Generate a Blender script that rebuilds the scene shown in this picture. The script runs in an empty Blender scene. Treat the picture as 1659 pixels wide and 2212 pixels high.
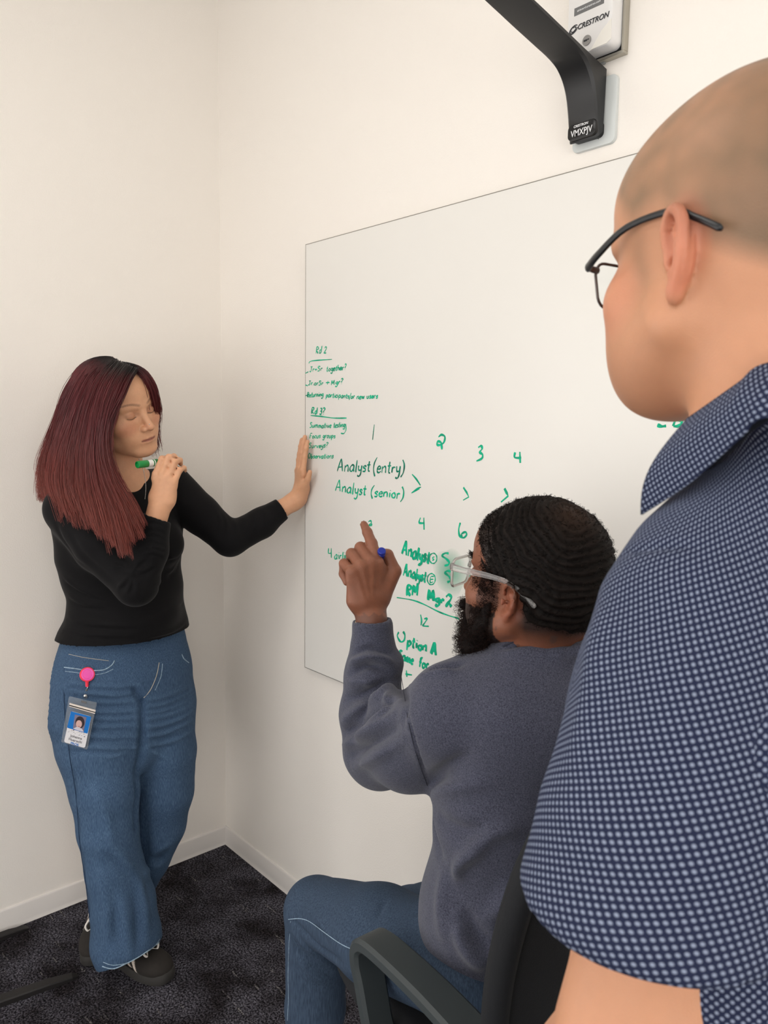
import bpy, bmesh, math, random
import numpy as np
from mathutils import Vector, Matrix, noise

random.seed(7)
SC = bpy.context.scene
COL = SC.collection

# ------------------------------------------------------------------ camera
W0, H0, FPX = 1659.0, 2212.0, 1668.8
CX0, CY0 = 829.5, 1106.0
CAM = np.array([2.2845, -1.3030, 1.48])
YAW, PITCH, ROLL = 0.845490, 0.115391, 0.013774
RH = np.array([math.cos(YAW), math.sin(YAW), 0.0])            # horizontal right of the camera
FH = np.array([-math.sin(YAW), math.cos(YAW), 0.0])           # horizontal forward
ZU = np.array([0.0, 0.0, 1.0])
CF = FH * math.cos(PITCH) - ZU * math.sin(PITCH)
_U = np.cross(RH, CF)
CR = RH * math.cos(ROLL) + _U * math.sin(ROLL)
CU = -RH * math.sin(ROLL) + _U * math.cos(ROLL)
cam_data = bpy.data.cameras.new('camera')
cam = bpy.data.objects.new('camera', cam_data)
COL.objects.link(cam)
cam.matrix_world = Matrix(((CR[0], CU[0], -CF[0], CAM[0]), (CR[1], CU[1], -CF[1], CAM[1]),
                           (CR[2], CU[2], -CF[2], CAM[2]), (0, 0, 0, 1)))
cam_data.sensor_fit = 'HORIZONTAL'
cam_data.sensor_width = 36.0
cam_data.lens = 36.0 * FPX / W0
cam_data.clip_start = 0.02
cam_data.dof.use_dof = True
cam_data.dof.focus_distance = 1.55
cam_data.dof.aperture_fstop = 16.0
SC.camera = cam

# ------------------------------------------------------------------ world, light, exposure
world = bpy.data.worlds.new('world')
SC.world = world
world.use_nodes = True
world.node_tree.nodes['Background'].inputs[0].default_value = (1.0, 0.97, 0.93, 1)
world.node_tree.nodes['Background'].inputs[1].default_value = 0.5
SC.view_settings.view_transform = 'Standard'
SC.view_settings.look = 'None'
SC.view_settings.gamma = 1.0
SC.view_settings.use_curve_mapping = False
SC.view_settings.exposure = -0.34
CEIL = 2.80


def area_light(name, loc, sx, sy, power, color):
    d = bpy.data.lights.new(name, 'AREA')
    d.shape = 'RECTANGLE'
    d.size, d.size_y, d.energy, d.color = sx, sy, power, color
    o = bpy.data.objects.new(name, d)
    o.location = loc
    COL.objects.link(o)
    return o


PANELS = [(1.1, -1.55, 0.6, 0.6, 6.0), (3.1, -1.6, 1.2, 0.6, 2.5), (1.35, -3.2, 1.2, 0.6, 3), (3.1, -3.2, 1.2, 0.6, 3), (4.5, -2.4, .6, 1.2, 3)]
for _x, _y, _sx, _sy, _p in PANELS:
    area_light('ceiling_panel_lamp', (_x, _y, CEIL - 0.035), _sx, _sy, _p, (1.0, 0.965, 0.92))
# added fill lights, unseen beside and behind the camera, to lift the lower walls
FILL_F = (2.3, -3.985, 1.05, 4.2, 2.0)      # centre x, y, z, width, height
FILL_R = (5.185, -2.0, 1.0, 3.2, 1.9)
FILL_L = (0.015, -2.55, 1.05, 1.9, 2.0)
_l = area_light('window_daylight', FILL_L[:3], FILL_L[4], FILL_L[3], 14, (1.0, 0.985, 0.97)); _l.rotation_euler = (0, math.radians(-90), 0)
_l = area_light('window_daylight', FILL_F[:3], FILL_F[3], FILL_F[4], 34, (1.0, 0.985, 0.97)); _l.rotation_euler = (math.radians(90), 0, 0)
_l = area_light('window_daylight', FILL_R[:3], FILL_R[4], FILL_R[3], 46, (1.0, 0.985, 0.97)); _l.rotation_euler = (0, math.radians(90), 0)


# ------------------------------------------------------------------ helpers: pixels of the photograph to the room
def ray_dir(u, v):
    return CF + (u - CX0) / FPX * CR - (v - CY0) / FPX * CU


def on_y(u, v, y):
    d = ray_dir(u, v); t = (y - CAM[1]) / d[1]
    return CAM + t * d


def on_x(u, v, x):
    d = ray_dir(u, v); t = (x - CAM[0]) / d[0]
    return CAM + t * d


def on_z(u, v, z):
    d = ray_dir(u, v); t = (z - CAM[2]) / d[2]
    return CAM + t * d


RIG = np.array([RH, FH, ZU])       # rows: rig axes.  rig = RIG @ (world - ground point under the camera)
GROUND = np.array([CAM[0], CAM[1], 0.0])


def P(u, v, b):
    """point on the ray of pixel (u, v) at horizontal distance b in front of the camera, in rig coordinates (right, forward, up)"""
    d = RIG @ ray_dir(u, v)
    return np.array([0, 0, CAM[2]]) + d * (b / d[1])


SCL = 1.0            # figures drafted in rig coordinates are brought to true size and place by this factor
CAMR = np.array([0, 0, CAM[2]])


def to_world(p):
    return ((np.asarray(p, dtype=float) - CAMR) * SCL + CAMR) @ RIG + GROUND


def zf(z):
    """drafting height whose true height above the floor is z"""
    return (z - CAM[2]) / SCL + CAM[2]


def to_rig(p):
    return RIG @ (np.asarray(p, dtype=float) - GROUND)


# ------------------------------------------------------------------ materials
def new_mat(name):
    m = bpy.data.materials.new(name)
    m.use_nodes = True
    nt = m.node_tree
    return m, nt, nt.nodes['Principled BSDF']


def lin(c):
    return tuple(((x / 255.0) / 12.92 if x / 255.0 <= 0.04045 else (((x / 255.0) + 0.055) / 1.055) ** 2.4) for x in c)


def N(nt, typ, **kw):
    n = nt.nodes.new(typ)
    for k, v in kw.items():
        if k.startswith('in_'):
            n.inputs[k[3:].replace('_', ' ')].default_value = v
        else:
            setattr(n, k, v)
    return n


def mat(name, rgb, rough=0.6, metal=0.0, bump=0.0, bscale=200.0, spec=0.5, var=0.0, vscale=20.0, trans=0.0, alpha=1.0,
        coat=0.0, ior=1.45, sheen=0.0, stretch=None, coords='Object', sss=0.0, detail=3.0):
    """procedural principled material: sRGB colour, noise variation of colour and a noise bump"""
    m, nt, b = new_mat(name)
    c = lin(rgb)
    b.inputs['Base Color'].default_value = (*c, 1)
    b.inputs['Roughness'].default_value = rough
    b.inputs['Metallic'].default_value = metal
    b.inputs['Specular IOR Level'].default_value = spec
    b.inputs['IOR'].default_value = ior
    b.inputs['Transmission Weight'].default_value = trans
    b.inputs['Alpha'].default_value = alpha
    b.inputs['Coat Weight'].default_value = coat
    if sheen:
        b.inputs['Sheen Weight'].default_value = sheen
        b.inputs['Sheen Roughness'].default_value = 0.4
    if sss:
        b.inputs['Subsurface Weight'].default_value = sss
        b.inputs['Subsurface Radius'].default_value = (0.012, 0.005, 0.003)
        b.inputs['Subsurface Scale'].default_value = 1.0
    tc = N(nt, 'ShaderNodeTexCoord')
    vec = tc.outputs[coords]
    if stretch:
        mp = N(nt, 'ShaderNodeMapping')
        mp.inputs['Scale'].default_value = stretch
        nt.links.new(vec, mp.inputs['Vector']); vec = mp.outputs[0]
    if var:
        nz = N(nt, 'ShaderNodeTexNoise', in_Scale=vscale, in_Detail=detail)
        nt.links.new(vec, nz.inputs['Vector'])
        mx = N(nt, 'ShaderNodeMix', data_type='RGBA')
        mr = N(nt, 'ShaderNodeMapRange')
        mr.inputs['From Min'].default_value = 0.3
        mr.inputs['From Max'].default_value = 0.7
        nt.links.new(nz.outputs['Fac'], mr.inputs[0]); nt.links.new(mr.outputs[0], mx.inputs[0])
        mx.inputs[6].default_value = (*[max(0, x * (1 - var)) for x in c], 1)
        mx.inputs[7].default_value = (*[min(1, x * (1 + var)) for x in c], 1)
        nt.links.new(mx.outputs[2], b.inputs['Base Color'])
    if bump:
        nb = N(nt, 'ShaderNodeTexNoise', in_Scale=bscale, in_Detail=detail)
        nt.links.new(vec, nb.inputs['Vector'])
        bp = N(nt, 'ShaderNodeBump', in_Strength=1.0, in_Distance=bump)
        nt.links.new(nb.outputs['Fac'], bp.inputs['Height'])
        nt.links.new(bp.outputs[0], b.inputs['Normal'])
    return m


# ------------------------------------------------------------------ objects
def link(o, parent=None):
    COL.objects.link(o)
    if parent is not None:
        o.parent = parent
    return o


def tag(o, label=None, cat=None, group=None, kind=None):
    if label: o['label'] = label
    if cat: o['category'] = cat
    if group: o['group'] = group
    if kind: o['kind'] = kind
    return o


def empty(name, loc=(0, 0, 0)):
    o = bpy.data.objects.new(name, None)
    o.empty_display_size = 0.05
    o.location = loc
    COL.objects.link(o)
    return o


def mesh_obj(name, verts, faces, m=None, parent=None, smooth=True, keep_world=True):
    """verts in world coordinates; when parented to a root the local coordinates are taken relative to it"""
    me = bpy.data.meshes.new(name)
    v = np.asarray(verts, dtype=float)
    if parent is not None and keep_world:
        v = v - world_loc(parent)
    if isinstance(faces, np.ndarray):
        nf, k = faces.shape
        me.vertices.add(len(v)); me.vertices.foreach_set('co', v.astype(np.float32).ravel())
        me.loops.add(nf * k); me.loops.foreach_set('vertex_index', faces.astype(np.int32).ravel())
        me.polygons.add(nf)
        me.polygons.foreach_set('loop_start', np.arange(0, nf * k, k, dtype=np.int32))
        me.update(calc_edges=True)
    else:
        me.from_pydata([tuple(x) for x in v], [], [tuple(int(i) for i in f) for f in faces])
    if smooth:
        me.polygons.foreach_set('use_smooth', np.ones(len(me.polygons), dtype=bool))
    if m is not None:
        me.materials.append(m)
    me.update()
    o = bpy.data.objects.new(name, me)
    return link(o, parent)


def world_loc(o):
    p = np.zeros(3)
    while o is not None:
        p = p + np.array(o.location); o = o.parent
    return p


class MB:
    """collects simple solids in world coordinates and links them as one mesh"""
    def __init__(s):
        s.v, s.f = [], []

    def add(s, v, f):
        n = len(s.v)
        s.v += [tuple(map(float, p)) for p in v]
        s.f += [tuple(int(i) + n for i in q) for q in f]
        return s

    def box(s, c, h, M=None, bev=0.0, seg=2):
        bm = bmesh.new()
        bmesh.ops.create_cube(bm, size=2.0)
        for v in bm.verts:
            v.co = Vector((v.co.x * h[0], v.co.y * h[1], v.co.z * h[2]))
        if bev:
            bmesh.ops.bevel(bm, geom=bm.edges[:], offset=bev, segments=seg, affect='EDGES', profile=0.5)
        return s.bm(bm, c, M)

    def bm(s, bm, c=(0, 0, 0), M=None):
        M = np.eye(3) if M is None else np.asarray(M)
        bm.verts.ensure_lookup_table()
        v = np.array([tuple(x.co) for x in bm.verts]) @ M.T + np.asarray(c)
        f = [[q.index for q in fa.verts] for fa in bm.faces]
        bm.free()
        return s.add(v, f)

    def tube(s, pts, r, n=8, cap=True, flat=1.0, updir=None):
        pts = [np.asarray(p, float) for p in pts]
        rs = r if hasattr(r, '__len__') else [r] * len(pts)
        v = []; prev = None
        for i, p in enumerate(pts):
            t = pts[min(i + 1, len(pts) - 1)] - pts[max(i - 1, 0)]
            t = t / (np.linalg.norm(t) + 1e-12)
            if updir is not None:
                a = np.cross(t, np.asarray(updir, float))
            elif prev is None:
                a = np.cross(t, [0, 0, 1.0]) if abs(t[2]) < 0.9 else np.cross(t, [1.0, 0, 0])
            else:
                a = prev - t * (prev @ t)
            a = a / (np.linalg.norm(a) + 1e-12); prev = a
            b = np.cross(t, a)
            for k in range(n):
                an = 2 * math.pi * k / n
                v.append(p + rs[i] * (math.cos(an) * a + math.sin(an) * b * flat))
        f = []
        for i in range(len(pts) - 1):
            for k in range(n):
                f.append((i * n + k, i * n + (k + 1) % n, (i + 1) * n + (k + 1) % n, (i + 1) * n + k))
        if cap:
            f.append(tuple(range(n - 1, -1, -1))); f.append(tuple((len(pts) - 1) * n + k for k in range(n)))
        return s.add(v, f)

    def prism(s, poly, d):
        """poly: list of 3-D points (planar), d: extrusion vector"""
        n = len(poly); d = np.asarray(d, float)
        v = [np.asarray(p, float) for p in poly] + [np.asarray(p, float) + d for p in poly]
        f = [tuple(range(n - 1, -1, -1)), tuple(range(n, 2 * n))]
        f += [(i, (i + 1) % n, n + (i + 1) % n, n + i) for i in range(n)]
        return s.add(v, f)

    def build(s, name, m=None, parent=None, smooth=False, autosmooth=None):
        o = mesh_obj(name, s.v, s.f, m, parent, smooth)
        if autosmooth:
            angle_smooth(o, autosmooth)
        return o


def angle_smooth(o, deg=40):
    """smooth faces, edges sharper than deg kept sharp"""
    bm = bmesh.new(); bm.from_mesh(o.data)
    bmesh.ops.recalc_face_normals(bm, faces=bm.faces[:])
    lim = math.radians(deg)
    for f in bm.faces: f.smooth = True
    for e in bm.edges:
        e.smooth = not (len(e.link_faces) == 2 and e.calc_face_angle(0) > lim)
    bm.to_mesh(o.data); bm.free()
    return o


def rrect(w, h, r, n=6):
    out = []
    for cx, cy, a0 in ((w - r, h - r, 0), (-(w - r), h - r, 90), (-(w - r), -(h - r), 180), (w - r, -(h - r), 270)):
        for i in range(n + 1):
            a = math.radians(a0 + 90 * i / n)
            out.append((cx + r * math.cos(a), cy + r * math.sin(a)))
    return out


def spline(pts, n=8, closed=False):
    """Catmull-Rom through points"""
    pts = [np.asarray(p, float) for p in pts]
    if len(pts) < 3:
        return pts
    out = []
    m = len(pts)
    for i in range(m if closed else m - 1):
        if closed:
            p0, p1, p2, p3 = pts[(i - 1) % m], pts[i], pts[(i + 1) % m], pts[(i + 2) % m]
        else:
            p0, p1, p2, p3 = pts[max(i - 1, 0)], pts[i], pts[i + 1], pts[min(i + 2, m - 1)]
        for k in range(n):
            t = k / n
            out.append(0.5 * ((2 * p1) + (-p0 + p2) * t + (2 * p0 - 5 * p1 + 4 * p2 - p3) * t * t + (-p0 + 3 * p1 - 3 * p2 + p3) * t ** 3))
    if not closed:
        out.append(pts[-1])
    return out


def text_mesh(name, s, size, origin, xdir, ydir, m, parent, extrude=0.0003, shear=0.0, bold=0.0, align='CENTER', squash=1.0):
    """lettering lying in the plane of xdir, ydir (world)"""
    cu = bpy.data.curves.new(name, 'FONT')
    cu.body = s; cu.size = size; cu.align_x = align; cu.align_y = 'CENTER'
    cu.extrude = extrude; cu.shear = shear; cu.offset = bold; cu.resolution_u = 4
    tmp = bpy.data.objects.new('tmp', cu)
    COL.objects.link(tmp)
    dg = bpy.context.evaluated_depsgraph_get()
    me = bpy.data.meshes.new_from_object(tmp.evaluated_get(dg))
    bpy.data.objects.remove(tmp); bpy.data.curves.remove(cu)
    X = np.asarray(xdir, float); X /= np.linalg.norm(X)
    Y = np.asarray(ydir, float); Y = Y - X * (X @ Y); Y /= np.linalg.norm(Y)
    Z = np.cross(X, Y)
    v = np.array([tuple(q.co) for q in me.vertices])
    wv = np.asarray(origin, float) + np.outer(v[:, 0] * squash, X) + np.outer(v[:, 1], Y) + np.outer(v[:, 2], Z)
    wv = wv - (world_loc(parent) if parent is not None else 0)
    me.vertices.foreach_set('co', wv.astype(np.float32).ravel())
    me.materials.clear(); me.materials.append(m); me.update()
    me.name = name
    return link(bpy.data.objects.new(name, me), parent)
# ------------------------------------------------------------------ the room
RX, RY = 5.2, -4.0
m_wall = mat('wall_paint', (247, 241, 233), rough=0.75, bump=0.0006, bscale=260, spec=0.25)
m_base = mat('baseboard_vinyl', (228, 223, 218), rough=0.45, spec=0.4)
m_ceil = mat('ceiling_tile', (248, 247, 244), rough=0.9, bump=0.001, bscale=150)


def carpet_material():
    m, nt, b = new_mat('carpet_flecked')
    tc = N(nt, 'ShaderNodeTexCoord')
    L = nt.links.new
    # fine tufts
    nz = N(nt, 'ShaderNodeTexNoise', in_Scale=190.0, in_Detail=3.0, in_Roughness=0.75)
    L(tc.outputs['Object'], nz.inputs['Vector'])
    mp = N(nt, 'ShaderNodeMapping'); mp.inputs['Rotation'].default_value = (0, 0, math.radians(32)); mp.inputs['Scale'].default_value = (1, 5, 1)
    L(tc.outputs['Object'], mp.inputs[0])
    big = N(nt, 'ShaderNodeTexNoise', in_Scale=7.0, in_Detail=5.0, in_Roughness=0.6); L(tc.outputs['Object'], big.inputs['Vector'])
    r1 = N(nt, 'ShaderNodeValToRGB')
    r1.color_ramp.elements[0].position = 0.44; r1.color_ramp.elements[0].color = (0.006, 0.005, 0.007, 1)
    r1.color_ramp.elements[1].position = 0.66; r1.color_ramp.elements[1].color = (0.155, 0.152, 0.170, 1)
    L(nz.outputs['Fac'], r1.inputs[0])
    r2 = N(nt, 'ShaderNodeValToRGB')
    r2.color_ramp.elements[0].position = 0.38; r2.color_ramp.elements[0].color = (0.35, 0.30, 0.30, 1)
    r2.color_ramp.elements[1].position = 0.62; r2.color_ramp.elements[1].color = (1.45, 1.42, 1.5, 1)
    L(big.outputs['Fac'], r2.inputs[0])
    mx = N(nt, 'ShaderNodeMix', data_type='RGBA', blend_type='MULTIPLY'); mx.inputs[0].default_value = 1.0
    L(r1.outputs[0], mx.inputs[6]); L(r2.outputs[0], mx.inputs[7])
    # light scratch-like yarn flecks, running one way
    mp2 = N(nt, 'ShaderNodeMapping'); mp2.inputs['Rotation'].default_value = (0, 0, math.radians(-4)); mp2.inputs['Scale'].default_value = (9, 70, 1)
    L(tc.outputs['Object'], mp2.inputs[0])
    fl = N(nt, 'ShaderNodeTexNoise', in_Scale=1.0, in_Detail=2.0); L(mp2.outputs[0], fl.inputs['Vector'])
    fr = N(nt, 'ShaderNodeMapRange'); fr.inputs['From Min'].default_value = 0.655; fr.inputs['From Max'].default_value = 0.72
    L(fl.outputs['Fac'], fr.inputs[0])
    fm = N(nt, 'ShaderNodeMath', operation='MULTIPLY'); L(fr.outputs[0], fm.inputs[0])
    fr2 = N(nt, 'ShaderNodeMapRange'); fr2.inputs['From Min'].default_value = 0.45; fr2.inputs['From Max'].default_value = 0.6
    L(nz.outputs['Fac'], fr2.inputs[0]); L(fr2.outputs[0], fm.inputs[1])
    mx2 = N(nt, 'ShaderNodeMix', data_type='RGBA'); L(fm.outputs[0], mx2.inputs[0]); L(mx.outputs[2], mx2.inputs[6])
    mx2.inputs[7].default_value = (0.36, 0.34, 0.32, 1)
    L(mx2.outputs[2], b.inputs['Base Color'])
    b.inputs['Roughness'].default_value = 0.95; b.inputs['Specular IOR Level'].default_value = 0.1
    bp = N(nt, 'ShaderNodeBump', in_Strength=1.0, in_Distance=0.004); L(nz.outputs['Fac'], bp.inputs['Height']); L(bp.outputs[0], b.inputs['Normal'])
    return m


m_carpet = carpet_material()
T = 0.1


def slab(name, lo, hi, m, kind='structure'):
    lo, hi = np.array(lo, float), np.array(hi, float)
    o = MB().box((lo + hi) / 2, (hi - lo) / 2).build(name, m)
    o['kind'] = kind
    return o


slab('floor', (-T, RY - T, -0.08), (RX + T, T, 0.0), m_carpet)
slab('ceiling', (-T, RY - T, CEIL), (RX + T, T, CEIL + 0.08), m_ceil)
slab('wall_left', (-T, RY - T, 0.0), (0.0, T, CEIL), m_wall)
slab('wall_right', (0.0, 0.0, 0.0), (RX + T, T, CEIL), m_wall)
slab('wall_rear', (RX, RY - T, 0.0), (RX + T, 0.0, CEIL), m_wall)
slab('wall_near', (0.0, RY - T, 0.0), (RX, RY, CEIL), m_wall)

BH, BT = 0.0635, 0.006


def baseboard(name, a, b, nrm):
    """vinyl base with a lip: profile swept from a to b, nrm points into the room"""
    a, b, nrm = np.array(a, float), np.array(b, float), np.array(nrm, float)
    prof = [(0, 0), (BT + 0.004, 0), (BT + 0.0015, 0.006), (BT, 0.012), (BT, BH - 0.0045), (BT - 0.0015, BH - 0.0012), (BT - 0.003, BH), (0, BH)]
    pts = [a + nrm * x + ZU * z for x, z in prof]
    o = MB().prism(pts, b - a).build(name, m_base)
    angle_smooth(o, 50)
    o['kind'] = 'structure'


baseboard('baseboard_left', (0, 0, 0), (0, RY, 0), (1, 0, 0))
baseboard('baseboard_right', (0, 0, 0), (RX, 0, 0), (0, -1, 0))
baseboard('baseboard_rear', (RX, 0, 0), (RX, RY, 0), (-1, 0, 0))
baseboard('baseboard_near', (0, RY, 0), (RX, RY, 0), (0, 1, 0))

m_lamp_frame = mat('lamp_frame_white', (240, 240, 238), rough=0.4)
m_diff, nt_, b_ = new_mat('lamp_diffuser')
b_.inputs['Base Color'].default_value = (1, 1, 1, 1)
b_.inputs['Emission Color'].default_value = (1.0, 0.96, 0.9, 1)
b_.inputs['Emission Strength'].default_value = 1.3
for i, (x, y, sx, sy, p) in enumerate(PANELS):
    r = empty('ceiling_light', (x, y, CEIL - 0.02))
    tag(r, ['flat ceiling light panel above the standing woman', 'flat ceiling light panel above the seated man and whiteboard', 'flat ceiling light panel by the left wall behind the camera', 'flat ceiling light panel in the middle behind the camera', 'flat ceiling light panel farthest right by the window'][i], 'ceiling light', 'ceiling light panels')
    fr = MB()
    for dx, dy, hx, hy in ((0, sy / 2 + .01, sx / 2 + .02, .01), (0, -sy / 2 - .01, sx / 2 + .02, .01), (sx / 2 + .01, 0, .01, sy / 2), (-sx / 2 - .01, 0, .01, sy / 2)):
        fr.box((x + dx, y + dy, CEIL - 0.01), (hx, hy, 0.01))
    fr.build('lamp_frame', m_lamp_frame, r)
    MB().box((x, y, CEIL - 0.008), (sx / 2, sy / 2, 0.006)).build('diffuser', m_diff, r)

m_fill_frame = mat('window_frame_grey', (96, 98, 100), rough=.4, metal=.5)
m_fill_glow, nt_, b_ = new_mat('daylit_blind')
b_.inputs['Base Color'].default_value = (.9, .9, .9, 1); b_.inputs['Emission Color'].default_value = (1, .985, .97, 1); b_.inputs['Emission Strength'].default_value = 1.2  # sheet that glows as extra fill
for n_, (cx, cy, cz, w_, h_), ax_ in ((1, FILL_F, 0), (2, FILL_R, 1), (3, FILL_L, 2)):
    e_ = empty('window_%d' % n_, (cx, cy, cz)); e_['kind'] = 'structure'  # unseen glowing panel with bars, added to the wall for fill light
    def bb(u0, u1, z0, z1, d0, d1):
        if ax_ == 0: return ((cx + (u0 + u1) / 2, RY + (d0 + d1) / 2, cz + (z0 + z1) / 2), ((u1 - u0) / 2, (d1 - d0) / 2, (z1 - z0) / 2))
        if ax_ == 2: return (((d0 + d1) / 2, cy + (u0 + u1) / 2, cz + (z0 + z1) / 2), ((d1 - d0) / 2, (u1 - u0) / 2, (z1 - z0) / 2))
        return ((RX - (d0 + d1) / 2, cy + (u0 + u1) / 2, cz + (z0 + z1) / 2), ((d1 - d0) / 2, (u1 - u0) / 2, (z1 - z0) / 2))
    MB().box(*bb(-w_ / 2, w_ / 2, -h_ / 2, h_ / 2, .001, .006)).build('window_blind', m_fill_glow, e_)
    k_ = 4
    for i in range(k_ + 1):
        u = -w_ / 2 + w_ * i / k_
        MB().box(*bb(u - .02, u + .02, -h_ / 2, h_ / 2, .001, .03)).build('mullion', m_fill_frame, e_)
    for z in (-h_ / 2, h_ / 2):
        MB().box(*bb(-w_ / 2, w_ / 2, z - .02, z + .02, .001, .03)).build('rail', m_fill_frame, e_)
# ------------------------------------------------------------------ whiteboard and its writing
m_board = mat('whiteboard_enamel', (236, 233, 227), rough=0.22, spec=0.35, bump=0.00003, bscale=30)
m_edge = mat('board_edge_aluminium', (150, 146, 138), rough=0.35, metal=0.6)
m_ink = mat('green_marker_ink', (0, 176, 134), rough=0.5, spec=0.3, var=0.35, vscale=60)
m_ink2 = mat('dark_green_marker_ink', (0, 128, 100), rough=0.5, spec=0.3, var=0.45, vscale=60)
BF = -0.020                                     # front face of the board
BX0, BX1 = float(on_y(658.8, 985, BF)[0]), 2.90
BZ0, BZ1 = float(on_y(659, 1442, BF)[2]), float(on_y(1000, 434, BF)[2])
board = empty('whiteboard', ((BX0 + BX1) / 2, 0, BZ0))
tag(board, 'large white frameless dry-erase board on the wall covered in green handwriting', 'whiteboard')
MB().box(((BX0 + BX1) / 2, BF / 2 - 0.004, (BZ0 + BZ1) / 2), ((BX1 - BX0) / 2 - 0.0016, 0.006, (BZ1 - BZ0) / 2 - 0.0016), bev=0.0008).build('writing_panel', m_board, board)
eb = MB()
for c, h in ((((BX0 + BX1) / 2, -0.0135, BZ1 - .0008), ((BX1 - BX0) / 2, 0.0063, 0.0008)), (((BX0 + BX1) / 2, -0.0135, BZ0 + .0008), ((BX1 - BX0) / 2, 0.0063, 0.0008)),
             ((BX0 + .0008, -0.0135, (BZ0 + BZ1) / 2), (0.0008, 0.0063, (BZ1 - BZ0) / 2 - .0016)), ((BX1 - .0008, -0.0135, (BZ0 + BZ1) / 2), (0.0008, 0.0063, (BZ1 - BZ0) / 2 - .0016))):
    eb.box(c, h)
eb.build('edge_trim', m_edge, board)
for x in (BX0 + .12, BX1 - .12, (BX0 + BX1) / 2):
    for z in (BZ0 + .12, BZ1 - .12):
        MB().box((x, -0.0048, z), (0.03, 0.0033, 0.03), bev=.001).build('standoff', m_edge, board)
INKY = BF - 0.0002 + 0.0002


def ink(name, strokes, width=0.0030, m=None, smooth=True, wob=0.25):
    """flat marker strokes on the board; strokes are pixel polylines of the photograph laid on the board plane"""
    mb = MB()
    for si, st in enumerate(strokes):
        pts = [on_y(u, v, BF) for u, v in st]
        if smooth and len(pts) > 2:
            pts = spline(pts, 5)
        elif len(pts) == 2:
            pts = [pts[0] * (1 - t) + pts[1] * t for t in (0, .33, .66, 1)]
        n = len(pts)
        L = []; R = []
        for i, p in enumerate(pts):
            t = pts[min(i + 1, n - 1)] - pts[max(i - 1, 0)]
            t = t / (np.linalg.norm(t) + 1e-9)
            nn = np.array([-t[2], 0, t[0]])
            w = width / 2 * (1 + wob * math.sin(i * 0.7 + st[0][0])) * (0.75 if i in (0, n - 1) else 1)
            # chisel tip: broader on one diagonal
            w *= 0.8 + 0.4 * abs(t[0] * 0.7 - t[2] * 0.7)
            lift = np.array([0, -2.0e-5 * i - 6.0e-5 * (si % 12), 0])
            L.append(p + nn * w + lift); R.append(p - nn * w + lift)
        v = []
        for a, b in zip(L, R):
            v += [a + [0, -0.0004, 0], b + [0, -0.0004, 0], b + [0, .0002, 0], a + [0, .0002, 0]]
        f = []
        for i in range(n - 1):
            for k in range(4):
                f.append((4 * i + k, 4 * i + (k + 1) % 4, 4 * i + 4 + (k + 1) % 4, 4 * i + 4 + k))
        f.append((0, 1, 2, 3)); f.append((4 * n - 4, 4 * n - 1, 4 * n - 2, 4 * n - 3))
        mb.add(v, f)
    return mb.build(name, m or m_ink, board)


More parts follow.
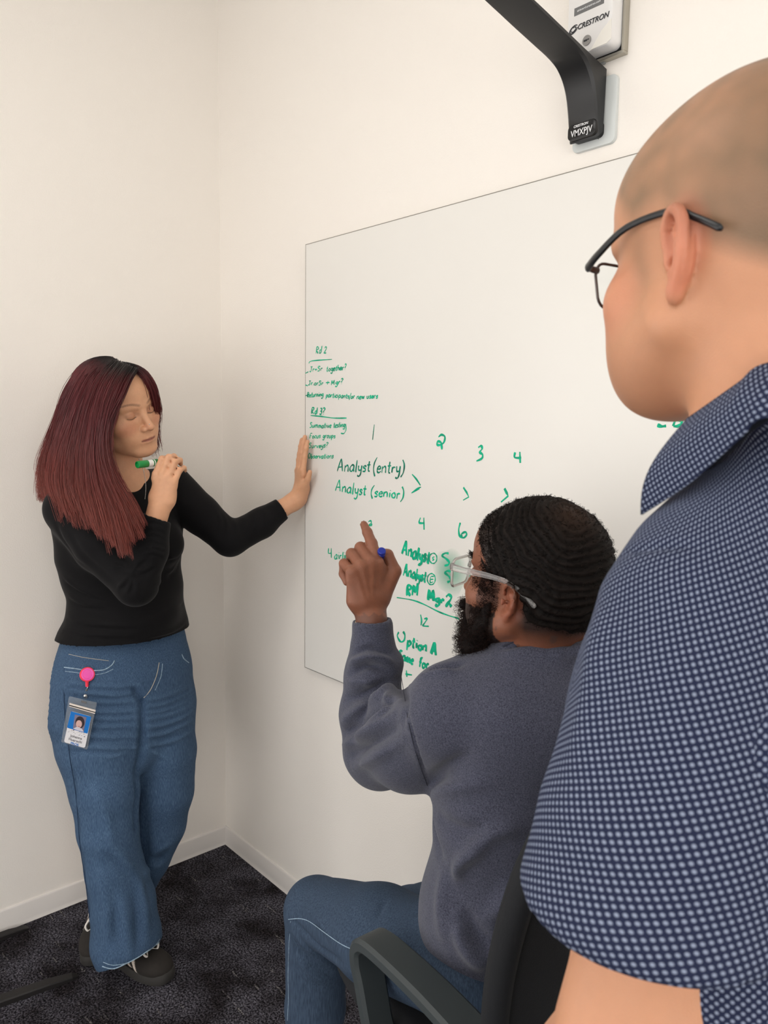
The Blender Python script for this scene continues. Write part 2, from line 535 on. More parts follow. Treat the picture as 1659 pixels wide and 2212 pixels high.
# one-stroke hand printed letters, x to the right, y up, x-height 1, capitals 1.9, descender -0.8
G = {
 'a': (1.0, [[(.85, .9), (.5, 1), (.1, .6), (.15, .1), (.5, 0), (.8, .45), (.85, .95), (.85, .2), (1.0, 0)]]),
 'b': (.9, [[(.1, 1.9), (.08, .05), (.3, .7), (.65, .8), (.75, .35), (.45, 0), (.1, .1)]]),
 'c': (.8, [[(.8, .85), (.45, 1), (.1, .55), (.3, .05), (.8, .15)]]),
 'd': (.9, [[(.75, .8), (.35, .9), (.1, .45), (.3, 0), (.65, .2), (.8, 1.9), (.8, .1)]]),
 'e': (.8, [[(.1, .5), (.7, .6), (.5, 1), (.15, .7), (.15, .15), (.5, 0), (.8, .2)]]),
 'f': (.7, [[(.75, 1.8), (.45, 1.9), (.35, 1.4), (.3, 0)], [(.05, .95), (.65, 1.0)]]),
 'g': (.9, [[(.8, .85), (.4, 1), (.1, .55), (.4, .15), (.78, .5), (.8, .9), (.78, -.5), (.45, -.85), (.1, -.6)]]),
 'h': (.9, [[(.12, 1.9), (.1, 0)], [(.1, .5), (.4, .95), (.7, .8), (.75, 0)]]),
 'i': (.4, [[(.2, 1), (.2, 0)], [(.22, 1.4), (.24, 1.5)]]),
 'j': (.5, [[(.35, 1), (.3, -.5), (0, -.8)]]),
 'l': (.4, [[(.2, 1.9), (.18, .1), (.3, 0)]]),
 'm': (1.4, [[(.1, 1), (.1, 0)], [(.1, .6), (.4, 1), (.6, .8), (.6, 0)], [(.6, .6), (.95, 1), (1.15, .8), (1.2, 0)]]),
 'n': (.95, [[(.1, 1), (.1, 0)], [(.1, .6), (.5, 1), (.75, .75), (.8, 0)]]),
 'o': (.9, [[(.5, 1), (.12, .6), (.25, .05), (.65, .05), (.8, .55), (.5, 1)]]),
 'p': (.9, [[(.12, 1), (.1, -.8)], [(.12, .6), (.45, 1), (.78, .6), (.5, .1), (.12, .2)]]),
 'r': (.7, [[(.1, 1), (.12, 0)], [(.12, .6), (.35, .95), (.65, .9)]]),
 's': (.75, [[(.7, .85), (.4, 1), (.15, .75), (.6, .4), (.5, .05), (.1, .05)]]),
 't': (.7, [[(.35, 1.7), (.32, .15), (.6, .05)], [(.02, 1.05), (.65, 1.1)]]),
 'u': (.95, [[(.1, 1), (.12, .2), (.4, 0), (.7, .3), (.78, 1), (.8, 0)]]),
 'v': (.85, [[(.08, 1), (.38, 0), (.78, 1)]]),
 'w': (1.2, [[(.08, 1), (.3, 0), (.58, .8), (.82, 0), (1.1, 1)]]),
 'y': (.85, [[(.1, 1), (.2, .3), (.5, .2), (.72, .5), (.78, 1), (.7, -.4), (.4, -.85), (.1, -.7)]]),
 'A': (1.3, [[(.05, 0), (.55, 1.9), (.75, 1.6), (1.1, 0)], [(.25, .65), (1.05, .75)]]),
 'E': (.9, [[(.8, 1.8), (.15, 1.85), (.12, 0), (.8, .05)], [(.15, .95), (.65, 1)]]),
 'F': (.9, [[(.85, 1.85), (.15, 1.85), (.12, 0)], [(.15, 1.0), (.7, 1.05)]]),
 'J': (.9, [[(.15, 1.85), (.85, 1.85)], [(.55, 1.85), (.5, .3), (.25, 0), (.02, .3)]]),
 'M': (1.5, [[(.1, 0), (.2, 1.8), (.6, .6), (1.0, 1.8), (1.15, 0)]]),
 'O': (1.2, [[(.6, 1.9), (.12, 1.2), (.3, .1), (.85, .1), (1.05, 1.1), (.6, 1.9)]]),
 'R': (1.1, [[(.15, 0), (.15, 1.85), (.7, 1.8), (.8, 1.3), (.2, .95), (.95, 0)]]),
 'S': (1.0, [[(.85, 1.7), (.45, 1.9), (.15, 1.5), (.75, .8), (.6, .1), (.1, .1)]]),
 '2': (1.0, [[(.1, 1.4), (.4, 1.85), (.8, 1.5), (.5, .7), (.1, .05), (.9, .1)]]),
 '3': (.9, [[(.15, 1.75), (.6, 1.85), (.65, 1.3), (.35, 1), (.75, .7), (.6, .05), (.1, .1)]]),
 '4': (1.0, [[(.15, 1.7), (.12, .9), (.8, .95)], [(.75, 1.85), (.78, 0)]]),
 '1': (.4, [[(.2, 1.9), (.2, 0)]]),
 '+': (.9, [[(.45, 1.2), (.42, .2)], [(.05, .7), (.85, .75)]]),
 '?': (.8, [[(.1, 1.6), (.4, 1.95), (.75, 1.5), (.4, .9), (.38, .5)], [(.36, .12), (.38, 0)]]),
 '(': (.6, [[(.55, 2.2), (.15, 1.3), (.15, .3), (.5, -.6)]]),
 ')': (.6, [[(.1, 2.2), (.5, 1.4), (.5, .2), (.1, -.6)]]),
 '/': (.6, [[(.6, 1.9), (.05, -.6)]]),
 '.': (.3, [[(.1, .05), (.18, 0)]]),
 ' ': (.6, []),
 'D': (1.1, [[(.1, 0), (.25, 1.8), (.1, 1.85)], [(.1, 1.85), (.8, 1.7), (.95, .9), (.6, .1), (.15, 0)]]),
 'P': (1.0, [[(.15, 0), (.15, 1.85), (.7, 1.75), (.75, 1.2), (.2, .95)]]),
}


def write(name, s, p0, p1, xh, width=0.0028, slant=0.12, m=None):
    """letters of s on a baseline from pixel p0 to p1; xh is the x-height in pixels"""
    tot = sum(G[c][0] for c in s) + 0.12 * len(s)
    k = (p1[0] - p0[0]) / tot
    rnd = random.Random(hash(len(s) * 31 + int(p0[0])))
    x = 0; out = []
    for ch in s:
        w, sts = G[ch]
        jy = rnd.uniform(-.08, .08) * xh; js = rnd.uniform(.92, 1.1)
        for st in sts:
            q = []
            for gx, gy in st:
                px = x + gx
                t = px / tot
                q.append((p0[0] + px * k + gy * xh * slant, p0[1] + (p1[1] - p0[1]) * t - gy * xh * js + jy))
            out.append(q)
        x += w + 0.12
    return ink(name, out, width, m)


def crop4(*pts): return [(640 + x / 3.606, 720 + y / 3.606) for x, y in pts]
def crop5(*pts): return [(690 + x / 4.484, 1100 + y / 4.484) for x, y in pts]


HW = 'handwriting'
# upper list
write(HW, 'Rd 2', (682, 763), (706, 763), 8, .0026)
ink(HW, [crop4((98, 234), (112, 218), (170, 210), (278, 203))], .0026)
for c_ in (((70, 312), (95, 300)), ((71, 402), (90, 409)), ((73, 486), (104, 478))):
    ink(HW, [crop4(*c_)], .0024)
write(HW, 'Jr+Sr', (669, 803), (697, 801), 5.4, .0024)
write(HW, 'together?', (705, 802), (748, 799), 6.2, .0026)
write(HW, 'Jr.orSr', (666, 832), (699, 832), 5.2, .0024)
write(HW, '+', (703, 832), (713, 832), 7.5, .0026)
write(HW, 'Mgr?', (715, 832), (741, 829), 5.8, .0028)
write(HW, 'Returning', (663, 858), (699, 856), 5.6, .0026)
write(HW, 'participants/or', (704, 858), (767, 861), 5.6, .0026)
write(HW, 'new users', (770, 862), (817, 860), 6.0, .0026)
write(HW, 'Rd 3?', (672, 894), (702, 895), 7.2, .0034)
ink(HW, [crop4((112, 640), (200, 648), (290, 660), (392, 660))], .0028)
write(HW, 'Summative', (669, 924), (716, 924), 5.8, .0026)
write(HW, 'testing', (720, 924), (746, 922), 6.2, .0026)
ink(HW, [crop4((385, 705), (388, 750), (372, 780), (348, 778))], .0026)
write(HW, 'Focus', (669, 947), (693, 946), 5.4, .0023)
write(HW, 'groups', (697, 946), (725, 946), 5.6, .0023)
write(HW, 'Surveys?', (667, 968), (709, 966), 5.4, .0023)
write(HW, 'Observations', (665, 990), (721, 990), 5.6, .0024)
# the numbered columns
ink(HW, [crop4((608, 710), (595, 830))], .0032, m_ink2)
ink(HW, [crop4((1108, 808), (1132, 790), (1158, 806), (1150, 850), (1118, 870), (1098, 866), (1104, 842), (1128, 850), (1134, 880), (1136, 905))], .0046)
ink(HW, [crop4((1418, 890), (1440, 876), (1448, 900), (1430, 925), (1452, 945), (1446, 975), (1405, 995))], .0046)
ink(HW, [[(1113, 977), (1112, 988), (1126, 989)], [(1123, 976), (1124, 1000)]], .0046)
write(HW, 'Analyst', (728, 1018), (801, 1019), 12.6, .0036, m=m_ink2)
write(HW, '(entry)', (805, 1021), (874, 1022), 13.5, .0036, m=m_ink2)
write(HW, 'Analyst', (724, 1060), (792, 1070), 11.5, .0036)
write(HW, '(senior)', (800, 1071), (873, 1078), 11, .0036)
ink(HW, [crop4((902, 1098), (935, 1135), (968, 1185)), crop4((972, 1198), (940, 1212), (898, 1244)), crop4((898, 1244), (960, 1212))], .0034)
ink(HW, [crop4((1302, 1200), (1328, 1240), (1344, 1275), (1300, 1300))], .0040, smooth=False)
ink(HW, [crop4((1622, 1208), (1640, 1245), (1650, 1268), (1595, 1315))], .0062, smooth=False)
ink(HW, [crop4((562, 1468), (580, 1460), (584, 1480), (568, 1494), (586, 1498), (588, 1482))], .0036)
ink(HW, [crop4((968, 1436), (958, 1475), (1000, 1478)), crop4((994, 1436), (996, 1530))], .0042)
ink(HW, [crop4((1278, 1475), (1266, 1530), (1275, 1580), (1305, 1592), (1328, 1568), (1318, 1548), (1290, 1562), (1292, 1585))], .0044)
# four airlines
ink(HW, [crop5((90, 378), (88, 425), (118, 424)), crop5((115, 378), (116, 470))], .0032)
write(HW, 'airlines', (722, 1207), (764, 1208), 9.0, .0030)
ink(HW, [crop5((410, 418), (378, 445), (362, 462), (378, 480))], .0032, smooth=False)
# lower block
write(HW, 'Analyst', (868, 1196), (929, 1217), 14, .0062)
circ = lambda cx, cy, rx, ry: [(cx + rx * math.cos(a), cy + ry * math.sin(a)) for a in np.linspace(-2, 4.4, 14)]
ink(HW, [circ(936, 1206, 8, 11)], .0026)
ink(HW, [crop5((1114, 462), (1098, 466), (1100, 478), (1110, 488), (1094, 496))], .0026)
ink(HW, [crop5((1252, 428), (1218, 426), (1190, 450), (1228, 480), (1256, 510), (1250, 535), (1214, 547))], .0048)
write(HW, 'Analyst', (871, 1243), (921, 1258), 12.5, .0052)
ink(HW, [circ(932, 1251, 8.5, 12)], .0026)
ink(HW, [crop5((1108, 652), (1080, 655), (1074, 708), (1104, 702)), crop5((1078, 680), (1104, 678))], .0026)
ink(HW, [crop5((1275, 600), (1238, 598), (1218, 615), (1250, 645), (1270, 672), (1265, 695), (1240, 706))], .0048)
write(HW, 'RM', (877, 1286), (906, 1287), 12.2, .0070)
write(HW, 'M', (924, 1296), (942, 1299), 12.5, .0078, slant=.02)
write(HW, 'gr', (940, 1300), (961, 1305), 8.5, .0068)
ink(HW, [crop5((1228, 850), (1250, 828), (1278, 850), (1262, 890), (1232, 918), (1232, 935), (1258, 915), (1280, 945))], .0062)
ink(HW, [crop5((750, 855), (900, 880), (1010, 920), (1150, 990), (1260, 1032), (1335, 1054), (1352, 1066))], .0030)
ink(HW, [crop5((980, 1020), (990, 1075), (984, 1125)), crop5((1015, 1062), (1044, 1060), (1018, 1105), (1004, 1128), (1060, 1134))], .0040)
ink(HW, [crop5((770, 1190), (755, 1225), (775, 1270), (800, 1285), (825, 1262), (828, 1215), (812, 1184))], .0048)
write(HW, 'ption', (879, 1394), (923, 1408), 11.5, .0064)
write(HW, 'A', (931, 1413), (945, 1417), 12, .0088, slant=0.02)
write(HW, 'Same', (861, 1423), (893, 1436), 10.5, .0054)
write(HW, 'for', (904, 1440), (927, 1446), 11, .0054)
ink(HW, [[(878, 1448), (879, 1462)], [(876, 1456), (890, 1458)]], .0048)
ink(HW, [[(1017.5, 1230), (1015.5, 1300), (1013, 1370), (1008.5, 1440), (1005, 1500)]], .0062)
# far right
write(HW, 'De', (1452, 921), (1496, 924), 8, .0050)
ink(HW, [[(1420, 918), (1429, 921), (1439, 920)]], .0052)
# smear of wiped ink
m_smear, nt_, b_ = new_mat('wiped_ink_smear')
b_.inputs['Base Color'].default_value = (*lin((60, 190, 150)), 1)
tc_ = N(nt_, 'ShaderNodeTexCoord')
gr_ = N(nt_, 'ShaderNodeTexGradient', gradient_type='SPHERICAL')
mp_ = N(nt_, 'ShaderNodeMapping'); mp_.inputs['Location'].default_value = (-1, -1, -1); mp_.inputs['Scale'].default_value = (2, 0, 2); mp_.inputs['Location'].default_value = (-1, 0, -1)
nt_.links.new(tc_.outputs['Generated'], mp_.inputs[0]); nt_.links.new(mp_.outputs[0], gr_.inputs[0])
mr_ = N(nt_, 'ShaderNodeMapRange'); mr_.inputs['To Max'].default_value = .34
nt_.links.new(gr_.outputs['Fac'], mr_.inputs[0]); nt_.links.new(mr_.outputs[0], b_.inputs['Alpha'])
sm = MB()
c0 = on_y(972, 1236, BF)
pl = [c0 + np.array([.055 * math.cos(a) * (1 + .12 * math.sin(3 * a)), -0.0001, .055 * math.sin(a) * (1 + .1 * math.cos(5 * a))]) for a in np.linspace(0, 2 * math.pi, 25)[:-1]]
sm.prism(pl, (0, -0.00015, 0)).build('ink_smear', m_smear, board)
# ------------------------------------------------------------------ wall devices at the top right
m_black = mat('black_satin_plastic', (34, 34, 35), rough=0.38, spec=0.5, bump=0.00005, bscale=900)
m_black2 = mat('black_glossy_plastic', (14, 14, 15), rough=0.25)
m_plate = mat('frosted_plate', (212, 216, 214), rough=0.35)
m_whitep = mat('white_plastic', (236, 234, 232), rough=0.35)
m_chrome = mat('brushed_nickel', (180, 176, 165), rough=0.28, metal=0.9)
m_print_w = mat('white_print', (235, 235, 235), rough=0.6)
m_print_k = mat('dark_grey_print', (52, 52, 56), rough=0.6)
m_print_g = mat('grey_label', (112, 112, 112), rough=0.5)
m_clear = mat('clear_plastic', (225, 230, 235), rough=0.12, trans=0.75, ior=1.45)
XV = np.array([1.0, 0, 0])


def rplate(c, w, h, r, y0, y1, bev=0.0):
    """rounded plate parallel to the board wall; c = (x, z) centre, w, h half sizes"""
    mb = MB()
    n = 6
    loops = [(y0, 0)]
    if bev:
        loops += [(y1 + bev, 0), (y1 + bev * .3, bev * .3), (y1, bev)]
    else:
        loops += [(y1, 0)]
    v = []; k = None
    for y, ins in loops:
        pr = rrect(w - ins, h - ins, max(r - ins, .0005), n)
        k = len(pr)
        v += [(c[0] + a, y, c[1] + b) for a, b in pr]
    f = []
    for i in range(len(loops) - 1):
        for j in range(k):
            f.append((i * k + j, (i + 1) * k + j, (i + 1) * k + (j + 1) % k, i * k + (j + 1) % k))
    f.append(tuple(range(k))); f.append(tuple((len(loops) - 1) * k + j for j in range(k - 1, -1, -1)))
    mb.add(v, f)
    return mb


# -- light plate and black arm
pr_ = on_y(1333, 240, -0.004); pb_ = on_y(1239, 333, -0.006)
px1, px0 = pr_[0], on_y(1239, 300, -0.004)[0]
pz0 = pb_[2]
armx1 = on_y(1305.7, 284, -0.008)[0]
plate = empty('mounting_plate', ((px0 + px1) / 2, 0, pz0))
tag(plate, 'pale rounded backing plate on the wall behind the black arm', 'plate')
ptop = on_y(1333, 158, -0.004)[2]
rplate(((px0 + px1) / 2, (pz0 + ptop) / 2), (px1 - px0) / 2, (ptop - pz0) / 2, 0.012, 0.0, -0.008, .002).build('plate_body', m_plate, plate, autosmooth=40)
MB().tube([((px0 + px1) / 2 + .012, -0.0078, pz0 + .014), ((px0 + px1) / 2 + .012, -0.0088, pz0 + .014)], .0013, 8).build('plate_screw', m_print_g, plate)

AW = 0.064                                        # width of the arm
c4 = lambda x, y: (1040 + x / 4.366, y / 4.366)
front = [c4(1117, 1290), c4(1105, 1130), c4(1092, 960), c4(1072, 800), c4(1035, 660), c4(985, 550), c4(900, 425), c4(760, 285), c4(600, 130), c4(440, -30), c4(240, -230), c4(0, -480)]
back = [c4(1160, 1240), c4(1195, 660), c4(1000, 475), c4(800, 282), c4(620, 108), c4(505, 0), c4(300, -195), c4(60, -430)]
fpts = [on_x(u, v, armx1) for u, v in front]
bpts = [on_x(u, v, armx1) for u, v in back]
sh = 0.0
ymax = max(q[1] for q in bpts)
sh = -0.0095 - ymax
fpts = [q + [0, min(sh, 0), 0] for q in fpts]; bpts = [q + [0, min(sh, 0), 0] for q in bpts]
arm = empty('projector_arm', (armx1 - AW / 2, 0, fpts[0][2]))
tag(arm, 'black curved wall arm rising towards the ceiling with a code label at its foot', 'wall arm')
fs = spline(fpts, 4)
# cross-section sweep: front curve and back polyline matched by height
def resample(pts, n):
    pts = np.array(pts); d = np.concatenate([[0], np.cumsum(np.linalg.norm(np.diff(pts, axis=0), axis=1))])
    t = np.linspace(0, d[-1], n)
    return np.stack([np.interp(t, d, pts[:, k]) for k in range(3)], 1)
NS = 40
fr_ = resample(fs, NS); bk_ = resample(bpts, NS)
# keep the sharp back corner
cr = 7
bk_ = np.vstack([resample(bpts[:2], 14), resample(bpts[1:], NS - 13)[1:]])
v = []; f = []
prof = [(1.0, 0), (1.0, .85), (.93, 1.0), (.5, 1.03), (.07, 1.0), (0.0, .85), (0.0, 0)]
for a, b in zip(fr_, bk_):
    for px_, q in prof:
        p = b * (1 - q) + a * q
        v.append([armx1 - AW * (1 - px_), p[1], p[2]])
k = len(prof)
for i in range(NS - 1):
    for j in range(k):
        f.append((i * k + j, (i + 1) * k + j, (i + 1) * k + (j + 1) % k, i * k + (j + 1) % k))
f.append(tuple(range(k - 1, -1, -1))); f.append(tuple((NS - 1) * k + j for j in range(k)))
MB().add(v, f).build('arm_body', m_black, arm, autosmooth=35)
# rounded label block at the foot
q0 = on_x(*c4(1090, 1150), armx1); q1 = on_x(*c4(1092, 1275), armx1)
yl = fr_[0][1] - 0.006
lc = (armx1 - AW / 2, (on_y(*c4(985, 1140), yl)[2] + on_y(*c4(985, 1290), yl)[2]) / 2)
lh = abs(on_y(*c4(985, 1140), yl)[2] - on_y(*c4(985, 1290), yl)[2]) / 2
lb = rplate(lc, AW / 2 - .001, lh, .009, yl + .030, yl - .002, .0015).build('label_block', m_black2, arm, autosmooth=40)
text_mesh('code_lettering', 'VMXPJV', 0.0165, (lc[0], yl - .0024, lc[1] - .0035), XV, ZU, m_print_w, arm, bold=.0001, squash=.82)
text_mesh('name_lettering', 'CRESTRON', 0.0062, (lc[0] - .002, yl - .0024, lc[1] + lh * .62), XV, ZU, m_print_w, arm, bold=.0001, shear=.2)

# -- presentation receiver (its top runs out of the picture)
dv_r = on_y(1349, 60, -0.015)[0]; dv_b = on_y(1347, 112, -0.015)[2]
DW = 0.060
dev = empty('presentation_receiver', (dv_r - DW, 0, dv_b))
tag(dev, 'white wireless presentation device in a nickel frame above the whiteboard', 'wall device')
DH = 0.40
cxd = dv_r - DW
fbm = MB()
for c, h in (((cxd, -.0075, dv_b + .0025), (DW, .0075, .0025)), ((cxd, -.0075, dv_b + DH - .0025), (DW, .0075, .0025)),
             ((cxd - DW + .0025, -.0075, dv_b + DH / 2), (.0025, .0075, DH / 2 - .005)), ((cxd + DW - .0025, -.0075, dv_b + DH / 2), (.0025, .0075, DH / 2 - .005))):
    fbm.box(c, h, bev=.0008)
fbm.build('nickel_frame', m_chrome, dev)
MB().box((cxd, -.006, dv_b + DH / 2), (DW - .005, .006, DH / 2 - .005)).build('black_backing', m_black2, dev)
cv_r = on_y(1321.5, 60, -0.045)[0]; cv_l = on_y(1226, 40, -0.045)[0]; cv_b = on_y(1290, 104, -0.045)[2]
cvc = ((cv_r + cv_l) / 2, cv_b + .15); cvw = (cv_r - cv_l) / 2
rplate(cvc, cvw, .15, .012, -0.010, -0.045, .004).build('white_cover', m_whitep, dev, autosmooth=40)
YL = -0.0453
lt = [on_y(*c4(x, y), YL) for x, y in ((875, 158), (1155, 28), (1157, -40), (876, 78))]
lt = [np.array([lt[0][0], YL, (lt[0][2])]), np.array([lt[1][0], YL, lt[1][2]]), lt[2], lt[3]]
zb_, zt_ = (lt[0][2] + lt[1][2]) / 2, (lt[2][2] + lt[3][2]) / 2
x0_, x1_ = lt[0][0], lt[1][0]
MB().box(((x0_ + x1_) / 2, YL, (zb_ + zt_) / 2), ((x1_ - x0_) / 2, .0004, (zt_ - zb_) / 2)).build('address_label', m_print_g, dev)
text_mesh('address_lettering', 'airboard.crestron.com', (x1_ - x0_) / 11.5, ((x0_ + x1_) / 2, YL - .0006, (zb_ + zt_) / 2), XV, ZU, m_print_w, dev)
tc_ = on_y(*c4(1050, 200), YL)
tw_ = on_y(*c4(1190, 150), YL)[0] - on_y(*c4(905, 265), YL)[0]
text_mesh('brand_lettering', 'CRESTRON', tw_ / 4.9, (tc_[0], YL - .0003, tc_[2]), XV, ZU, m_print_k, dev, bold=.0002, shear=.25)
lg_ = on_y(*c4(870, 280), YL)
lo = MB()
for k_, (rx_, rz_, w_) in enumerate(((.0085, .006, .0016), (.005, .0036, .0012))):
    pts = [lg_ + np.array([rx_ * math.cos(a) + .15 * rz_ * math.sin(a), -.0002, rz_ * math.sin(a) + .25 * rx_ * math.cos(a)]) for a in np.linspace(.5 + k_ * 2.4, 6.2 + k_ * 2.0, 22)]
    lo.tube(pts, [w_ * (0.4 + .6 * math.sin(math.pi * i / 21)) for i in range(22)], 6, flat=.4, updir=(0, 1, 0))
lo.build('swirl_logo', m_print_k, dev)
bt_ = on_y(*c4(995, 382), YL)
MB().tube([bt_ + [0, .001, 0], bt_ + [0, -.0018, 0]], .0088, 28).build('round_button', mat('button_grey', (150, 148, 146), rough=.3, metal=.5), dev, autosmooth=40)
MB().box(bt_ + [-.002, -.0022, 0], (.0035, .0004, .0014)).box(bt_ + [.004, -.0022, .0005], (.0012, .0004, .0008)).build('button_mark', m_print_k, dev)
# faint angular facet of the cover
fc = [on_y(*c4(x, y), YL) for x, y in ((1225, 170), (1130, 290), (1030, 470), (1180, 405), (1222, 360))]
MB().prism([q + [0, .0006, 0] for q in fc], (0, -.0007, 0)).build('cover_facet', mat('cover_facet_white', (243, 239, 230), rough=.3), dev)

# -- clear cable clip under the receiver
cl = empty('cable_clip', on_y(1298, 122, 0))
tag(cl, 'tiny clear plastic clip stuck to the wall just below the white device', 'clip')
cc = on_y(1298, 124, -.008)
bm_ = bmesh.new(); bmesh.ops.create_uvsphere(bm_, u_segments=14, v_segments=8, radius=1)
for q in bm_.verts: q.co = Vector((q.co.x * .0055, q.co.y * .005, q.co.z * .005))
MB().bm(bm_, cc + [0, -.003, .004]).build('clip_knob', m_clear, cl, smooth=True)
MB().box(cc + [0, .004, -.003], (.007, .0045, .009), bev=.002).build('clip_base', m_clear, cl, autosmooth=40)

# ------------------------------------------------------------------ black flat feet of a stand at the left edge of the floor
m_steel = mat('black_powder_coat', (26, 24, 24), rough=.55, bump=.0001, bscale=700)


def foot_bar(a, b, w, h, label, name='stand_foot'):
    a, b = np.array(a), np.array(b)
    d = (b - a) / np.linalg.norm(b - a); n = np.cross(ZU, d)
    r = empty(name, tuple((a + b) / 2)); r.location.z = 0
    tag(r, label, 'stand foot')
    v = []
    st = [(0, h, w), (.80, h * .8, w * .85), (.96, h * .45, w * .7), (1.0, h * .15, w * .45)]
    for t, hh, ww in st:
        c = a + (b - a) * t; c[2] = 0
        for s_, z in ((-1, 0.0), (-1, hh * .8), (-.8, hh), (.8, hh), (1, hh * .8), (1, 0.0)):
            v.append(c + n * s_ * ww / 2 + ZU * z)
    f = []
    for i in range(len(st) - 1):
        for j in range(6):
            f.append((6 * i + j, 6 * i + (j + 1) % 6, 6 * i + 6 + (j + 1) % 6, 6 * i + 6 + j))
    f.append((5, 4, 3, 2, 1, 0)); f.append(tuple(6 * len(st) - 6 + j for j in range(6)))
    MB().add(v, f).build('steel_bar', m_steel, r)
    gp = a + d * .02 + ZU * h; 
    MB().tube([b - d * .05 + n * w * .1 - ZU * .0, b - d * .05 + ZU * .004], w * .28, 12).build('glide_pad', m_black2, r)
    return r


p1, p2 = on_z(62, 2004, 0), on_z(-160, 2088, 0)
foot_bar(p2, p1, .030, .016, 'short tapered black steel foot by the left skirting')
p1, p2 = on_z(168, 2108, 0), on_z(-170, 2228, 0)
foot_bar(p2, p1, .036, .018, 'longer tapered black steel foot on the carpet left of her shoes')
# ------------------------------------------------------------------ organic modelling: a distance field sampled on a grid and turned into one surface
def axis_grid(lo, hi, coarse, fine=()):
    """1-D grid from lo to hi with spacing coarse, and given (a, b, step) finer in ranges"""
    x = [lo]
    while x[-1] < hi:
        h = coarse
        for a, b, s in fine:
            if a - 0.02 <= x[-1] <= b + 0.02:
                if a <= x[-1] <= b: h = min(h, s)
                else:
                    h = min(h, s + (coarse - s) * min(abs(x[-1] - a), abs(x[-1] - b)) / 0.02)
        x.append(x[-1] + h)
    return np.array(x, dtype=np.float32)


def rotm(az=0.0, pitch=0.0, roll=0.0):
    """local x = figure's left, y = forward, z = up.  az: heading, 0 looks along +forward of the rig, 90 looks left;
    pitch up positive; roll: towards its right shoulder positive. degrees. returns matrix local -> rig"""
    a, p, r = map(math.radians, (az, pitch, roll))
    Rz = np.array([[math.cos(a), -math.sin(a), 0], [math.sin(a), math.cos(a), 0], [0, 0, 1]])
    Rx = np.array([[1, 0, 0], [0, math.cos(p), -math.sin(p)], [0, math.sin(p), math.cos(p)]])
    Ry = np.array([[math.cos(r), 0, math.sin(r)], [0, 1, 0], [-math.sin(r), 0, math.cos(r)]])
    # the local left is -x of a body that looks along +y
    M = Rz @ Rx @ Ry
    return M @ np.diag([-1.0, 1, 1])


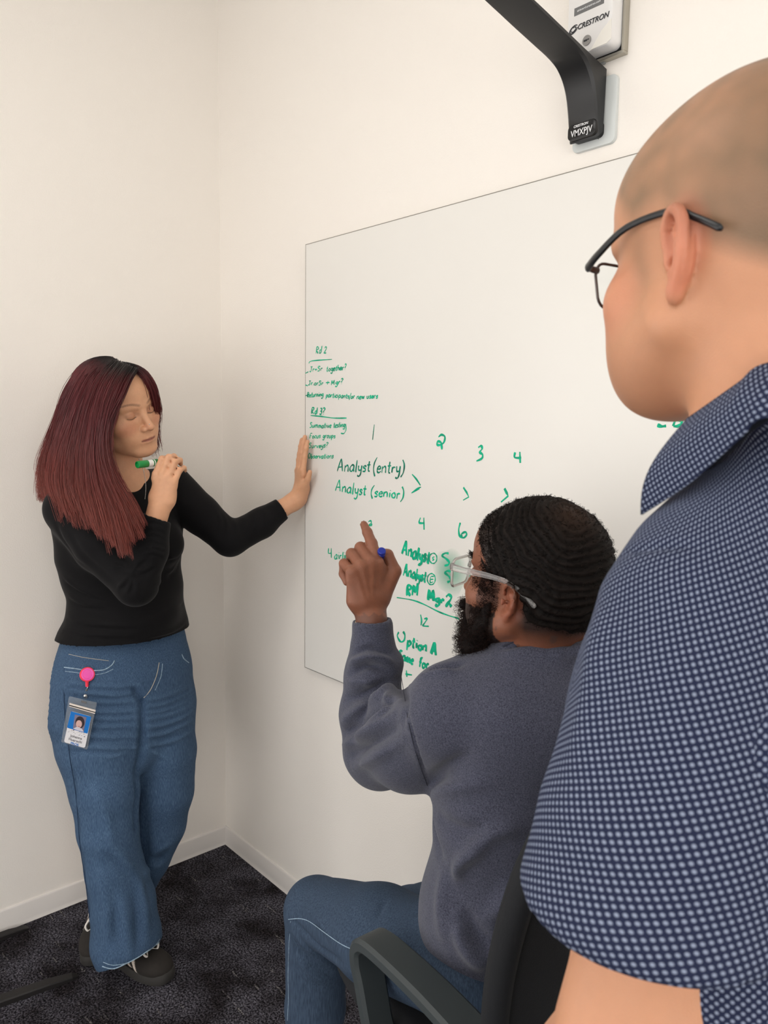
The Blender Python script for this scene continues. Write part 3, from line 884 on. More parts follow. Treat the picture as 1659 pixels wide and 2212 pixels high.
class Field:
    def __init__(s, lo, hi, coarse, fx=(), fy=(), fz=()):
        s.xs, s.ys, s.zs = axis_grid(lo[0], hi[0], coarse, fx), axis_grid(lo[1], hi[1], coarse, fy), axis_grid(lo[2], hi[2], coarse, fz)
        s.D = np.full((len(s.xs), len(s.ys), len(s.zs)), 1.0, dtype=np.float32)
        s.M = np.eye(3); s.o = np.zeros(3); s.sc = 1.0

    def frame(s, M=None, o=None, sc=1.0):
        s.M = np.eye(3) if M is None else np.asarray(M, float)
        s.o = np.zeros(3) if o is None else np.asarray(o, float)
        s.sc = sc
        return s

    def pt(s, p):
        return s.M @ (np.asarray(p, float) * s.sc) + s.o

    def _slice(s, lo, hi):
        a = [int(np.searchsorted(g, l)) for g, l in zip((s.xs, s.ys, s.zs), lo)]
        b = [int(np.searchsorted(g, h)) for g, h in zip((s.xs, s.ys, s.zs), hi)]
        if any(q <= p for p, q in zip(a, b)): return None
        return tuple(slice(p, q) for p, q in zip(a, b))

    def _apply(s, sl, d, k, op):
        D = s.D[sl]
        d = d.astype(np.float32)
        if op == 'u':
            if k > 0:
                h = np.maximum(k - np.abs(D - d), 0) / k
                s.D[sl] = np.minimum(D, d) - h * h * k * 0.25
            else:
                s.D[sl] = np.minimum(D, d)
        elif op == 's':
            d = -d
            if k > 0:
                h = np.maximum(k - np.abs(D - d), 0) / k
                s.D[sl] = np.maximum(D, d) + h * h * k * 0.25
            else:
                s.D[sl] = np.maximum(D, d)

    def ell(s, c, r, R=None, k=0.01, op='u'):
        """ellipsoid; c, r in the current frame; R extra local rotation"""
        c = s.pt(c); r = np.array(r, float) * s.sc
        M = s.M @ (np.eye(3) if R is None else np.asarray(R)); M = M / np.linalg.norm(M, axis=0)
        e = np.sqrt(((M * r) ** 2).sum(1)) + k + 0.012
        sl = s._slice(c - e, c + e)
        if sl is None: return s
        X = (s.xs[sl[0]] - c[0])[:, None, None]; Y = (s.ys[sl[1]] - c[1])[None, :, None]; Z = (s.zs[sl[2]] - c[2])[None, None, :]
        k0 = 0; k1 = 0
        for i in range(3):
            q = M[0, i] * X + M[1, i] * Y + M[2, i] * Z
            k0 = k0 + (q / r[i]) ** 2; k1 = k1 + (q / r[i] ** 2) ** 2
        k0 = np.sqrt(k0); k1 = np.sqrt(k1) + 1e-9
        s._apply(sl, k0 * (k0 - 1) / k1, k * 1.0, op)
        return s

    def cone(s, a, b, ra, rb, k=0.01, op='u'):
        """tapering limb segment with round ends"""
        a, b = s.pt(a), s.pt(b); ra *= s.sc; rb *= s.sc
        m = max(ra, rb) + k + 0.012
        sl = s._slice(np.minimum(a, b) - m, np.maximum(a, b) + m)
        if sl is None: return s
        X = (s.xs[sl[0]] - a[0])[:, None, None]; Y = (s.ys[sl[1]] - a[1])[None, :, None]; Z = (s.zs[sl[2]] - a[2])[None, None, :]
        ba = b - a; L2 = float(ba @ ba) + 1e-12
        h = np.clip((X * ba[0] + Y * ba[1] + Z * ba[2]) / L2, 0, 1)
        d = np.sqrt((X - h * ba[0]) ** 2 + (Y - h * ba[1]) ** 2 + (Z - h * ba[2]) ** 2) - (ra + (rb - ra) * h)
        s._apply(sl, d, k, op)
        return s

    def flat(s, a, b, xa, r0, r1, k=0.01, op='u'):
        """limb segment with elliptical section: xa = direction of the first radius; r0, r1 = (radius along xa, radius across) at a and b"""
        a, b = s.pt(a), s.pt(b); xa = s.M @ np.asarray(xa, float)
        t = b - a; L = np.linalg.norm(t); t = t / (L + 1e-12)
        xa = xa - t * (xa @ t); xa /= np.linalg.norm(xa); ya = np.cross(t, xa)
        r0 = np.array(r0, float) * s.sc; r1 = np.array(r1, float) * s.sc
        m = max(r0.max(), r1.max()) + k + 0.012
        sl = s._slice(np.minimum(a, b) - m, np.maximum(a, b) + m)
        if sl is None: return s
        X = (s.xs[sl[0]] - a[0])[:, None, None]; Y = (s.ys[sl[1]] - a[1])[None, :, None]; Z = (s.zs[sl[2]] - a[2])[None, None, :]
        tt = X * t[0] + Y * t[1] + Z * t[2]
        h = np.clip(tt / L, 0, 1)
        ax = X * xa[0] + Y * xa[1] + Z * xa[2]; ay = X * ya[0] + Y * ya[1] + Z * ya[2]
        at = tt - h * L
        rx = r0[0] + (r1[0] - r0[0]) * h; ry = r0[1] + (r1[1] - r0[1]) * h; rt = np.minimum(rx, ry)
        k0 = np.sqrt((ax / rx) ** 2 + (ay / ry) ** 2 + (at / rt) ** 2)
        k1 = np.sqrt((ax / rx ** 2) ** 2 + (ay / ry ** 2) ** 2 + (at / rt ** 2) ** 2) + 1e-9
        s._apply(sl, k0 * (k0 - 1) / k1, k, op)
        return s

    def chain(s, pts, rs, k=0.01, op='u'):
        for i in range(len(pts) - 1):
            s.cone(pts[i], pts[i + 1], rs[i], rs[i + 1], k if i else k, op)
        return s

    def fchain(s, pts, xa, rs, k=0.01, op='u'):
        for i in range(len(pts) - 1):
            x = xa[i] if isinstance(xa, list) else xa
            s.flat(pts[i], pts[i + 1], x, rs[i], rs[i + 1], k, op)
        return s

    def cut(s, p, n, k=0.0):
        """removes everything on the side the normal n points to (whole grid)"""
        p = s.pt(p); n = s.M @ np.asarray(n, float); n /= np.linalg.norm(n)
        d = (s.xs - p[0])[:, None, None] * n[0] + (s.ys - p[1])[None, :, None] * n[1] + (s.zs - p[2])[None, None, :] * n[2]
        s.D = np.maximum(s.D, d.astype(np.float32))
        return s

    def cutball(s, p, n, r, k=0.0):
        """like cut, but only inside the ball of radius r about p"""
        p = s.pt(p); n = s.M @ np.asarray(n, float); n /= np.linalg.norm(n)
        sl = s._slice(p - r, p + r)
        if sl is None: return s
        X = (s.xs[sl[0]] - p[0])[:, None, None]; Y = (s.ys[sl[1]] - p[1])[None, :, None]; Z = (s.zs[sl[2]] - p[2])[None, None, :]
        d = X * n[0] + Y * n[1] + Z * n[2]
        w = X * X + Y * Y + Z * Z < r * r
        s.D[sl] = np.where(w, np.maximum(s.D[sl], d), s.D[sl]).astype(np.float32)
        return s

    def mesh(s, relax=1, keep=1):
        D = s.D
        sg = D < 0
        # cells crossing the surface
        c = sg[:-1, :-1, :-1].astype(np.int8)
        tot = np.zeros(c.shape, dtype=np.int8)
        for i in (0, 1):
            for j in (0, 1):
                for k in (0, 1):
                    tot += sg[i:D.shape[0] - 1 + i, j:D.shape[1] - 1 + j, k:D.shape[2] - 1 + k]
        cell = np.argwhere((tot > 0) & (tot < 8))
        ids = np.full(c.shape, -1, dtype=np.int32)
        ids[cell[:, 0], cell[:, 1], cell[:, 2]] = np.arange(len(cell), dtype=np.int32)
        corner = [(i, j, k) for i in (0, 1) for j in (0, 1) for k in (0, 1)]
        val = {q: D[cell[:, 0] + q[0], cell[:, 1] + q[1], cell[:, 2] + q[2]] for q in corner}
        acc = np.zeros((len(cell), 3)); cnt = np.zeros(len(cell))
        for q in corner:
            for ax in range(3):
                if q[ax] == 0:
                    q2 = list(q); q2[ax] = 1; q2 = tuple(q2)
                    a, b = val[q], val[q2]
                    m = (a < 0) != (b < 0)
                    t = np.where(m, a / np.where(m, a - b, 1), 0)
                    p = np.tile(np.array(q, float), (len(cell), 1)); p[:, ax] = t
                    acc += p * m[:, None]; cnt += m
        fr = acc / np.maximum(cnt, 1)[:, None]
        g = (s.xs, s.ys, s.zs)
        V = np.stack([g[a][cell[:, a]] + fr[:, a] * (g[a][cell[:, a] + 1] - g[a][cell[:, a]]) for a in range(3)], 1).astype(float)
        F = []
        for ax in range(3):
            a, b = [i for i in range(3) if i != ax]
            lo = [slice(1, -1)] * 3; lo[ax] = slice(0, D.shape[ax] - 1)
            hi = list(lo); hi[ax] = slice(1, D.shape[ax])
            s0, s1 = sg[tuple(lo)], sg[tuple(hi)]
            e = np.argwhere(s0 != s1)
            if not len(e): continue
            e0 = s0[e[:, 0], e[:, 1], e[:, 2]]
            e = e + 1; e[:, ax] -= 1
            def cid(da, db):
                q = e.copy(); q[:, a] -= da; q[:, b] -= db
                return ids[q[:, 0], q[:, 1], q[:, 2]]
            quad = np.stack([cid(0, 0), cid(1, 0), cid(1, 1), cid(0, 1)], 1)
            flip = e0 if ax != 1 else ~e0
            quad[~flip] = quad[~flip][:, ::-1]
            F.append(quad)
        F = np.concatenate(F)
        F = F[(F >= 0).all(1)]
        # keep the largest connected pieces
        lab = np.arange(len(V))
        E = np.concatenate([F[:, [0, 1]], F[:, [1, 2]], F[:, [2, 3]], F[:, [3, 0]]])
        if keep:
            while True:
                m = np.minimum(lab[E[:, 0]], lab[E[:, 1]])
                new = lab.copy()
                np.minimum.at(new, E[:, 0], m); np.minimum.at(new, E[:, 1], m)
                new = new[new]; new = new[new]
                if (new == lab).all(): break
                lab = new
            u, n = np.unique(lab, return_counts=True)
            good = u[np.argsort(-n)[:keep]]
            kv = np.isin(lab, good)
            remap = np.cumsum(kv) - 1
            F = F[kv[F].all(1)]; F = remap[F]; V = V[kv]
            E = np.concatenate([F[:, [0, 1]], F[:, [1, 2]], F[:, [2, 3]], F[:, [3, 0]]])
        for _ in range(relax):
            A = np.zeros_like(V); n = np.zeros(len(V))
            for i, j in ((0, 1), (1, 0)):
                np.add.at(A, E[:, i], V[E[:, j]]); np.add.at(n, E[:, i], 1)
            V = V * 0.5 + (A / np.maximum(n, 1)[:, None]) * 0.5
        return V, F


def vnormals(V, F):
    n = np.cross(V[F[:, 2]] - V[F[:, 0]], V[F[:, 3]] - V[F[:, 1]])
    out = np.zeros_like(V)
    for k in range(4):
        np.add.at(out, F[:, k], n)
    return out / (np.linalg.norm(out, axis=1)[:, None] + 1e-12)


def seg_dist(V, pts):
    """distance of each vertex to a polyline, and the running parameter"""
    best = np.full(len(V), 9.0); par = np.zeros(len(V)); L = 0
    pts = [np.asarray(p, float) for p in pts]
    for a, b in zip(pts[:-1], pts[1:]):
        ba = b - a; l2 = ba @ ba + 1e-12
        h = np.clip(((V - a) @ ba) / l2, 0, 1)
        d = np.linalg.norm(V - a - h[:, None] * ba, axis=1)
        m = d < best
        best[m] = d[m]; par[m] = L + h[m] * math.sqrt(l2)
        L += math.sqrt(l2)
    return best, par / max(L, 1e-9)


def fold(V, Nn, pts, amp, w, taper=True):
    """raises (amp > 0) or sinks (amp < 0) the surface along a polyline, in place"""
    d, t = seg_dist(V, spline(pts, 4) if len(pts) > 2 else pts)
    a = amp * np.exp(-(d / w) ** 2)
    if taper:
        a = a * np.clip(np.sin(np.pi * np.clip(t, 0.02, 0.98)), 0, 1) ** 0.5
    V += Nn * a[:, None]
    return V


def noise3(V, scale, seed=0.0):
    """smooth pseudo noise from summed sines, cheap and vectorised"""
    q = V * scale + seed
    r = np.zeros(len(V))
    rs = np.random.RandomState(int(seed * 10) + 5)
    for i in range(7):
        k = rs.normal(size=3); k = k / np.linalg.norm(k) * (0.7 + 0.9 * rs.rand()); ph = rs.rand() * 6.28
        w = q @ k + ph
        r += np.sin(w + 0.8 * np.sin(q @ rs.normal(size=3) * .6 + i))
    return r / 7 ** 0.5


def skin_obj(name, V, F, m, parent, color=None):
    """V in rig coordinates"""
    o = mesh_obj(name, to_world(V), F, m, parent, True)
    if color is not None:
        at = o.data.color_attributes.new('tint', 'FLOAT_COLOR', 'POINT')
        c = np.ones((len(V), 4), dtype=np.float32); c[:, :3] = color
        at.data.foreach_set('color', c.ravel())
    return o


def hemisphere_blend(col, V, c, r, rgb, amt=1.0, M=None, p=2.0):
    """soft coloured patch: ellipsoid c, r (frame M) in rig space"""
    q = V - c
    if M is not None: q = q @ M
    d = np.sqrt(((q / r) ** 2).sum(1))
    w = amt * np.clip(1.25 - d, 0, 0.5) / 0.5
    w = np.clip(w, 0, amt)[:, None]
    col[:] = col * (1 - w) + np.array(rgb) * w


def skin_material(name, rough=0.5, bump=0.0004, bscale=700, spot=0.08, sss=0.12):
    m, nt, b = new_mat(name)
    L = nt.links.new
    at = N(nt, 'ShaderNodeAttribute', attribute_name='tint')
    tc = N(nt, 'ShaderNodeTexCoord')
    nz = N(nt, 'ShaderNodeTexNoise', in_Scale=90.0, in_Detail=4.0); L(tc.outputs['Object'], nz.inputs['Vector'])
    mr = N(nt, 'ShaderNodeMapRange'); mr.inputs['To Min'].default_value = 1 - spot; mr.inputs['To Max'].default_value = 1 + spot
    L(nz.outputs['Fac'], mr.inputs[0])
    vm = N(nt, 'ShaderNodeVectorMath', operation='SCALE'); L(at.outputs['Color'], vm.inputs[0]); L(mr.outputs[0], vm.inputs['Scale'])
    L(vm.outputs[0], b.inputs['Base Color'])
    b.inputs['Roughness'].default_value = rough
    b.inputs['Specular IOR Level'].default_value = 0.4
    b.inputs['Subsurface Weight'].default_value = sss
    b.inputs['Subsurface Radius'].default_value = (0.010, 0.004, 0.002)
    b.inputs['Subsurface Scale'].default_value = 1.0
    n2 = N(nt, 'ShaderNodeTexNoise', in_Scale=float(bscale), in_Detail=3.0); L(tc.outputs['Object'], n2.inputs['Vector'])
    bp = N(nt, 'ShaderNodeBump', in_Strength=1.0, in_Distance=bump); L(n2.outputs['Fac'], bp.inputs['Height']); L(bp.outputs[0], b.inputs['Normal'])
    return m


# ------------------------------------------------------------------ a head, in the frame (left, forward, up) about its middle
def head_field(f, M, o, s=1.0, wide=1.0, jaw=1.0, nose=1.0, ears=(1, 1), lids=True, chin=1.0, lips=1.0, earscale=1.0, k=0.012, cheek=1.0):
    f.frame(M, o, s)
    w = wide
    f.ell((0, -.018, .036), (.0745 * w, .098, .084), k=0)
    f.ell((0, .026, .045), (.064 * w, .062, .058), k=.03)
    f.ell((0, .026, -.028), (.061 * w, .062, .082), k=.02)
    f.ell((0, -.03, -.015), (.066 * w, .07, .06), k=.03)
    for x in (-1, 1):
        f.cone((x * .055 * jaw, -.005, -.052), (x * .022, .066, -.096 * chin), .021, .018, k=.022)
        f.ell((x * .040 * w * cheek, .052, -.026), (.028, .027, .026), k=.018)
        f.ell((x * .030, .058, -.058), (.024, .024, .026), k=.018)
    f.ell((0, .074, -.101 * chin), (.021, .016, .015), k=.016)
    # muzzle
    f.ell((0, .070, -.064), (.030, .024, .026), k=.016)
    # brow ridge
    for x in (-1, 1):
        f.cone((x * .012, .083, .023), (x * .046 * w, .066, .022), .0085, .008, k=.012)
    # sockets and lids
    for x in (-1, 1):
        f.ell((x * .031 * w, .092, .001), (.0175, .015, .0115), k=.012, op='s')
        f.ell((x * .031 * w, .0695, .000), (.0150, .0135, .0125), k=.003)
    # nose
    f.cone((0, .082, .012), (0, .101, -.026), .0068, .0088 * nose, k=.012)
    f.ell((0, .105, -.033), (.0105 * nose, .0105, .0095), k=.006)
    for x in (-1, 1):
        f.ell((x * .0125 * nose, .094, -.037), (.0072, .0105, .0075), k=.005)
        f.ell((x * .0062 * nose, .101, -.0445), (.0034, .005, .0030), k=.002, op='s')
    # lips
    for a, b, ra, rb, dz, dy in ((-.022, -.008, .003, .0052, 0, 0), (-.008, .008, .0052, .0052, 0, 0), (.008, .022, .0052, .003, 0, 0)):
        yy = lambda q: .0925 - 12.0 * q * q
        f.cone((a, yy(a) , -.0622), (b, yy(b), -.0622 ), ra * lips, rb * lips, k=.003)
        f.cone((a, yy(a) - .001, -.0722), (b, yy(b) - .001, -.0722), ra * 1.12 * lips, rb * 1.12 * lips, k=.003)
    for a, b in ((-.025, -.012), (-.012, 0), (0, .012), (.012, .025)):
        yy = lambda q: .0985 - 13.0 * q * q
        f.cone((a, yy(a), -.0672 - abs(a) * .06), (b, yy(b), -.0672 - abs(b) * .06), .0016, .0016, k=.002, op='s')
    for x, on in zip((1, -1), ears):
        if on: ear_field(f, x, w, earscale)


def ear_field(f, x, w=1.0, e=1.0):
    """ear on side x (+1 = left): helix rim, antihelix, tragus, lobe, hollow"""
    X0 = x * .0715 * w
    c = np.array([X0, -.012, -.015])
    def q(y, z, out):
        # y back from the ear hole, z up, out = away from the head
        return c + np.array([x * out * e, -y * e, z * e])
    f.ell(q(.010, -.001, .005), (.0055 * e, .0155 * e, .026 * e), R=rot_small(x * 20, 8), k=.004)
    rim = [q(-.006, .012, .007), q(-.004, .026, .011), q(.006, .034, .015), q(.018, .031, .019), q(.024, .018, .021), q(.022, .002, .019), q(.015, -.014, .014), q(.008, -.024, .010)]
    f.chain([tuple(p) for p in spline(rim, 3)], [.0036 * e] * 22, k=.003)
    anti = [q(.006, .020, .011), q(.014, .012, .014), q(.015, .000, .014), q(.010, -.010, .012)]
    f.chain([tuple(p) for p in spline(anti, 3)], [.0028 * e] * 10, k=.004)
    f.ell(q(.003, -.026, .009), (.0050 * e, .0085 * e, .0105 * e), k=.005)
    f.ell(q(.005, .000, .0125), (.0065 * e, .0062 * e, .0105 * e), k=.003, op='s')
    f.ell(q(.011, .023, .0165), (.0035 * e, .0045 * e, .0040 * e), k=.002, op='s')
    f.ell(q(-.0065, -.002, .0085), (.0038 * e, .0042 * e, .0075 * e), k=.003)
    f.ell(q(.001, -.002, .004), (.009 * e, .0028 * e, .0036 * e), k=.002, op='s')


def rot_small(az, pitch):
    a, p = math.radians(az), math.radians(pitch)
    Rz = np.array([[math.cos(a), -math.sin(a), 0], [math.sin(a), math.cos(a), 0], [0, 0, 1]])
    Rx = np.array([[1, 0, 0], [0, math.cos(p), -math.sin(p)], [0, math.sin(p), math.cos(p)]])
    return Rz @ Rx


def finger(f, pts, r0, r1, k=.003):
    n = len(pts)
    rs = [r0 + (r1 - r0) * i / (n - 1) for i in range(n)]
    f.chain(pts, rs, k=k)


def to_surface(V, Nn, u, v, off=0.0, tol=4.5):
    """nearest surface point seen at pixel (u, v): used to lay seams and creases on cloth"""
    d = V - np.array([0, 0, CAM[2]])
    Cf, Cr, Cu = RIG @ CF, RIG @ CR, RIG @ CU
    z = d @ Cf
    uu = CX0 + FPX * (d @ Cr) / z; vv = CY0 - FPX * (d @ Cu) / z
    r = np.hypot(uu - u, vv - v)
    for t in (tol, tol * 2, tol * 4, tol * 10):
        m = np.where(r < t)[0]
        if len(m):
            facing = m[(Nn[m] * d[m]).sum(1) < 0]
            if len(facing): m = facing
            j = m[np.argmin(z[m] + r[m] * .002)]
            return V[j] + Nn[j] * off
    j = np.argmin(r)
    return V[j] + Nn[j] * off


# ------------------------------------------------------------------ a hand: local x to the thumb side, y to the fingers, z out of the back of the hand
def hand_field(f, M, o, s, curls, spread=(6, 1, -4, -10), thumb=None, bases=None, thick=1.0, fat=1.0, palmw=1.0):
    f.frame(M, o, s)
    pw = palmw
    f.flat((0, -.012, -.002), (0, .022, -.003), (1, 0, 0), (.026, .019 * thick), (.034 * pw, .017 * thick), k=.01)
    f.flat((-.004, .022, -.003), (.000, .078, 0), (1, 0, 0), (.034 * pw, .017 * thick), (.036 * pw, .0125 * thick), k=.012)
    f.ell((-.024, .032, -.010), (.013, .030, .012), k=.01)
    f.ell((.022, .030, -.012), (.016, .026, .013), k=.01)
    base = bases or [(.0285 * pw, .086, .001), (.0095 * pw, .091, .003), (-.0100 * pw, .087, .002), (-.0275 * pw, .078, -.001)]
    Ls = [(.042, .026, .021), (.046, .029, .022), (.042, .027, .021), (.033, .021, .019)]
    rr = [(.0098, .0088, .0080, .0066), (.0100, .0090, .0080, .0068), (.0094, .0085, .0076, .0064), (.0084, .0075, .0068, .0058)]
    tips = []
    for b, L, r, cu, sp in zip(base, Ls, rr, curls, spread):
        p = np.array(b, float); a = 0.0
        sx = math.sin(math.radians(sp)); pts = [p - np.array([0, .012, .002]), p]
        rs = [r[0] * fat * 1.02, r[0] * fat]
        for l, c, rk in zip(L, cu, r[1:]):
            a += math.radians(c)
            p = p + l * np.array([sx * math.cos(a), math.cos(a), -math.sin(a)])
            pts.append(p); rs.append(rk * fat)
        # every finger is its own chain, only its root blends with the palm
        f.cone(pts[0], pts[1], rs[0], rs[1], k=.008)
        f.ell(pts[1] + np.array([0, 0, .003]), (.0085 * fat, .0085 * fat, .0075 * fat), k=.004)
        for i in range(1, len(pts) - 1):
            f.cone(pts[i], pts[i + 1], rs[i], rs[i + 1], k=.0018)
            if i < len(pts) - 2:
                f.ell(pts[i + 1], (rs[i + 1] * 1.10,) * 3, k=.002)
        tips.append((pts[-2], pts[-1]))
    th = thumb or [(.018, .018, -.010), (.040, .046, -.014), (.052, .074, -.018), (.055, .098, -.020)]
    f.cone(th[0], th[1], .0150 * fat, .0118 * fat, k=.010)
    f.cone(th[1], th[2], .0110 * fat, .0096 * fat, k=.003)
    f.cone(th[2], th[3], .0098 * fat, .0078 * fat, k=.002)
    tips.append((np.array(th[2]), np.array(th[3])))
    return tips


def basis(y, z, mirror=False):
    """columns x, y, z with y given, z close to the given one; mirror flips x"""
    y = np.array(y, float); y /= np.linalg.norm(y)
    z = np.array(z, float); z = z - y * (z @ y); z /= np.linalg.norm(z)
    x = np.cross(y, z)
    if mirror: x = -x
    return np.stack([x, y, z], 1)
# ------------------------------------------------------------------ the standing woman
WM_F = np.array([.64, -.77, 0]); WM_L = np.array([.77, .64, 0])
woman = empty('person', tuple(to_world(np.array([P(270, 1500, 2.08)[0], 2.10, 0.0]))))
tag(woman, 'woman with long red hair, black top and wide blue jeans standing in the room corner', 'person', 'people at the whiteboard')
SKIN_W = np.array(lin((218, 164, 128)))
m_skin_w = skin_material('warm_tan_skin', rough=.48)

wh_o = P(259, 884, 2.00)
wh_M = rotm(-121, -7, 17)
WS = .995
hp = lambda x, y, z: wh_M @ (np.array([x, y, z]) * WS) + wh_o       # point in her head frame

w_neck = P(262, 1040, 2.04); w_chest = P(258, 1140, 2.06); w_waist = P(275, 1300, 2.07); w_hip = P(268, 1470, 2.07); w_pelvis = P(266, 1540, 2.07)
w_shL = P(372, 1048, 2.14); w_shR = P(150, 1102, 1.95)
w_elL = P(497, 1165, 2.11)
wall_hand = to_rig(on_y(644, 1064, -0.034))
w_wrL = P(634, 1084, wall_hand[1] - .015)
w_elR = P(298, 1262, 1.87); w_wrR = P(343, 1100, 1.90)
shoe_r, shoe_rd = to_rig(on_z(370, 2124, 0)), np.array([.88, -.48, 0])
shoe_l, shoe_ld = to_rig(on_z(194, 2093, 0)), np.array([.10, -.99, 0])
n_hipR, n_knR, n_anR = P(212, 1500, 1.99), P(232, 1760, 1.955), shoe_r - shoe_rd * .19 + [0, 0, .09]
n_hipL, n_knL, n_anL = P(330, 1500, 2.14), P(350, 1745, 2.12), shoe_l - shoe_ld * .19 + [0, 0, .11]


def woman_body():
    lo = np.array([-.86, 1.74, 0.0]); hi = np.array([-.14, 2.42, 1.68])
    hx = (wh_o[0] - .12, wh_o[0] + .13, .0019); hz = (wh_o[2] - .14, wh_o[2] + .09, .0019)
    f = Field(lo, hi, .0065, fx=[hx, (w_wrL[0] - .03, w_wrL[0] + .06, .0022)],
              fy=[(1.84, 2.10, .0022), (wall_hand[1] - .05, wall_hand[1] + .05, .0028)],
              fz=[(wh_o[2] - .24, wh_o[2] - .14, .0022), hz])
    head_field(f, wh_M, wh_o, WS, wide=1.04, jaw=1.12, nose=1.0, ears=(1, 1), cheek=1.08, lips=.70, chin=1.0)
    # fuller jaw line
    f.ell((0, .030, -.070), (.052, .042, .040), k=.02)
    f.frame()
    f.chain([hp(0, -.02, -.055), (hp(0, -.03, -.10) + w_neck) / 2, w_neck, w_neck - [0, 0, .05]], [.054, .052, .056, .06], k=.02)
    # torso under the clothes
    f.fchain([w_neck - [0, 0, .045], w_chest, w_waist, w_hip], WM_L, [(.125, .075), (.145, .098), (.125, .09), (.155, .11)], k=.03)
    f.cone(w_neck - [0, 0, .03], w_shL - [.02, 0, 0], .045, .042, k=.03)
    f.cone(w_neck - [0, 0, .03], w_shR + [.02, 0, 0], .045, .042, k=.03)
    # arms
    f.chain([w_shL, w_elL, w_wrL], [.042, .034, .0245], k=.015)
    f.chain([w_shR, w_elR, w_wrR], [.044, .036, .0265], k=.015)
    # legs inside the jeans and feet inside the shoes
    for a, b, c in ((n_hipR, n_knR, n_anR), (n_hipL, n_knL, n_anL)):
        f.chain([a, b, c], [.07, .048, .030], k=.02)
    f.cone(n_anR, (n_anR[0], n_anR[1], .05), .036, .034, k=.01)
    f.cone(n_anL, (n_anL[0], n_anL[1], .05), .036, .034, k=.01)
    # right hand round the marker, back of the hand to the camera
    M = basis([.22, .05, .97], [-.12, -1, .10], mirror=False)
    if M[0, 0] > 0: M[:, 0] *= -1
    t1 = hand_field(f, M, w_wrR + [0, 0, .004], .93, [(2, 82, 50), (2, 80, 46), (2, 76, 44), (4, 68, 40)], spread=(-10, -9, -10, -12),
                    thumb=[(.018, .018, -.014), (.030, .046, -.034), (.026, .070, -.046), (.014, .092, -.050)], palmw=.96)
    f.frame()
    # left hand flat on the wall, fingers up; back of the hand away from the wall
    wn = RIG @ np.array([0, -1.0, 0]); up = np.array([0, 0, 1.0])
    wn2 = RIG @ np.array([-.30, -.95, 0])
    M2 = basis(up * .97 - wn * .02 + (RIG @ np.array([1.0, 0, 0])) * .06, wn2)
    if (RIG.T @ M2[:, 0])[0] < 0: M2[:, 0] *= -1       # thumb towards the board (+x of the room)
    o2 = to_rig(on_y(646, 1072, -0.040))
    t2 = hand_field(f, M2, o2, .90, [(2, 4, 2), (3, 3, 2), (2, 4, 2), (4, 5, 3)], spread=(4, 0, -6, -14),
                    thumb=[(.018, .020, -.006), (.040, .042, -.006), (.054, .062, -.008), (.062, .084, -.010)])
    f.frame()
    f.cone(w_wrL, o2, .0245, .024, k=.012)
    # nothing of the hand goes into the wall
    wp = to_rig((0, -.0015, 0))
    f.cut(wp, -wn)
    V, F = f.mesh(relax=1)
    Nn = vnormals(V, F)
    col = np.tile(SKIN_W, (len(V), 1))
    red = np.array(lin((188, 104, 80))); rose = np.array(lin((150, 74, 68))); dark = np.array(lin((92, 58, 44)))
    for x in (-1, 1):
        hemisphere_blend(col, V, hp(x * .042, .060, -.03), np.array([.028, .03, .022]), red, .35, wh_M)
        hemisphere_blend(col, V, hp(x * .030, .085, .0015), np.array([.017, .02, .008]), np.array(lin((168, 112, 86))), .5, wh_M)
        for a in np.linspace(0, 1, 9):
            bx = .014 + .036 * a
            hemisphere_blend(col, V, hp(x * bx, .088 - .022 * a * a, .0255 + .006 * math.sin(a * 2.4)), np.array([.0045, .02, .0024 + .001 * (1 - a)]), np.array(lin((120, 84, 62))), .45, wh_M)
        # lash line of lowered lids
        for a in np.linspace(0, 1, 10):
            ex = .020 + .024 * a
            hemisphere_blend(col, V, hp(x * ex, .084, -.0045 - .003 * math.sin(a * 3.1)), np.array([.0020, .012, .0011]), dark * .35, .95, wh_M)
    hemisphere_blend(col, V, hp(0, .10, -.034), np.array([.014, .014, .012]), red, .35, wh_M)
    for a in np.linspace(-1, 1, 11):
        hemisphere_blend(col, V, hp(a * .019, .093 - 4 * (a * .019) ** 2 * 2, -.067), np.array([.004, .014, .0048 * (1 - .3 * abs(a))]), rose, .55, wh_M)
        hemisphere_blend(col, V, hp(a * .020, .096 - 4 * (a * .019) ** 2 * 2, -.0672), np.array([.003, .012, .0009]), dark, .8, wh_M)
    o = skin_obj('body', V, F, m_skin_w, woman, col)
    return V, Nn


wBV, wBN = woman_body()

# ---- black long sleeved top
m_top, nt_, b_ = new_mat('black_jersey')
b_.inputs['Base Color'].default_value = (*lin((13, 12, 14)), 1); b_.inputs['Roughness'].default_value = .85; b_.inputs['Specular IOR Level'].default_value = .2
b_.inputs['Sheen Weight'].default_value = .06; b_.inputs['Sheen Roughness'].default_value = .4


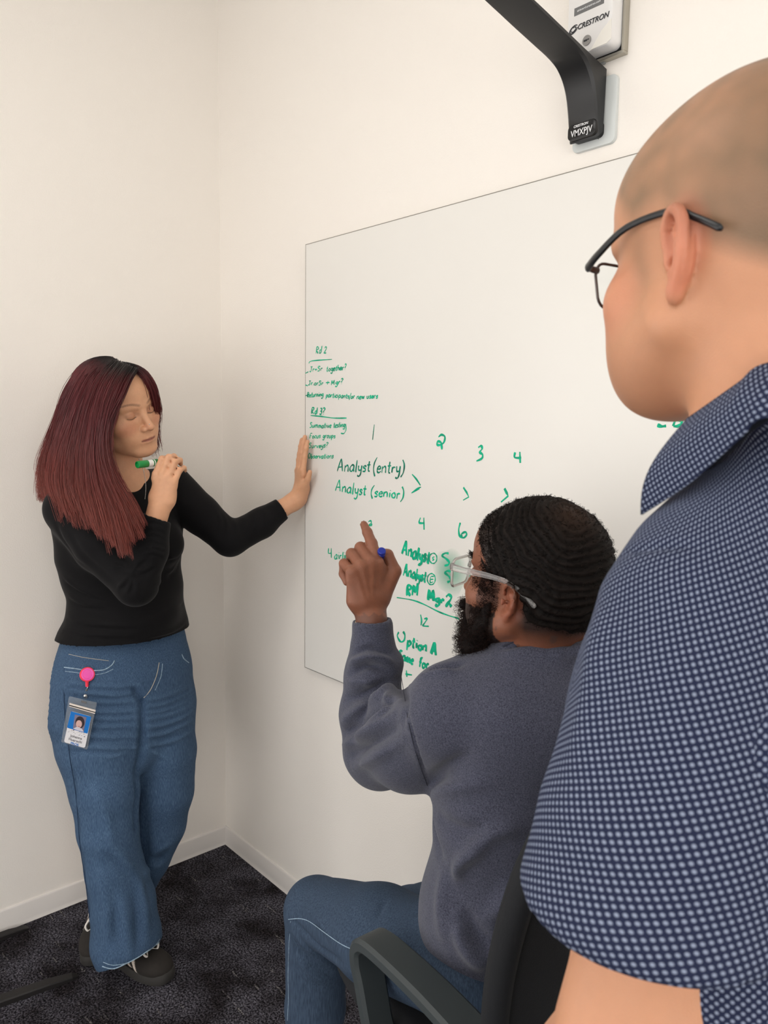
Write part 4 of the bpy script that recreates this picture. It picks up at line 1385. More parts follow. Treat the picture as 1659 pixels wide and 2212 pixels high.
def woman_top():
    f = Field((-.86, 1.74, .90), (-.14, 2.30, 1.50), .0042)
    f.fchain([w_neck - [0, 0, .055], w_chest + [0, 0, .02], w_chest - [0, 0, .06], w_waist + [0, 0, .03], w_waist - [0, 0, .06], P(268, 1400, 2.07), P(268, 1440, 2.07)],
             WM_L, [(.13, .085), (.168, .112), (.160, .118), (.148, .112), (.158, .120), (.186, .134), (.188, .136)], k=.03)
    for x, u, v in ((1, 350, 1150), (-1, 235, 1165)):
        f.ell(w_chest + WM_L * x * .072 + WM_F * .092 - [0, 0, .040], (.062, .062, .060), k=.035)
    f.ell(w_waist + WM_F * .05 - [0, 0, .02], (.11, .09, .07), k=.04)
    f.ell(w_waist - WM_L * .085 - WM_F * .02 + [0, 0, .075], (.07, .07, .05), k=.03)      # soft roll at her side
    f.cone(w_neck - [0, 0, .04], w_shL - [.01, 0, -.004], .052, .050, k=.03)
    f.cone(w_neck - [0, 0, .04], w_shR + [.01, 0, -.004], .052, .054, k=.03)
    mid = (w_shL + w_elL) / 2 - [0, 0, .006]
    e2 = w_elL + (w_wrL - w_elL) * .80
    f.chain([w_shL, mid, w_elL, (w_elL + w_wrL) / 2 - [0, 0, .006], e2], [.056, .053, .046, .041, .034], k=.014)
    c1 = w_elR + (w_wrR - w_elR) * .88
    mid = w_shR * .5 + w_elR * .5 - [.008, 0, .0]
    f.chain([w_shR, mid, w_elR + [-.004, 0, 0], (w_elR * .55 + w_wrR * .45) + [.004, 0, 0], c1], [.064, .062, .052, .046, .036], k=.016)
    # cuffs cut straight and hollowed, neck opening
    d = (w_wrL - w_elL) / np.linalg.norm(w_wrL - w_elL)
    f.cutball(e2 + d * .004, d, .075)
    f.cone(e2 - d * .01, e2 + d * .05, .0275, .0275, k=0, op='s')
    d2 = (w_wrR - w_elR) / np.linalg.norm(w_wrR - w_elR)
    f.cutball(c1 + d2 * .002, d2 + np.array([.15, 0, .1]), .062)
    f.cone(c1 - d2 * .010, c1 + d2 * .05, .0295, .0295, k=0, op='s')
    f.ell(P(290, 1035, 1.93), (.062, .085, .054), k=.004, op='s')
    f.ell(w_neck + [0, 0, .012], (.062, .062, .05), k=.004, op='s')
    # hem: level of the jeans waistband, falling to the middle of the front
    n = np.array([.10, .04, -1.0])
    f.cut(P(268, 1418, 2.0), n)
    f.ell(P(268, 1470, 2.07), (.165, .150, .055), k=.004, op='s')
    V, F = f.mesh(relax=1)
    Nn = vnormals(V, F)
    V = V + Nn * (noise3(V, 22, 3.0) * .0016)[:, None]
    S0 = V.copy(); N0 = vnormals(V, F)
    def fp(pts, amp, w):
        fold(V, Nn, [to_surface(S0, N0, u, v) for u, v in pts], amp, w)
    # gathers fanning out of the right elbow crease, rucks of the forearm, rings of the left sleeve
    for q in ([(285, 1232), (270, 1216), (252, 1208)], [(285, 1234), (262, 1226), (240, 1224)], [(288, 1236), (300, 1214), (316, 1202)], [(288, 1238), (310, 1230), (330, 1222)],
              [(285, 1240), (282, 1262), (274, 1280)], [(287, 1240), (296, 1262), (300, 1282)], [(284, 1238), (268, 1256), (254, 1270)]):
        fp(q, .0042, .0055); fp([(u + 4, v + 6) for u, v in q], -.0035, .0055)
    for k_ in range(6):
        v0 = 1122 + k_ * 14
        fp([(308, v0 + 4), (330, v0), (360, v0 + 12)], .0030 if k_ % 2 else .0022, .0042)
        fp([(312, v0 + 10), (332, v0 + 7), (356, v0 + 18)], -.0024, .004)
    for k_, (u0, v0) in enumerate(((470, 1105), (486, 1112), (505, 1118), (525, 1113), (545, 1106), (566, 1096), (586, 1086))):
        fp([(u0, v0), (u0 + 6, v0 + 18), (u0 + 5, v0 + 42)], .0026, .0048)
    for q in ([(150, 1150), (190, 1210), (250, 1262)], [(118, 1120), (140, 1180), (185, 1228)]):
        fp(q, -.0045, .009)
    for q in ([(412, 1185), (372, 1205), (338, 1236)], [(402, 1215), (370, 1235), (340, 1262)], [(403, 1296), (350, 1316), (290, 1320)], [(146, 1332), (210, 1350), (300, 1350)],
              [(138, 1356), (200, 1370), (290, 1372)], [(404, 1346), (360, 1368), (310, 1378)], [(150, 1288), (180, 1303), (230, 1308)], [(140, 1250), (170, 1272), (220, 1290)],
              [(136, 1378), (210, 1396), (300, 1398), (380, 1392)]):
        fp(q, .0042, .0065); fp([(u, v + 8) for u, v in q], -.0038, .006)
    o = skin_obj('long_sleeved_top', V, F, m_top, woman)
    o['label'] = 'black fitted long sleeved top'


woman_top()

# ---- blue jeans
def denim(name, c0, c1, c2, fade=True, scale=1.0):
    m, nt, b = new_mat(name)
    L = nt.links.new
    at = N(nt, 'ShaderNodeAttribute', attribute_name='tint')
    tc = N(nt, 'ShaderNodeTexCoord')
    mp = N(nt, 'ShaderNodeMapping'); mp.inputs['Scale'].default_value = (420 * scale, 420 * scale, 34 * scale); L(tc.outputs['Object'], mp.inputs[0])
    nz = N(nt, 'ShaderNodeTexNoise', in_Scale=1.0, in_Detail=3.0, in_Roughness=.55); L(mp.outputs[0], nz.inputs['Vector'])
    r = N(nt, 'ShaderNodeValToRGB')
    r.color_ramp.elements[0].position = .3; r.color_ramp.elements[0].color = (*lin(c0), 1)
    r.color_ramp.elements[1].position = .72; r.color_ramp.elements[1].color = (*lin(c2), 1)
    e = r.color_ramp.elements.new(.5); e.color = (*lin(c1), 1)
    L(nz.outputs['Fac'], r.inputs[0])
    mx = N(nt, 'ShaderNodeMix', data_type='RGBA', blend_type='MULTIPLY'); mx.inputs[0].default_value = 1
    L(r.outputs[0], mx.inputs[6]); L(at.outputs['Color'], mx.inputs[7])
    L(mx.outputs[2], b.inputs['Base Color'])
    b.inputs['Roughness'].default_value = .9; b.inputs['Specular IOR Level'].default_value = .15
    bp = N(nt, 'ShaderNodeBump', in_Strength=.4, in_Distance=.0005); L(nz.outputs['Fac'], bp.inputs['Height']); L(bp.outputs[0], b.inputs['Normal'])
    return m


m_denim = denim('washed_blue_denim', (48, 67, 92), (64, 86, 112), (86, 108, 134), scale=2.1)
m_thread = mat('pale_thread', (176, 170, 158), rough=.9)


def woman_jeans():
    f = Field((-.86, 1.72, .0), (-.36, 2.46, 1.12), .0046)
    f.fchain([P(268, 1392, 2.07), P(266, 1450, 2.07), P(264, 1530, 2.07), P(264, 1580, 2.07)], WM_L,
             [(.172, .120), (.190, .136), (.203, .150), (.170, .145)], k=.03)
    f.ell(P(190, 1520, 2.11), (.09, .09, .11), k=.04)
    # near leg, flaring to the hem
    legn = [(214, 1540, 2.00, .112, .112), (212, 1610, 1.985, .108, .110), (226, 1700, 1.965, .091, .097), (233, 1790, 1.95, .078, .088), (246, 1870, 1.945, .078, .088),
            (262, 1950, 1.94, .087, .094), (272, 2030, 1.93, .093, .099), (286, 2085, 1.93, .080, .098), (290, 2135, 1.93, .078, .096)]
    f.fchain([P(u, v, b) for u, v, b, _, _ in legn], np.array([1.0, .1, 0]), [(a, c) for *_, a, c in legn], k=.012)
    legf = [(345, 1540, 2.10, .098, .112), (354, 1620, 2.10, .088, .100), (356, 1710, 2.10, .080, .090), (344, 1780, 2.10, .074, .082), (314, 1850, 2.10, .071, .074),
            (276, 1920, 2.10, .070, .072), (252, 1975, 2.10, .066, .070), (248, 2025, 2.09, .064, .068)]
    f.fchain([P(u, v, b) for u, v, b, _, _ in legf], np.array([1.0, .1, 0]), [(a, c) for *_, a, c in legf], k=.012)
    f.cone(P(303, 1680, 1.99), P(306, 1850, 2.02), .002, .018, k=.02, op='s')
    # hems
    f.cutball(P(284, 2058, 1.93), np.array([.45, -.30, -1.0]), .150)
    f.flat(P(285, 2050, 1.93), P(290, 2140, 1.93), (1, .1, 0), (.070, .087), (.070, .088), k=0, op='s')
    f.cutball(P(246, 2004, 2.10), np.array([-.2, .0, -1.0]), .095)
    f.flat(P(250, 1995, 2.095), P(247, 2040, 2.09), (1, .1, 0), (.054, .056), (.056, .058), k=0, op='s')
    V, F = f.mesh(relax=1)
    Nn = vnormals(V, F)
    Nf = Nn[:, 1] < .25
    V = V + Nn * (noise3(V * [1, 1, .5], 16, 1.0) * .0028 + noise3(V * [.5, .5, 1.4], 34, 2.0) * .0012)[:, None]
    col = np.ones((len(V), 3))
    def at(u, v, b=1.93): return P(u, v, b)
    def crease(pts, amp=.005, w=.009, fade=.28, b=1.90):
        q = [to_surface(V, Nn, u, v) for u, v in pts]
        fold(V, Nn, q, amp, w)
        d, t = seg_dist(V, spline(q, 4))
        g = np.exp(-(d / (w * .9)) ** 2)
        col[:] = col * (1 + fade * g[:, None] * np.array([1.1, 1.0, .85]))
    # whiskers at the hips, both thighs
    for i, y in enumerate((1478, 1496, 1512, 1534, 1548, 1566, 1588, 1612)):
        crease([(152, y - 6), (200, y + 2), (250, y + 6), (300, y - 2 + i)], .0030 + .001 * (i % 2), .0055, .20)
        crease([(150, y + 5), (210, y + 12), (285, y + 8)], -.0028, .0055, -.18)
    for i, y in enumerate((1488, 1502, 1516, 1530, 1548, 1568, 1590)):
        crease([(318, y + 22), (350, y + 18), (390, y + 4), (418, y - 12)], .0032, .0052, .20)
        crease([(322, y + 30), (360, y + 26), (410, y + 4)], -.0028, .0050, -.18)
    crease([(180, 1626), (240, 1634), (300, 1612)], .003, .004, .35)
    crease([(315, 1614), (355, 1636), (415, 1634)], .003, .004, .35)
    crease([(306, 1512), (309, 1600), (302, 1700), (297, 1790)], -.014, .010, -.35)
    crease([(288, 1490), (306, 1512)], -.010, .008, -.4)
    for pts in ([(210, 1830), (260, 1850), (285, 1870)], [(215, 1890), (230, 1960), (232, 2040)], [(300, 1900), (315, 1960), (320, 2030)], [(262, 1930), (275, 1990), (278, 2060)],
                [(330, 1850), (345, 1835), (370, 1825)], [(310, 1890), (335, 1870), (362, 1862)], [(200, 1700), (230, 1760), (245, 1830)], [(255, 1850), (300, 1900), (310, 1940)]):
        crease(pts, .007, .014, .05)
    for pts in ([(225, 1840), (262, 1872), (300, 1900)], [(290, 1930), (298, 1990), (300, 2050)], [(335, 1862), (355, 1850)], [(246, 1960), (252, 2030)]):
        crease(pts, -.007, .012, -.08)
    # worn fronts lighter, seat and inside darker
    wf = np.exp(-(((V - P(228, 1690, 1.9)) / [.055, .12, .20]) ** 2).sum(1)); col *= (1 + .22 * wf)[:, None]
    wf = np.exp(-(((V - P(360, 1640, 2.02)) / [.045, .12, .15]) ** 2).sum(1)); col *= (1 + .22 * wf)[:, None]
    o = skin_obj('jeans', V, F, m_denim, woman, np.clip(col, .3, 2.2))
    o['label'] = 'wide-legged washed blue jeans'
    return V, Nn, o


jV, jN, jeans = woman_jeans()


def seam(name, V, Nn, pts, r, m, parent, off=.0006, n=5, dash=None):
    q = [to_surface(V, Nn, u, v, off) for u, v in pts]
    q = spline(q, 6)
    mb = MB()
    if dash:
        L = [q[i:i + dash] for i in range(0, len(q) - 1, dash + 1)]
        for s_ in L:
            if len(s_) > 1: mb.tube([to_world(p) for p in s_], r, n)
    else:
        mb.tube([to_world(p) for p in q], r, n)
    o = mb.build(name, m, parent, smooth=True)
    return o


# pockets, fly and seams of the jeans, as sub-parts
m_seam = mat('bleached_denim_seam', (150, 172, 190), rough=.95, var=.3, vscale=150)
m_seam_d = mat('dark_denim_seam', (38, 58, 86), rough=.95)
sp = lambda pts, r, m, nm: seam(nm, jV, jN, pts, r, m, jeans)
sp([(138, 1440), (160, 1444), (190, 1447), (222, 1446), (240, 1438), (249, 1427)], .0016, m_seam, 'pocket_edge')
sp([(140, 1449), (162, 1452), (192, 1455), (224, 1454), (246, 1444)], .0008, m_seam, 'pocket_stitching')
sp([(148, 1414), (175, 1417), (205, 1424), (236, 1428)], .0008, m_thread, 'pocket_stitching')
sp([(396, 1412), (400, 1424), (411, 1431)], .0016, m_seam, 'pocket_edge')
sp([(345, 1430), (338, 1460), (326, 1490), (310, 1508)], .0010, m_thread, 'fly_stitching')
sp([(352, 1432), (347, 1462), (336, 1490)], .0008, m_seam, 'fly_stitching')
sp([(139, 1440), (137, 1500), (142, 1560), (152, 1640), (163, 1720), (172, 1820), (180, 1900), (190, 1980)], .0010, m_seam_d, 'outer_seam')
sp([(222, 2088), (245, 2093), (275, 2090), (305, 2078), (330, 2060), (347, 2038)], .0016, m_seam, 'hem_edge')
sp([(222, 2080), (245, 2084), (275, 2082), (305, 2070), (330, 2052), (349, 2028)], .0008, m_seam, 'hem_stitching')
# ------------------------------------------------------------------ her hair
def hair_material(name, rough=.38, spec=.5):
    m, nt, b = new_mat(name)
    L = nt.links.new
    at = N(nt, 'ShaderNodeAttribute', attribute_name='tint')
    L(at.outputs['Color'], b.inputs['Base Color'])
    b.inputs['Roughness'].default_value = rough
    b.inputs['Specular IOR Level'].default_value = spec
    return m


m_hair = hair_material('dyed_red_hair', .34, .5)
GUIDES = [
    [(228, 780, 2.05), (184, 797, 2.07), (150, 850, 2.08), (142, 930, 2.12), (118, 990, 2.08), (108, 1040, 2.04), (112, 1075, 2.02)],
    [(224, 780, 2.00), (182, 798, 1.985), (150, 848, 1.99), (128, 905, 2.01), (106, 962, 2.03), (92, 1010, 2.00), (96, 1050, 1.97), (112, 1105, 1.94)],
    [(232, 780, 1.99), (190, 806, 1.945), (163, 858, 1.935), (143, 918, 1.935), (124, 980, 1.935), (116, 1040, 1.91), (130, 1090, 1.89), (144, 1140, 1.875)],
    [(245, 783, 1.965), (212, 813, 1.925), (188, 868, 1.90), (170, 930, 1.89), (158, 990, 1.885), (156, 1050, 1.87), (170, 1095, 1.86), (186, 1138, 1.845)],
    [(258, 788, 1.955), (234, 820, 1.91), (215, 870, 1.885), (204, 930, 1.87), (198, 990, 1.865), (204, 1050, 1.855), (220, 1120, 1.825), (236, 1195, 1.79)],
    [(274, 793, 1.95), (255, 820, 1.905), (238, 860, 1.88), (226, 910, 1.865), (220, 965, 1.865), (232, 1030, 1.855), (262, 1110, 1.825), (288, 1208, 1.785)],
    [(292, 798, 1.955), (276, 822, 1.915), (260, 856, 1.895), (240, 890, 1.875), (229, 925, 1.868), (230, 975, 1.87), (250, 1030, 1.86), (283, 1085, 1.84), (304, 1130, 1.825)],
]
GUIDE_FAR = [
    [(286, 795, 1.96), (308, 806, 1.955), (324, 832, 1.965), (332, 862, 1.985), (336, 888, 2.01), (332, 915, 2.05), (332, 945, 2.07), (345, 985, 2.06)],
    [(270, 787, 1.98), (298, 796, 1.985), (320, 822, 2.0), (331, 858, 2.02), (335, 890, 2.04), (326, 930, 2.08), (330, 970, 2.09)],
]


def resamp(pts, n):
    pts = np.array(spline(pts, 6)); d = np.concatenate([[0], np.cumsum(np.linalg.norm(np.diff(pts, axis=0), axis=1))])
    t = np.linspace(0, d[-1], n)
    return np.stack([np.interp(t, d, pts[:, k]) for k in range(3)], 1)


GN = 22
gds = np.array([resamp([P(*q) for q in g], GN) for g in GUIDES])
gfar = np.array([resamp([P(*q) for q in g], GN) for g in GUIDE_FAR])


def hair_color(t, rs, n):
    root = np.array(lin((22, 14, 15))); mid = np.array(lin((98, 34, 38))); tip = np.array(lin((132, 62, 52)))
    a = np.clip((t - .04) / .12, 0, 1)[:, None]; b = np.clip((t - .35) / .5, 0, 1)[:, None]
    c = root * (1 - a) + (mid * (1 - b) + tip * b) * a
    return c * (0.62 + .55 * rs)


def tubes(paths, r0, r1, sides=3):
    """paths: (S, n, 3) -> one mesh of thin tapered strands"""
    S, n, _ = paths.shape
    t = np.gradient(paths, axis=1); t /= np.linalg.norm(t, axis=2)[..., None] + 1e-9
    ref = np.array([.3, .9, .2]); a = np.cross(t, ref); a /= np.linalg.norm(a, axis=2)[..., None] + 1e-9
    b = np.cross(t, a)
    r = np.linspace(r0, r1, n)[None, :, None]
    V = np.stack([paths + r * (math.cos(2 * math.pi * k / sides) * a + math.sin(2 * math.pi * k / sides) * b) for k in range(sides)], 2)
    V = V.reshape(-1, 3)
    idx = np.arange(S * n * sides).reshape(S, n, sides)
    F = np.stack([idx[:, :-1, :], np.roll(idx, -1, 2)[:, :-1, :], np.roll(idx, -1, 2)[:, 1:, :], idx[:, 1:, :]], -1).reshape(-1, 4)
    return V, F


def make_hair():
    rs = np.random.RandomState(11)
    # the mass
    f = Field((-.90, 1.70, 1.20), (-.50, 2.24, 1.62), .0035)
    f.frame(wh_M, wh_o, WS)
    f.ell((0, -.030, .038), (.0835, .106, .0895), k=0)
    f.ell((0, -.070, -.01), (.080, .075, .09), k=.03)
    f.frame()
    for gi, g in enumerate(gds[:-1]):
        q = g + [.004 if gi < 2 else 0, .030, -.004]
        m_ = .55 if gi == 5 else 1.0
        f.chain([tuple(p) for p in q[3::3]], list(np.linspace(.027 * m_, .008 * m_, len(q[3::3]))), k=.02)
    for g in gfar:
        q = g + [-.010, .020, -.004]
        f.chain([tuple(p) for p in q[2:-4:3]], list(np.linspace(.014, .008, len(q[2:-4:3]))), k=.012)
    # the face stays free
    f.frame(wh_M, wh_o, WS)
    f.ell((-.004, .105, -.030), (.066, .074, .086), k=.01, op='s')
    f.ell((-.030, .080, -.055), (.045, .070, .070), k=.01, op='s')
    f.frame()
    V, F = f.mesh(relax=1)
    pl = np.array([P(262, 785, 1.97), P(292, 800, 1.955)])
    dd, _ = seg_dist(V, [P(228, 780, 2.06), pl[0], pl[1]])
    t = np.clip(dd / .42, 0, 1)
    st = .5 + .35 * np.sin(V[:, 0] * 900 + 3 * np.sin(V[:, 2] * 30)) * np.sin(V[:, 0] * 370 + V[:, 1] * 500)
    col = hair_color(t * .95 + .03, st[:, None] * .8, None)
    o = skin_obj('hair', V, F, m_hair, woman, col)
    o['label'] = 'long straight dyed red hair with dark roots'
    # the strands
    S = 6200
    tt = np.linspace(0, 1, GN)
    s = rs.rand(S) * (len(gds) - 1)
    i0 = np.minimum(s.astype(int), len(gds) - 2); fr = (s - i0)[:, None, None]
    base = gds[i0] * (1 - fr) + gds[i0 + 1] * fr
    nf = 700
    ff = rs.rand(nf)[:, None, None]
    base = np.concatenate([base, gfar[[0] * nf] * (1 - ff) + gfar[[1] * nf] * ff])
    s = np.concatenate([s, 20 + ff[:, 0, 0] * 3])
    S = len(base)
    # clumps
    ncl = 150
    cl = rs.rand(ncl) * 26; k = np.argmin(np.abs(cl[None, :] - s[:, None] * 1.0), 1)
    ends = rs.normal(size=(ncl, 3)) * [.015, .008, .016]
    off = rs.normal(size=(S, 3)) * [.0045, .0050, .003]
    w = tt[None, :, None]
    path = base + off[:, None, :] * (1 + 1.2 * w) + ends[k][:, None, :] * np.clip(w - .3, 0, 1) ** 1.5
    # each clump closes towards its end
    for c in range(ncl):
        m = np.where(k == c)[0]
        if len(m) > 1:
            mean = path[m].mean(0, keepdims=True)
            path[m] = path[m] * (1 - .55 * w ** 2) + mean * (.55 * w ** 2)
    ph = rs.rand(S, 3) * 6.28
    wave = np.stack([np.sin(w[..., 0] * (5 + 3 * rs.rand(S, 1)) + ph[:, :1]), np.sin(w[..., 0] * 6 + ph[:, 1:2]), 0 * w[..., 0] + 0 * ph[:, :1]], 2)
    path = path + wave * .0035 * w
    # the strand lengths differ
    ln = (1 - .10 * rs.rand(ncl)[k]) * (1 - .30 * rs.rand(S) ** 2.5)
    ti = np.linspace(0, 1, GN)[None, :] * ln[:, None] * (GN - 1)
    a = np.minimum(ti.astype(int), GN - 2); fr = (ti - a)[..., None]
    ii = np.arange(S)[:, None]
    path = path[ii, a] * (1 - fr) + path[ii, a + 1] * fr
    path[:, :, 1] -= .002
    # strands lie on top of the head
    qh = ((path - wh_o) @ wh_M) / WS; cc = np.array([0, -.030, .038]); rr_ = np.array([.0865, .109, .0925])
    kk = np.sqrt((((qh - cc) / rr_) ** 2).sum(2)) + 1e-6
    sc = np.where(kk < 1.0, 1.0 / kk, 1.0)
    sc = 1 + (sc - 1) * (qh[..., 2] > -.02)
    lift = (1.0 + .03 * rs.rand(S))[:, None] * 1.0
    qh = cc + (qh - cc) * np.where(sc > 1, sc * lift, 1)[..., None]
    path = (qh * WS) @ wh_M.T + wh_o
    V, F = tubes(path, .00075, .00028)
    tcol = np.repeat(ti.ravel() / (GN - 1), 3)
    rnd = np.repeat(np.repeat(rs.rand(S), GN), 3)[:, None]
    col = hair_color(tcol, rnd, None)
    q = skin_obj('hair_strands', V, F, m_hair, woman, col)
    q['kind'] = 'stuff'
    # stray hairs round the crown
    S = 60
    g = gds[rs.randint(0, len(gds), S)].copy()
    up = rs.rand(S)[:, None, None] * .014
    w = np.sin(np.linspace(0, 1, GN) * math.pi)[None, :, None]
    g += np.concatenate([rs.normal(size=(S, 1, 1)) * .012 - .006, 0 * up, up], 2) * w + rs.normal(size=(S, 1, 3)) * .003
    V, F = tubes(g, .0003, .0002)
    q = skin_obj('stray_hairs', V, F, m_hair, woman, hair_color(np.repeat(np.tile(np.linspace(.1, 1, GN), S), 3), np.full((len(V), 1), .5), None))
    q['kind'] = 'stuff'


make_hair()

# ------------------------------------------------------------------ nose stud and necklace
m_silver = mat('silver', (210, 208, 205), rough=.2, metal=1.0)
sv = woman.children[0]
st_ = to_surface(wBV, wBN, 323, 917, .0004)
bm_ = bmesh.new(); bmesh.ops.create_icosphere(bm_, subdivisions=2, radius=.0016)
MB().bm(bm_, to_world(st_)).build('nose_stud', m_silver, woman, smooth=True)
ch = [P(u, v, b) for u, v, b in ((300, 992, 1.955), (308, 1010, 1.935), (313, 1032, 1.925), (315, 1055, 1.92), (313, 1078, 1.915))]
ck = MB()
cq = spline(ch, 8)
for i, p in enumerate(cq):
    ck.tube([to_world(p), to_world(p + np.array([.0004, 0, .0012]))], .0009 if i % 2 else .0012, 6)
ck.tube([to_world(p) for p in cq], .0005, 5)
ck.build('necklace', m_silver, woman, smooth=True)['label'] = 'fine silver chain necklace'

# ------------------------------------------------------------------ the green marker in her hand
m_gcap = mat('green_marker_cap', (14, 140, 66), rough=.35)
m_mwhite = mat('marker_barrel_white', (236, 236, 232), rough=.4)
m_mgreen = mat('marker_print_green', (30, 120, 60), rough=.5)
mk0, mk1 = P(296, 1004, 1.868), P(396, 992, 1.985)
mkr = empty('marker', tuple(to_world((mk0 + mk1) / 2)))
tag(mkr, 'green-capped white dry-erase marker held below the woman\'s chin', 'marker')


def lathe(a, b, prof, n=20):
    """prof: (t along a->b in metres, radius)"""
    a, b = np.asarray(a, float), np.asarray(b, float); d = (b - a) / np.linalg.norm(b - a)
    x = np.cross(d, [0, 0, 1.0]) if abs(d[2]) < .9 else np.cross(d, [1.0, 0, 0]); x /= np.linalg.norm(x); y = np.cross(d, x)
    v = [a + d * t + r * (math.cos(2 * math.pi * k / n) * x + math.sin(2 * math.pi * k / n) * y) for t, r in prof for k in range(n)]
    f = [(i * n + k, i * n + (k + 1) % n, (i + 1) * n + (k + 1) % n, (i + 1) * n + k) for i in range(len(prof) - 1) for k in range(n)]
    f.append(tuple(range(n - 1, -1, -1))); f.append(tuple((len(prof) - 1) * n + k for k in range(n)))
    return MB().add(v, f)


A_, B_ = to_world(mk0), to_world(mk1)
lathe(A_, B_, [(.0045, .0045), (.0045, .0065), (0, .0072), (0.0005, .0084), (.004, .0088), (.030, .0090), (.0305, .0086)]).build('marker_cap', m_gcap, mkr, autosmooth=40)
lathe(A_, B_, [(.0300, .0082), (.0305, .0086), (.042, .0086), (.0425, .0084)]).build('barrel_collar', m_mwhite, mkr, autosmooth=40)
lathe(A_, B_, [(.0425, .0084), (.043, .0087), (.108, .0087), (.113, .0080), (.116, .0050)]).build('barrel', m_mwhite, mkr, autosmooth=40)
lathe(A_, B_, [(.0440, .0085), (.0441, .00885), (.0475, .00885), (.0476, .0085)]).build('print_band', m_mgreen, mkr, autosmooth=40)
lathe(A_, B_, [(.0500, .0085), (.0501, .00885), (.0600, .00885), (.0601, .0085)]).build('print_band', m_mgreen, mkr, autosmooth=40)

# ------------------------------------------------------------------ the badge on her pocket
def js(u, v, off=0.0): return to_surface(jV, jN, u, v, off)
badge = empty('id_badge', tuple(to_world(js(189, 1458))))
tag(badge, 'photo id card in clear holder hanging from a pink reel at her pocket', 'id badge')
m_pink = mat('neon_pink_plastic', (255, 96, 190), rough=.3, coat=.3)
m_coral = mat('neon_coral_plastic', (255, 70, 92), rough=.35)
m_holder = mat('clear_vinyl', (235, 238, 240), rough=.15, trans=.9, ior=1.12)
c_ = js(189, 1458, .004)
vd = (c_ - np.array([0, 0, CAM[2]])); vd /= np.linalg.norm(vd)
nrm = -vd * .9 + np.array([.25, 0, .1]); nrm /= np.linalg.norm(nrm)
cw, nw = to_world(c_), RIG.T @ nrm
lathe(cw - nw * .004, cw + nw, [(0, .0176), (.006, .0184), (.0095, .0184), (.0105, .0176)], 36).build('reel_rim', m_coral, badge, autosmooth=40)
lathe(cw + nw * .0058, cw + nw, [(0, .0158), (.0018, .0152), (.0022, .0128), (.0016, .0112), (.0022, .0106), (.0024, .002)], 36).build('reel_face', m_pink, badge, autosmooth=30)
pj = lambda u, v, d=0.0: to_world(P(u, v, c_[1] - .006 + d))
MB().tube([pj(188, 1470), pj(188, 1477)], [.0052, .0040], 10).build('reel_neck', m_coral, badge, autosmooth=40)
MB().tube([pj(188, 1477), pj(188, 1483)], [.0042, .0036], 10).build('reel_hook', m_coral, badge, autosmooth=40)
MB().tube([pj(190, 1480), pj(189, 1486), pj(186, 1490), pj(187, 1493)], .0012, 7).build('swivel_wire', m_silver, badge, smooth=True)
MB().tube([pj(186.5, 1490), pj(185.5, 1502), pj(182, 1519)], [.0035, .0040, .0040], 8, flat=.2, updir=tuple(RIG.T @ np.array([0, 1.0, 0]))).build('snap_strap', m_holder, badge, smooth=True)
sc_ = pj(184.5, 1503, -.002)
lathe(sc_, sc_ + nw, [(0, .0048), (.0020, .0044), (.0032, .0026), (.0034, .0005)], 16).build('snap_button', m_silver, badge, autosmooth=50)
bl = min(js(u, v)[1] for u, v in ((138, 1560), (140, 1600), (150, 1530), (136, 1585), (150, 1610))) - .010
br = min(js(u, v)[1] for u, v in ((205, 1520), (195, 1560), (188, 1600), (170, 1560), (185, 1618), (165, 1610), (160, 1585))) - .009
bl = min(bl, br + .03)
def bp(u, v, lift=0.0):
    t = (u - 136) / 70.0
    return to_world(P(u, v, bl * (1 - t) + br * t - lift))
def quad(name, px, lift, th, m, parent=badge, r=0):
    q = [bp(u, v, lift) for u, v in px]
    n_ = RIG.T @ np.array([0, 1.0, 0])
    return MB().prism(q, n_ * th).build(name, m, parent)
def rq(px, r=.12, n=4):
    """rounded quad in pixels"""
    px = [np.array(p, float) for p in px]; out = []
    for i in range(4):
        a, b, c = px[i - 1], px[i], px[(i + 1) % 4]
        L = min(np.linalg.norm(a - b), np.linalg.norm(c - b)) * r
        p0 = b + (a - b) / np.linalg.norm(a - b) * L; p2 = b + (c - b) / np.linalg.norm(c - b) * L
        for k in range(n + 1):
            t = k / n; out.append(tuple((1 - t) ** 2 * p0 + 2 * t * (1 - t) * b + t * t * p2))
    return out
quad('card_holder', rq([(149, 1504), (209, 1518), (188.5, 1619.5), (132, 1603)], .05), -.0010, .0012, m_holder)
quad('zip_strip', [(150, 1518.5), (206.5, 1534), (205, 1542), (149.5, 1526)], .0016, .0012, mat('zip_plastic', (226, 214, 204), rough=.3))
quad('zip_groove', [(149.8, 1522.5), (206, 1538.2), (205.6, 1540), (149.6, 1524.6)], .0019, .0004, m_black2)
quad('slot_rim', [(176, 1513), (187, 1516), (186.3, 1520), (175.3, 1517)], .0005, .0008, m_silver)
m_cardw = mat('card_white', (222, 220, 222), rough=.35); m_cardb = mat('card_blue', (10, 110, 190), rough=.35)
quad('card', rq([(153, 1536), (197.5, 1548), (183.5, 1616), (138, 1603)], .10), .0008, .0012, m_cardw)
quad('blue_field', rq([(153.2, 1536.4), (197.2, 1548.2), (189, 1585), (144.8, 1572)], .06), .0012, .0004, m_cardb)
quad('portrait', [(161.8, 1543.5), (187, 1549.5), (180.5, 1581.5), (157.5, 1574)], .0015, .0003, mat('portrait_backdrop', (120, 112, 132), rough=.4))
el_ = lambda cx, cy, rx, ry, n=18: [(cx + rx * math.cos(a), cy + ry * math.sin(a)) for a in np.linspace(0, 2 * math.pi, n + 1)[:-1]]
quad('portrait_hair', el_(172.5, 1560.5, 10, 13), .0018, .0002, mat('portrait_hair_dark', (44, 30, 34), rough=.4))
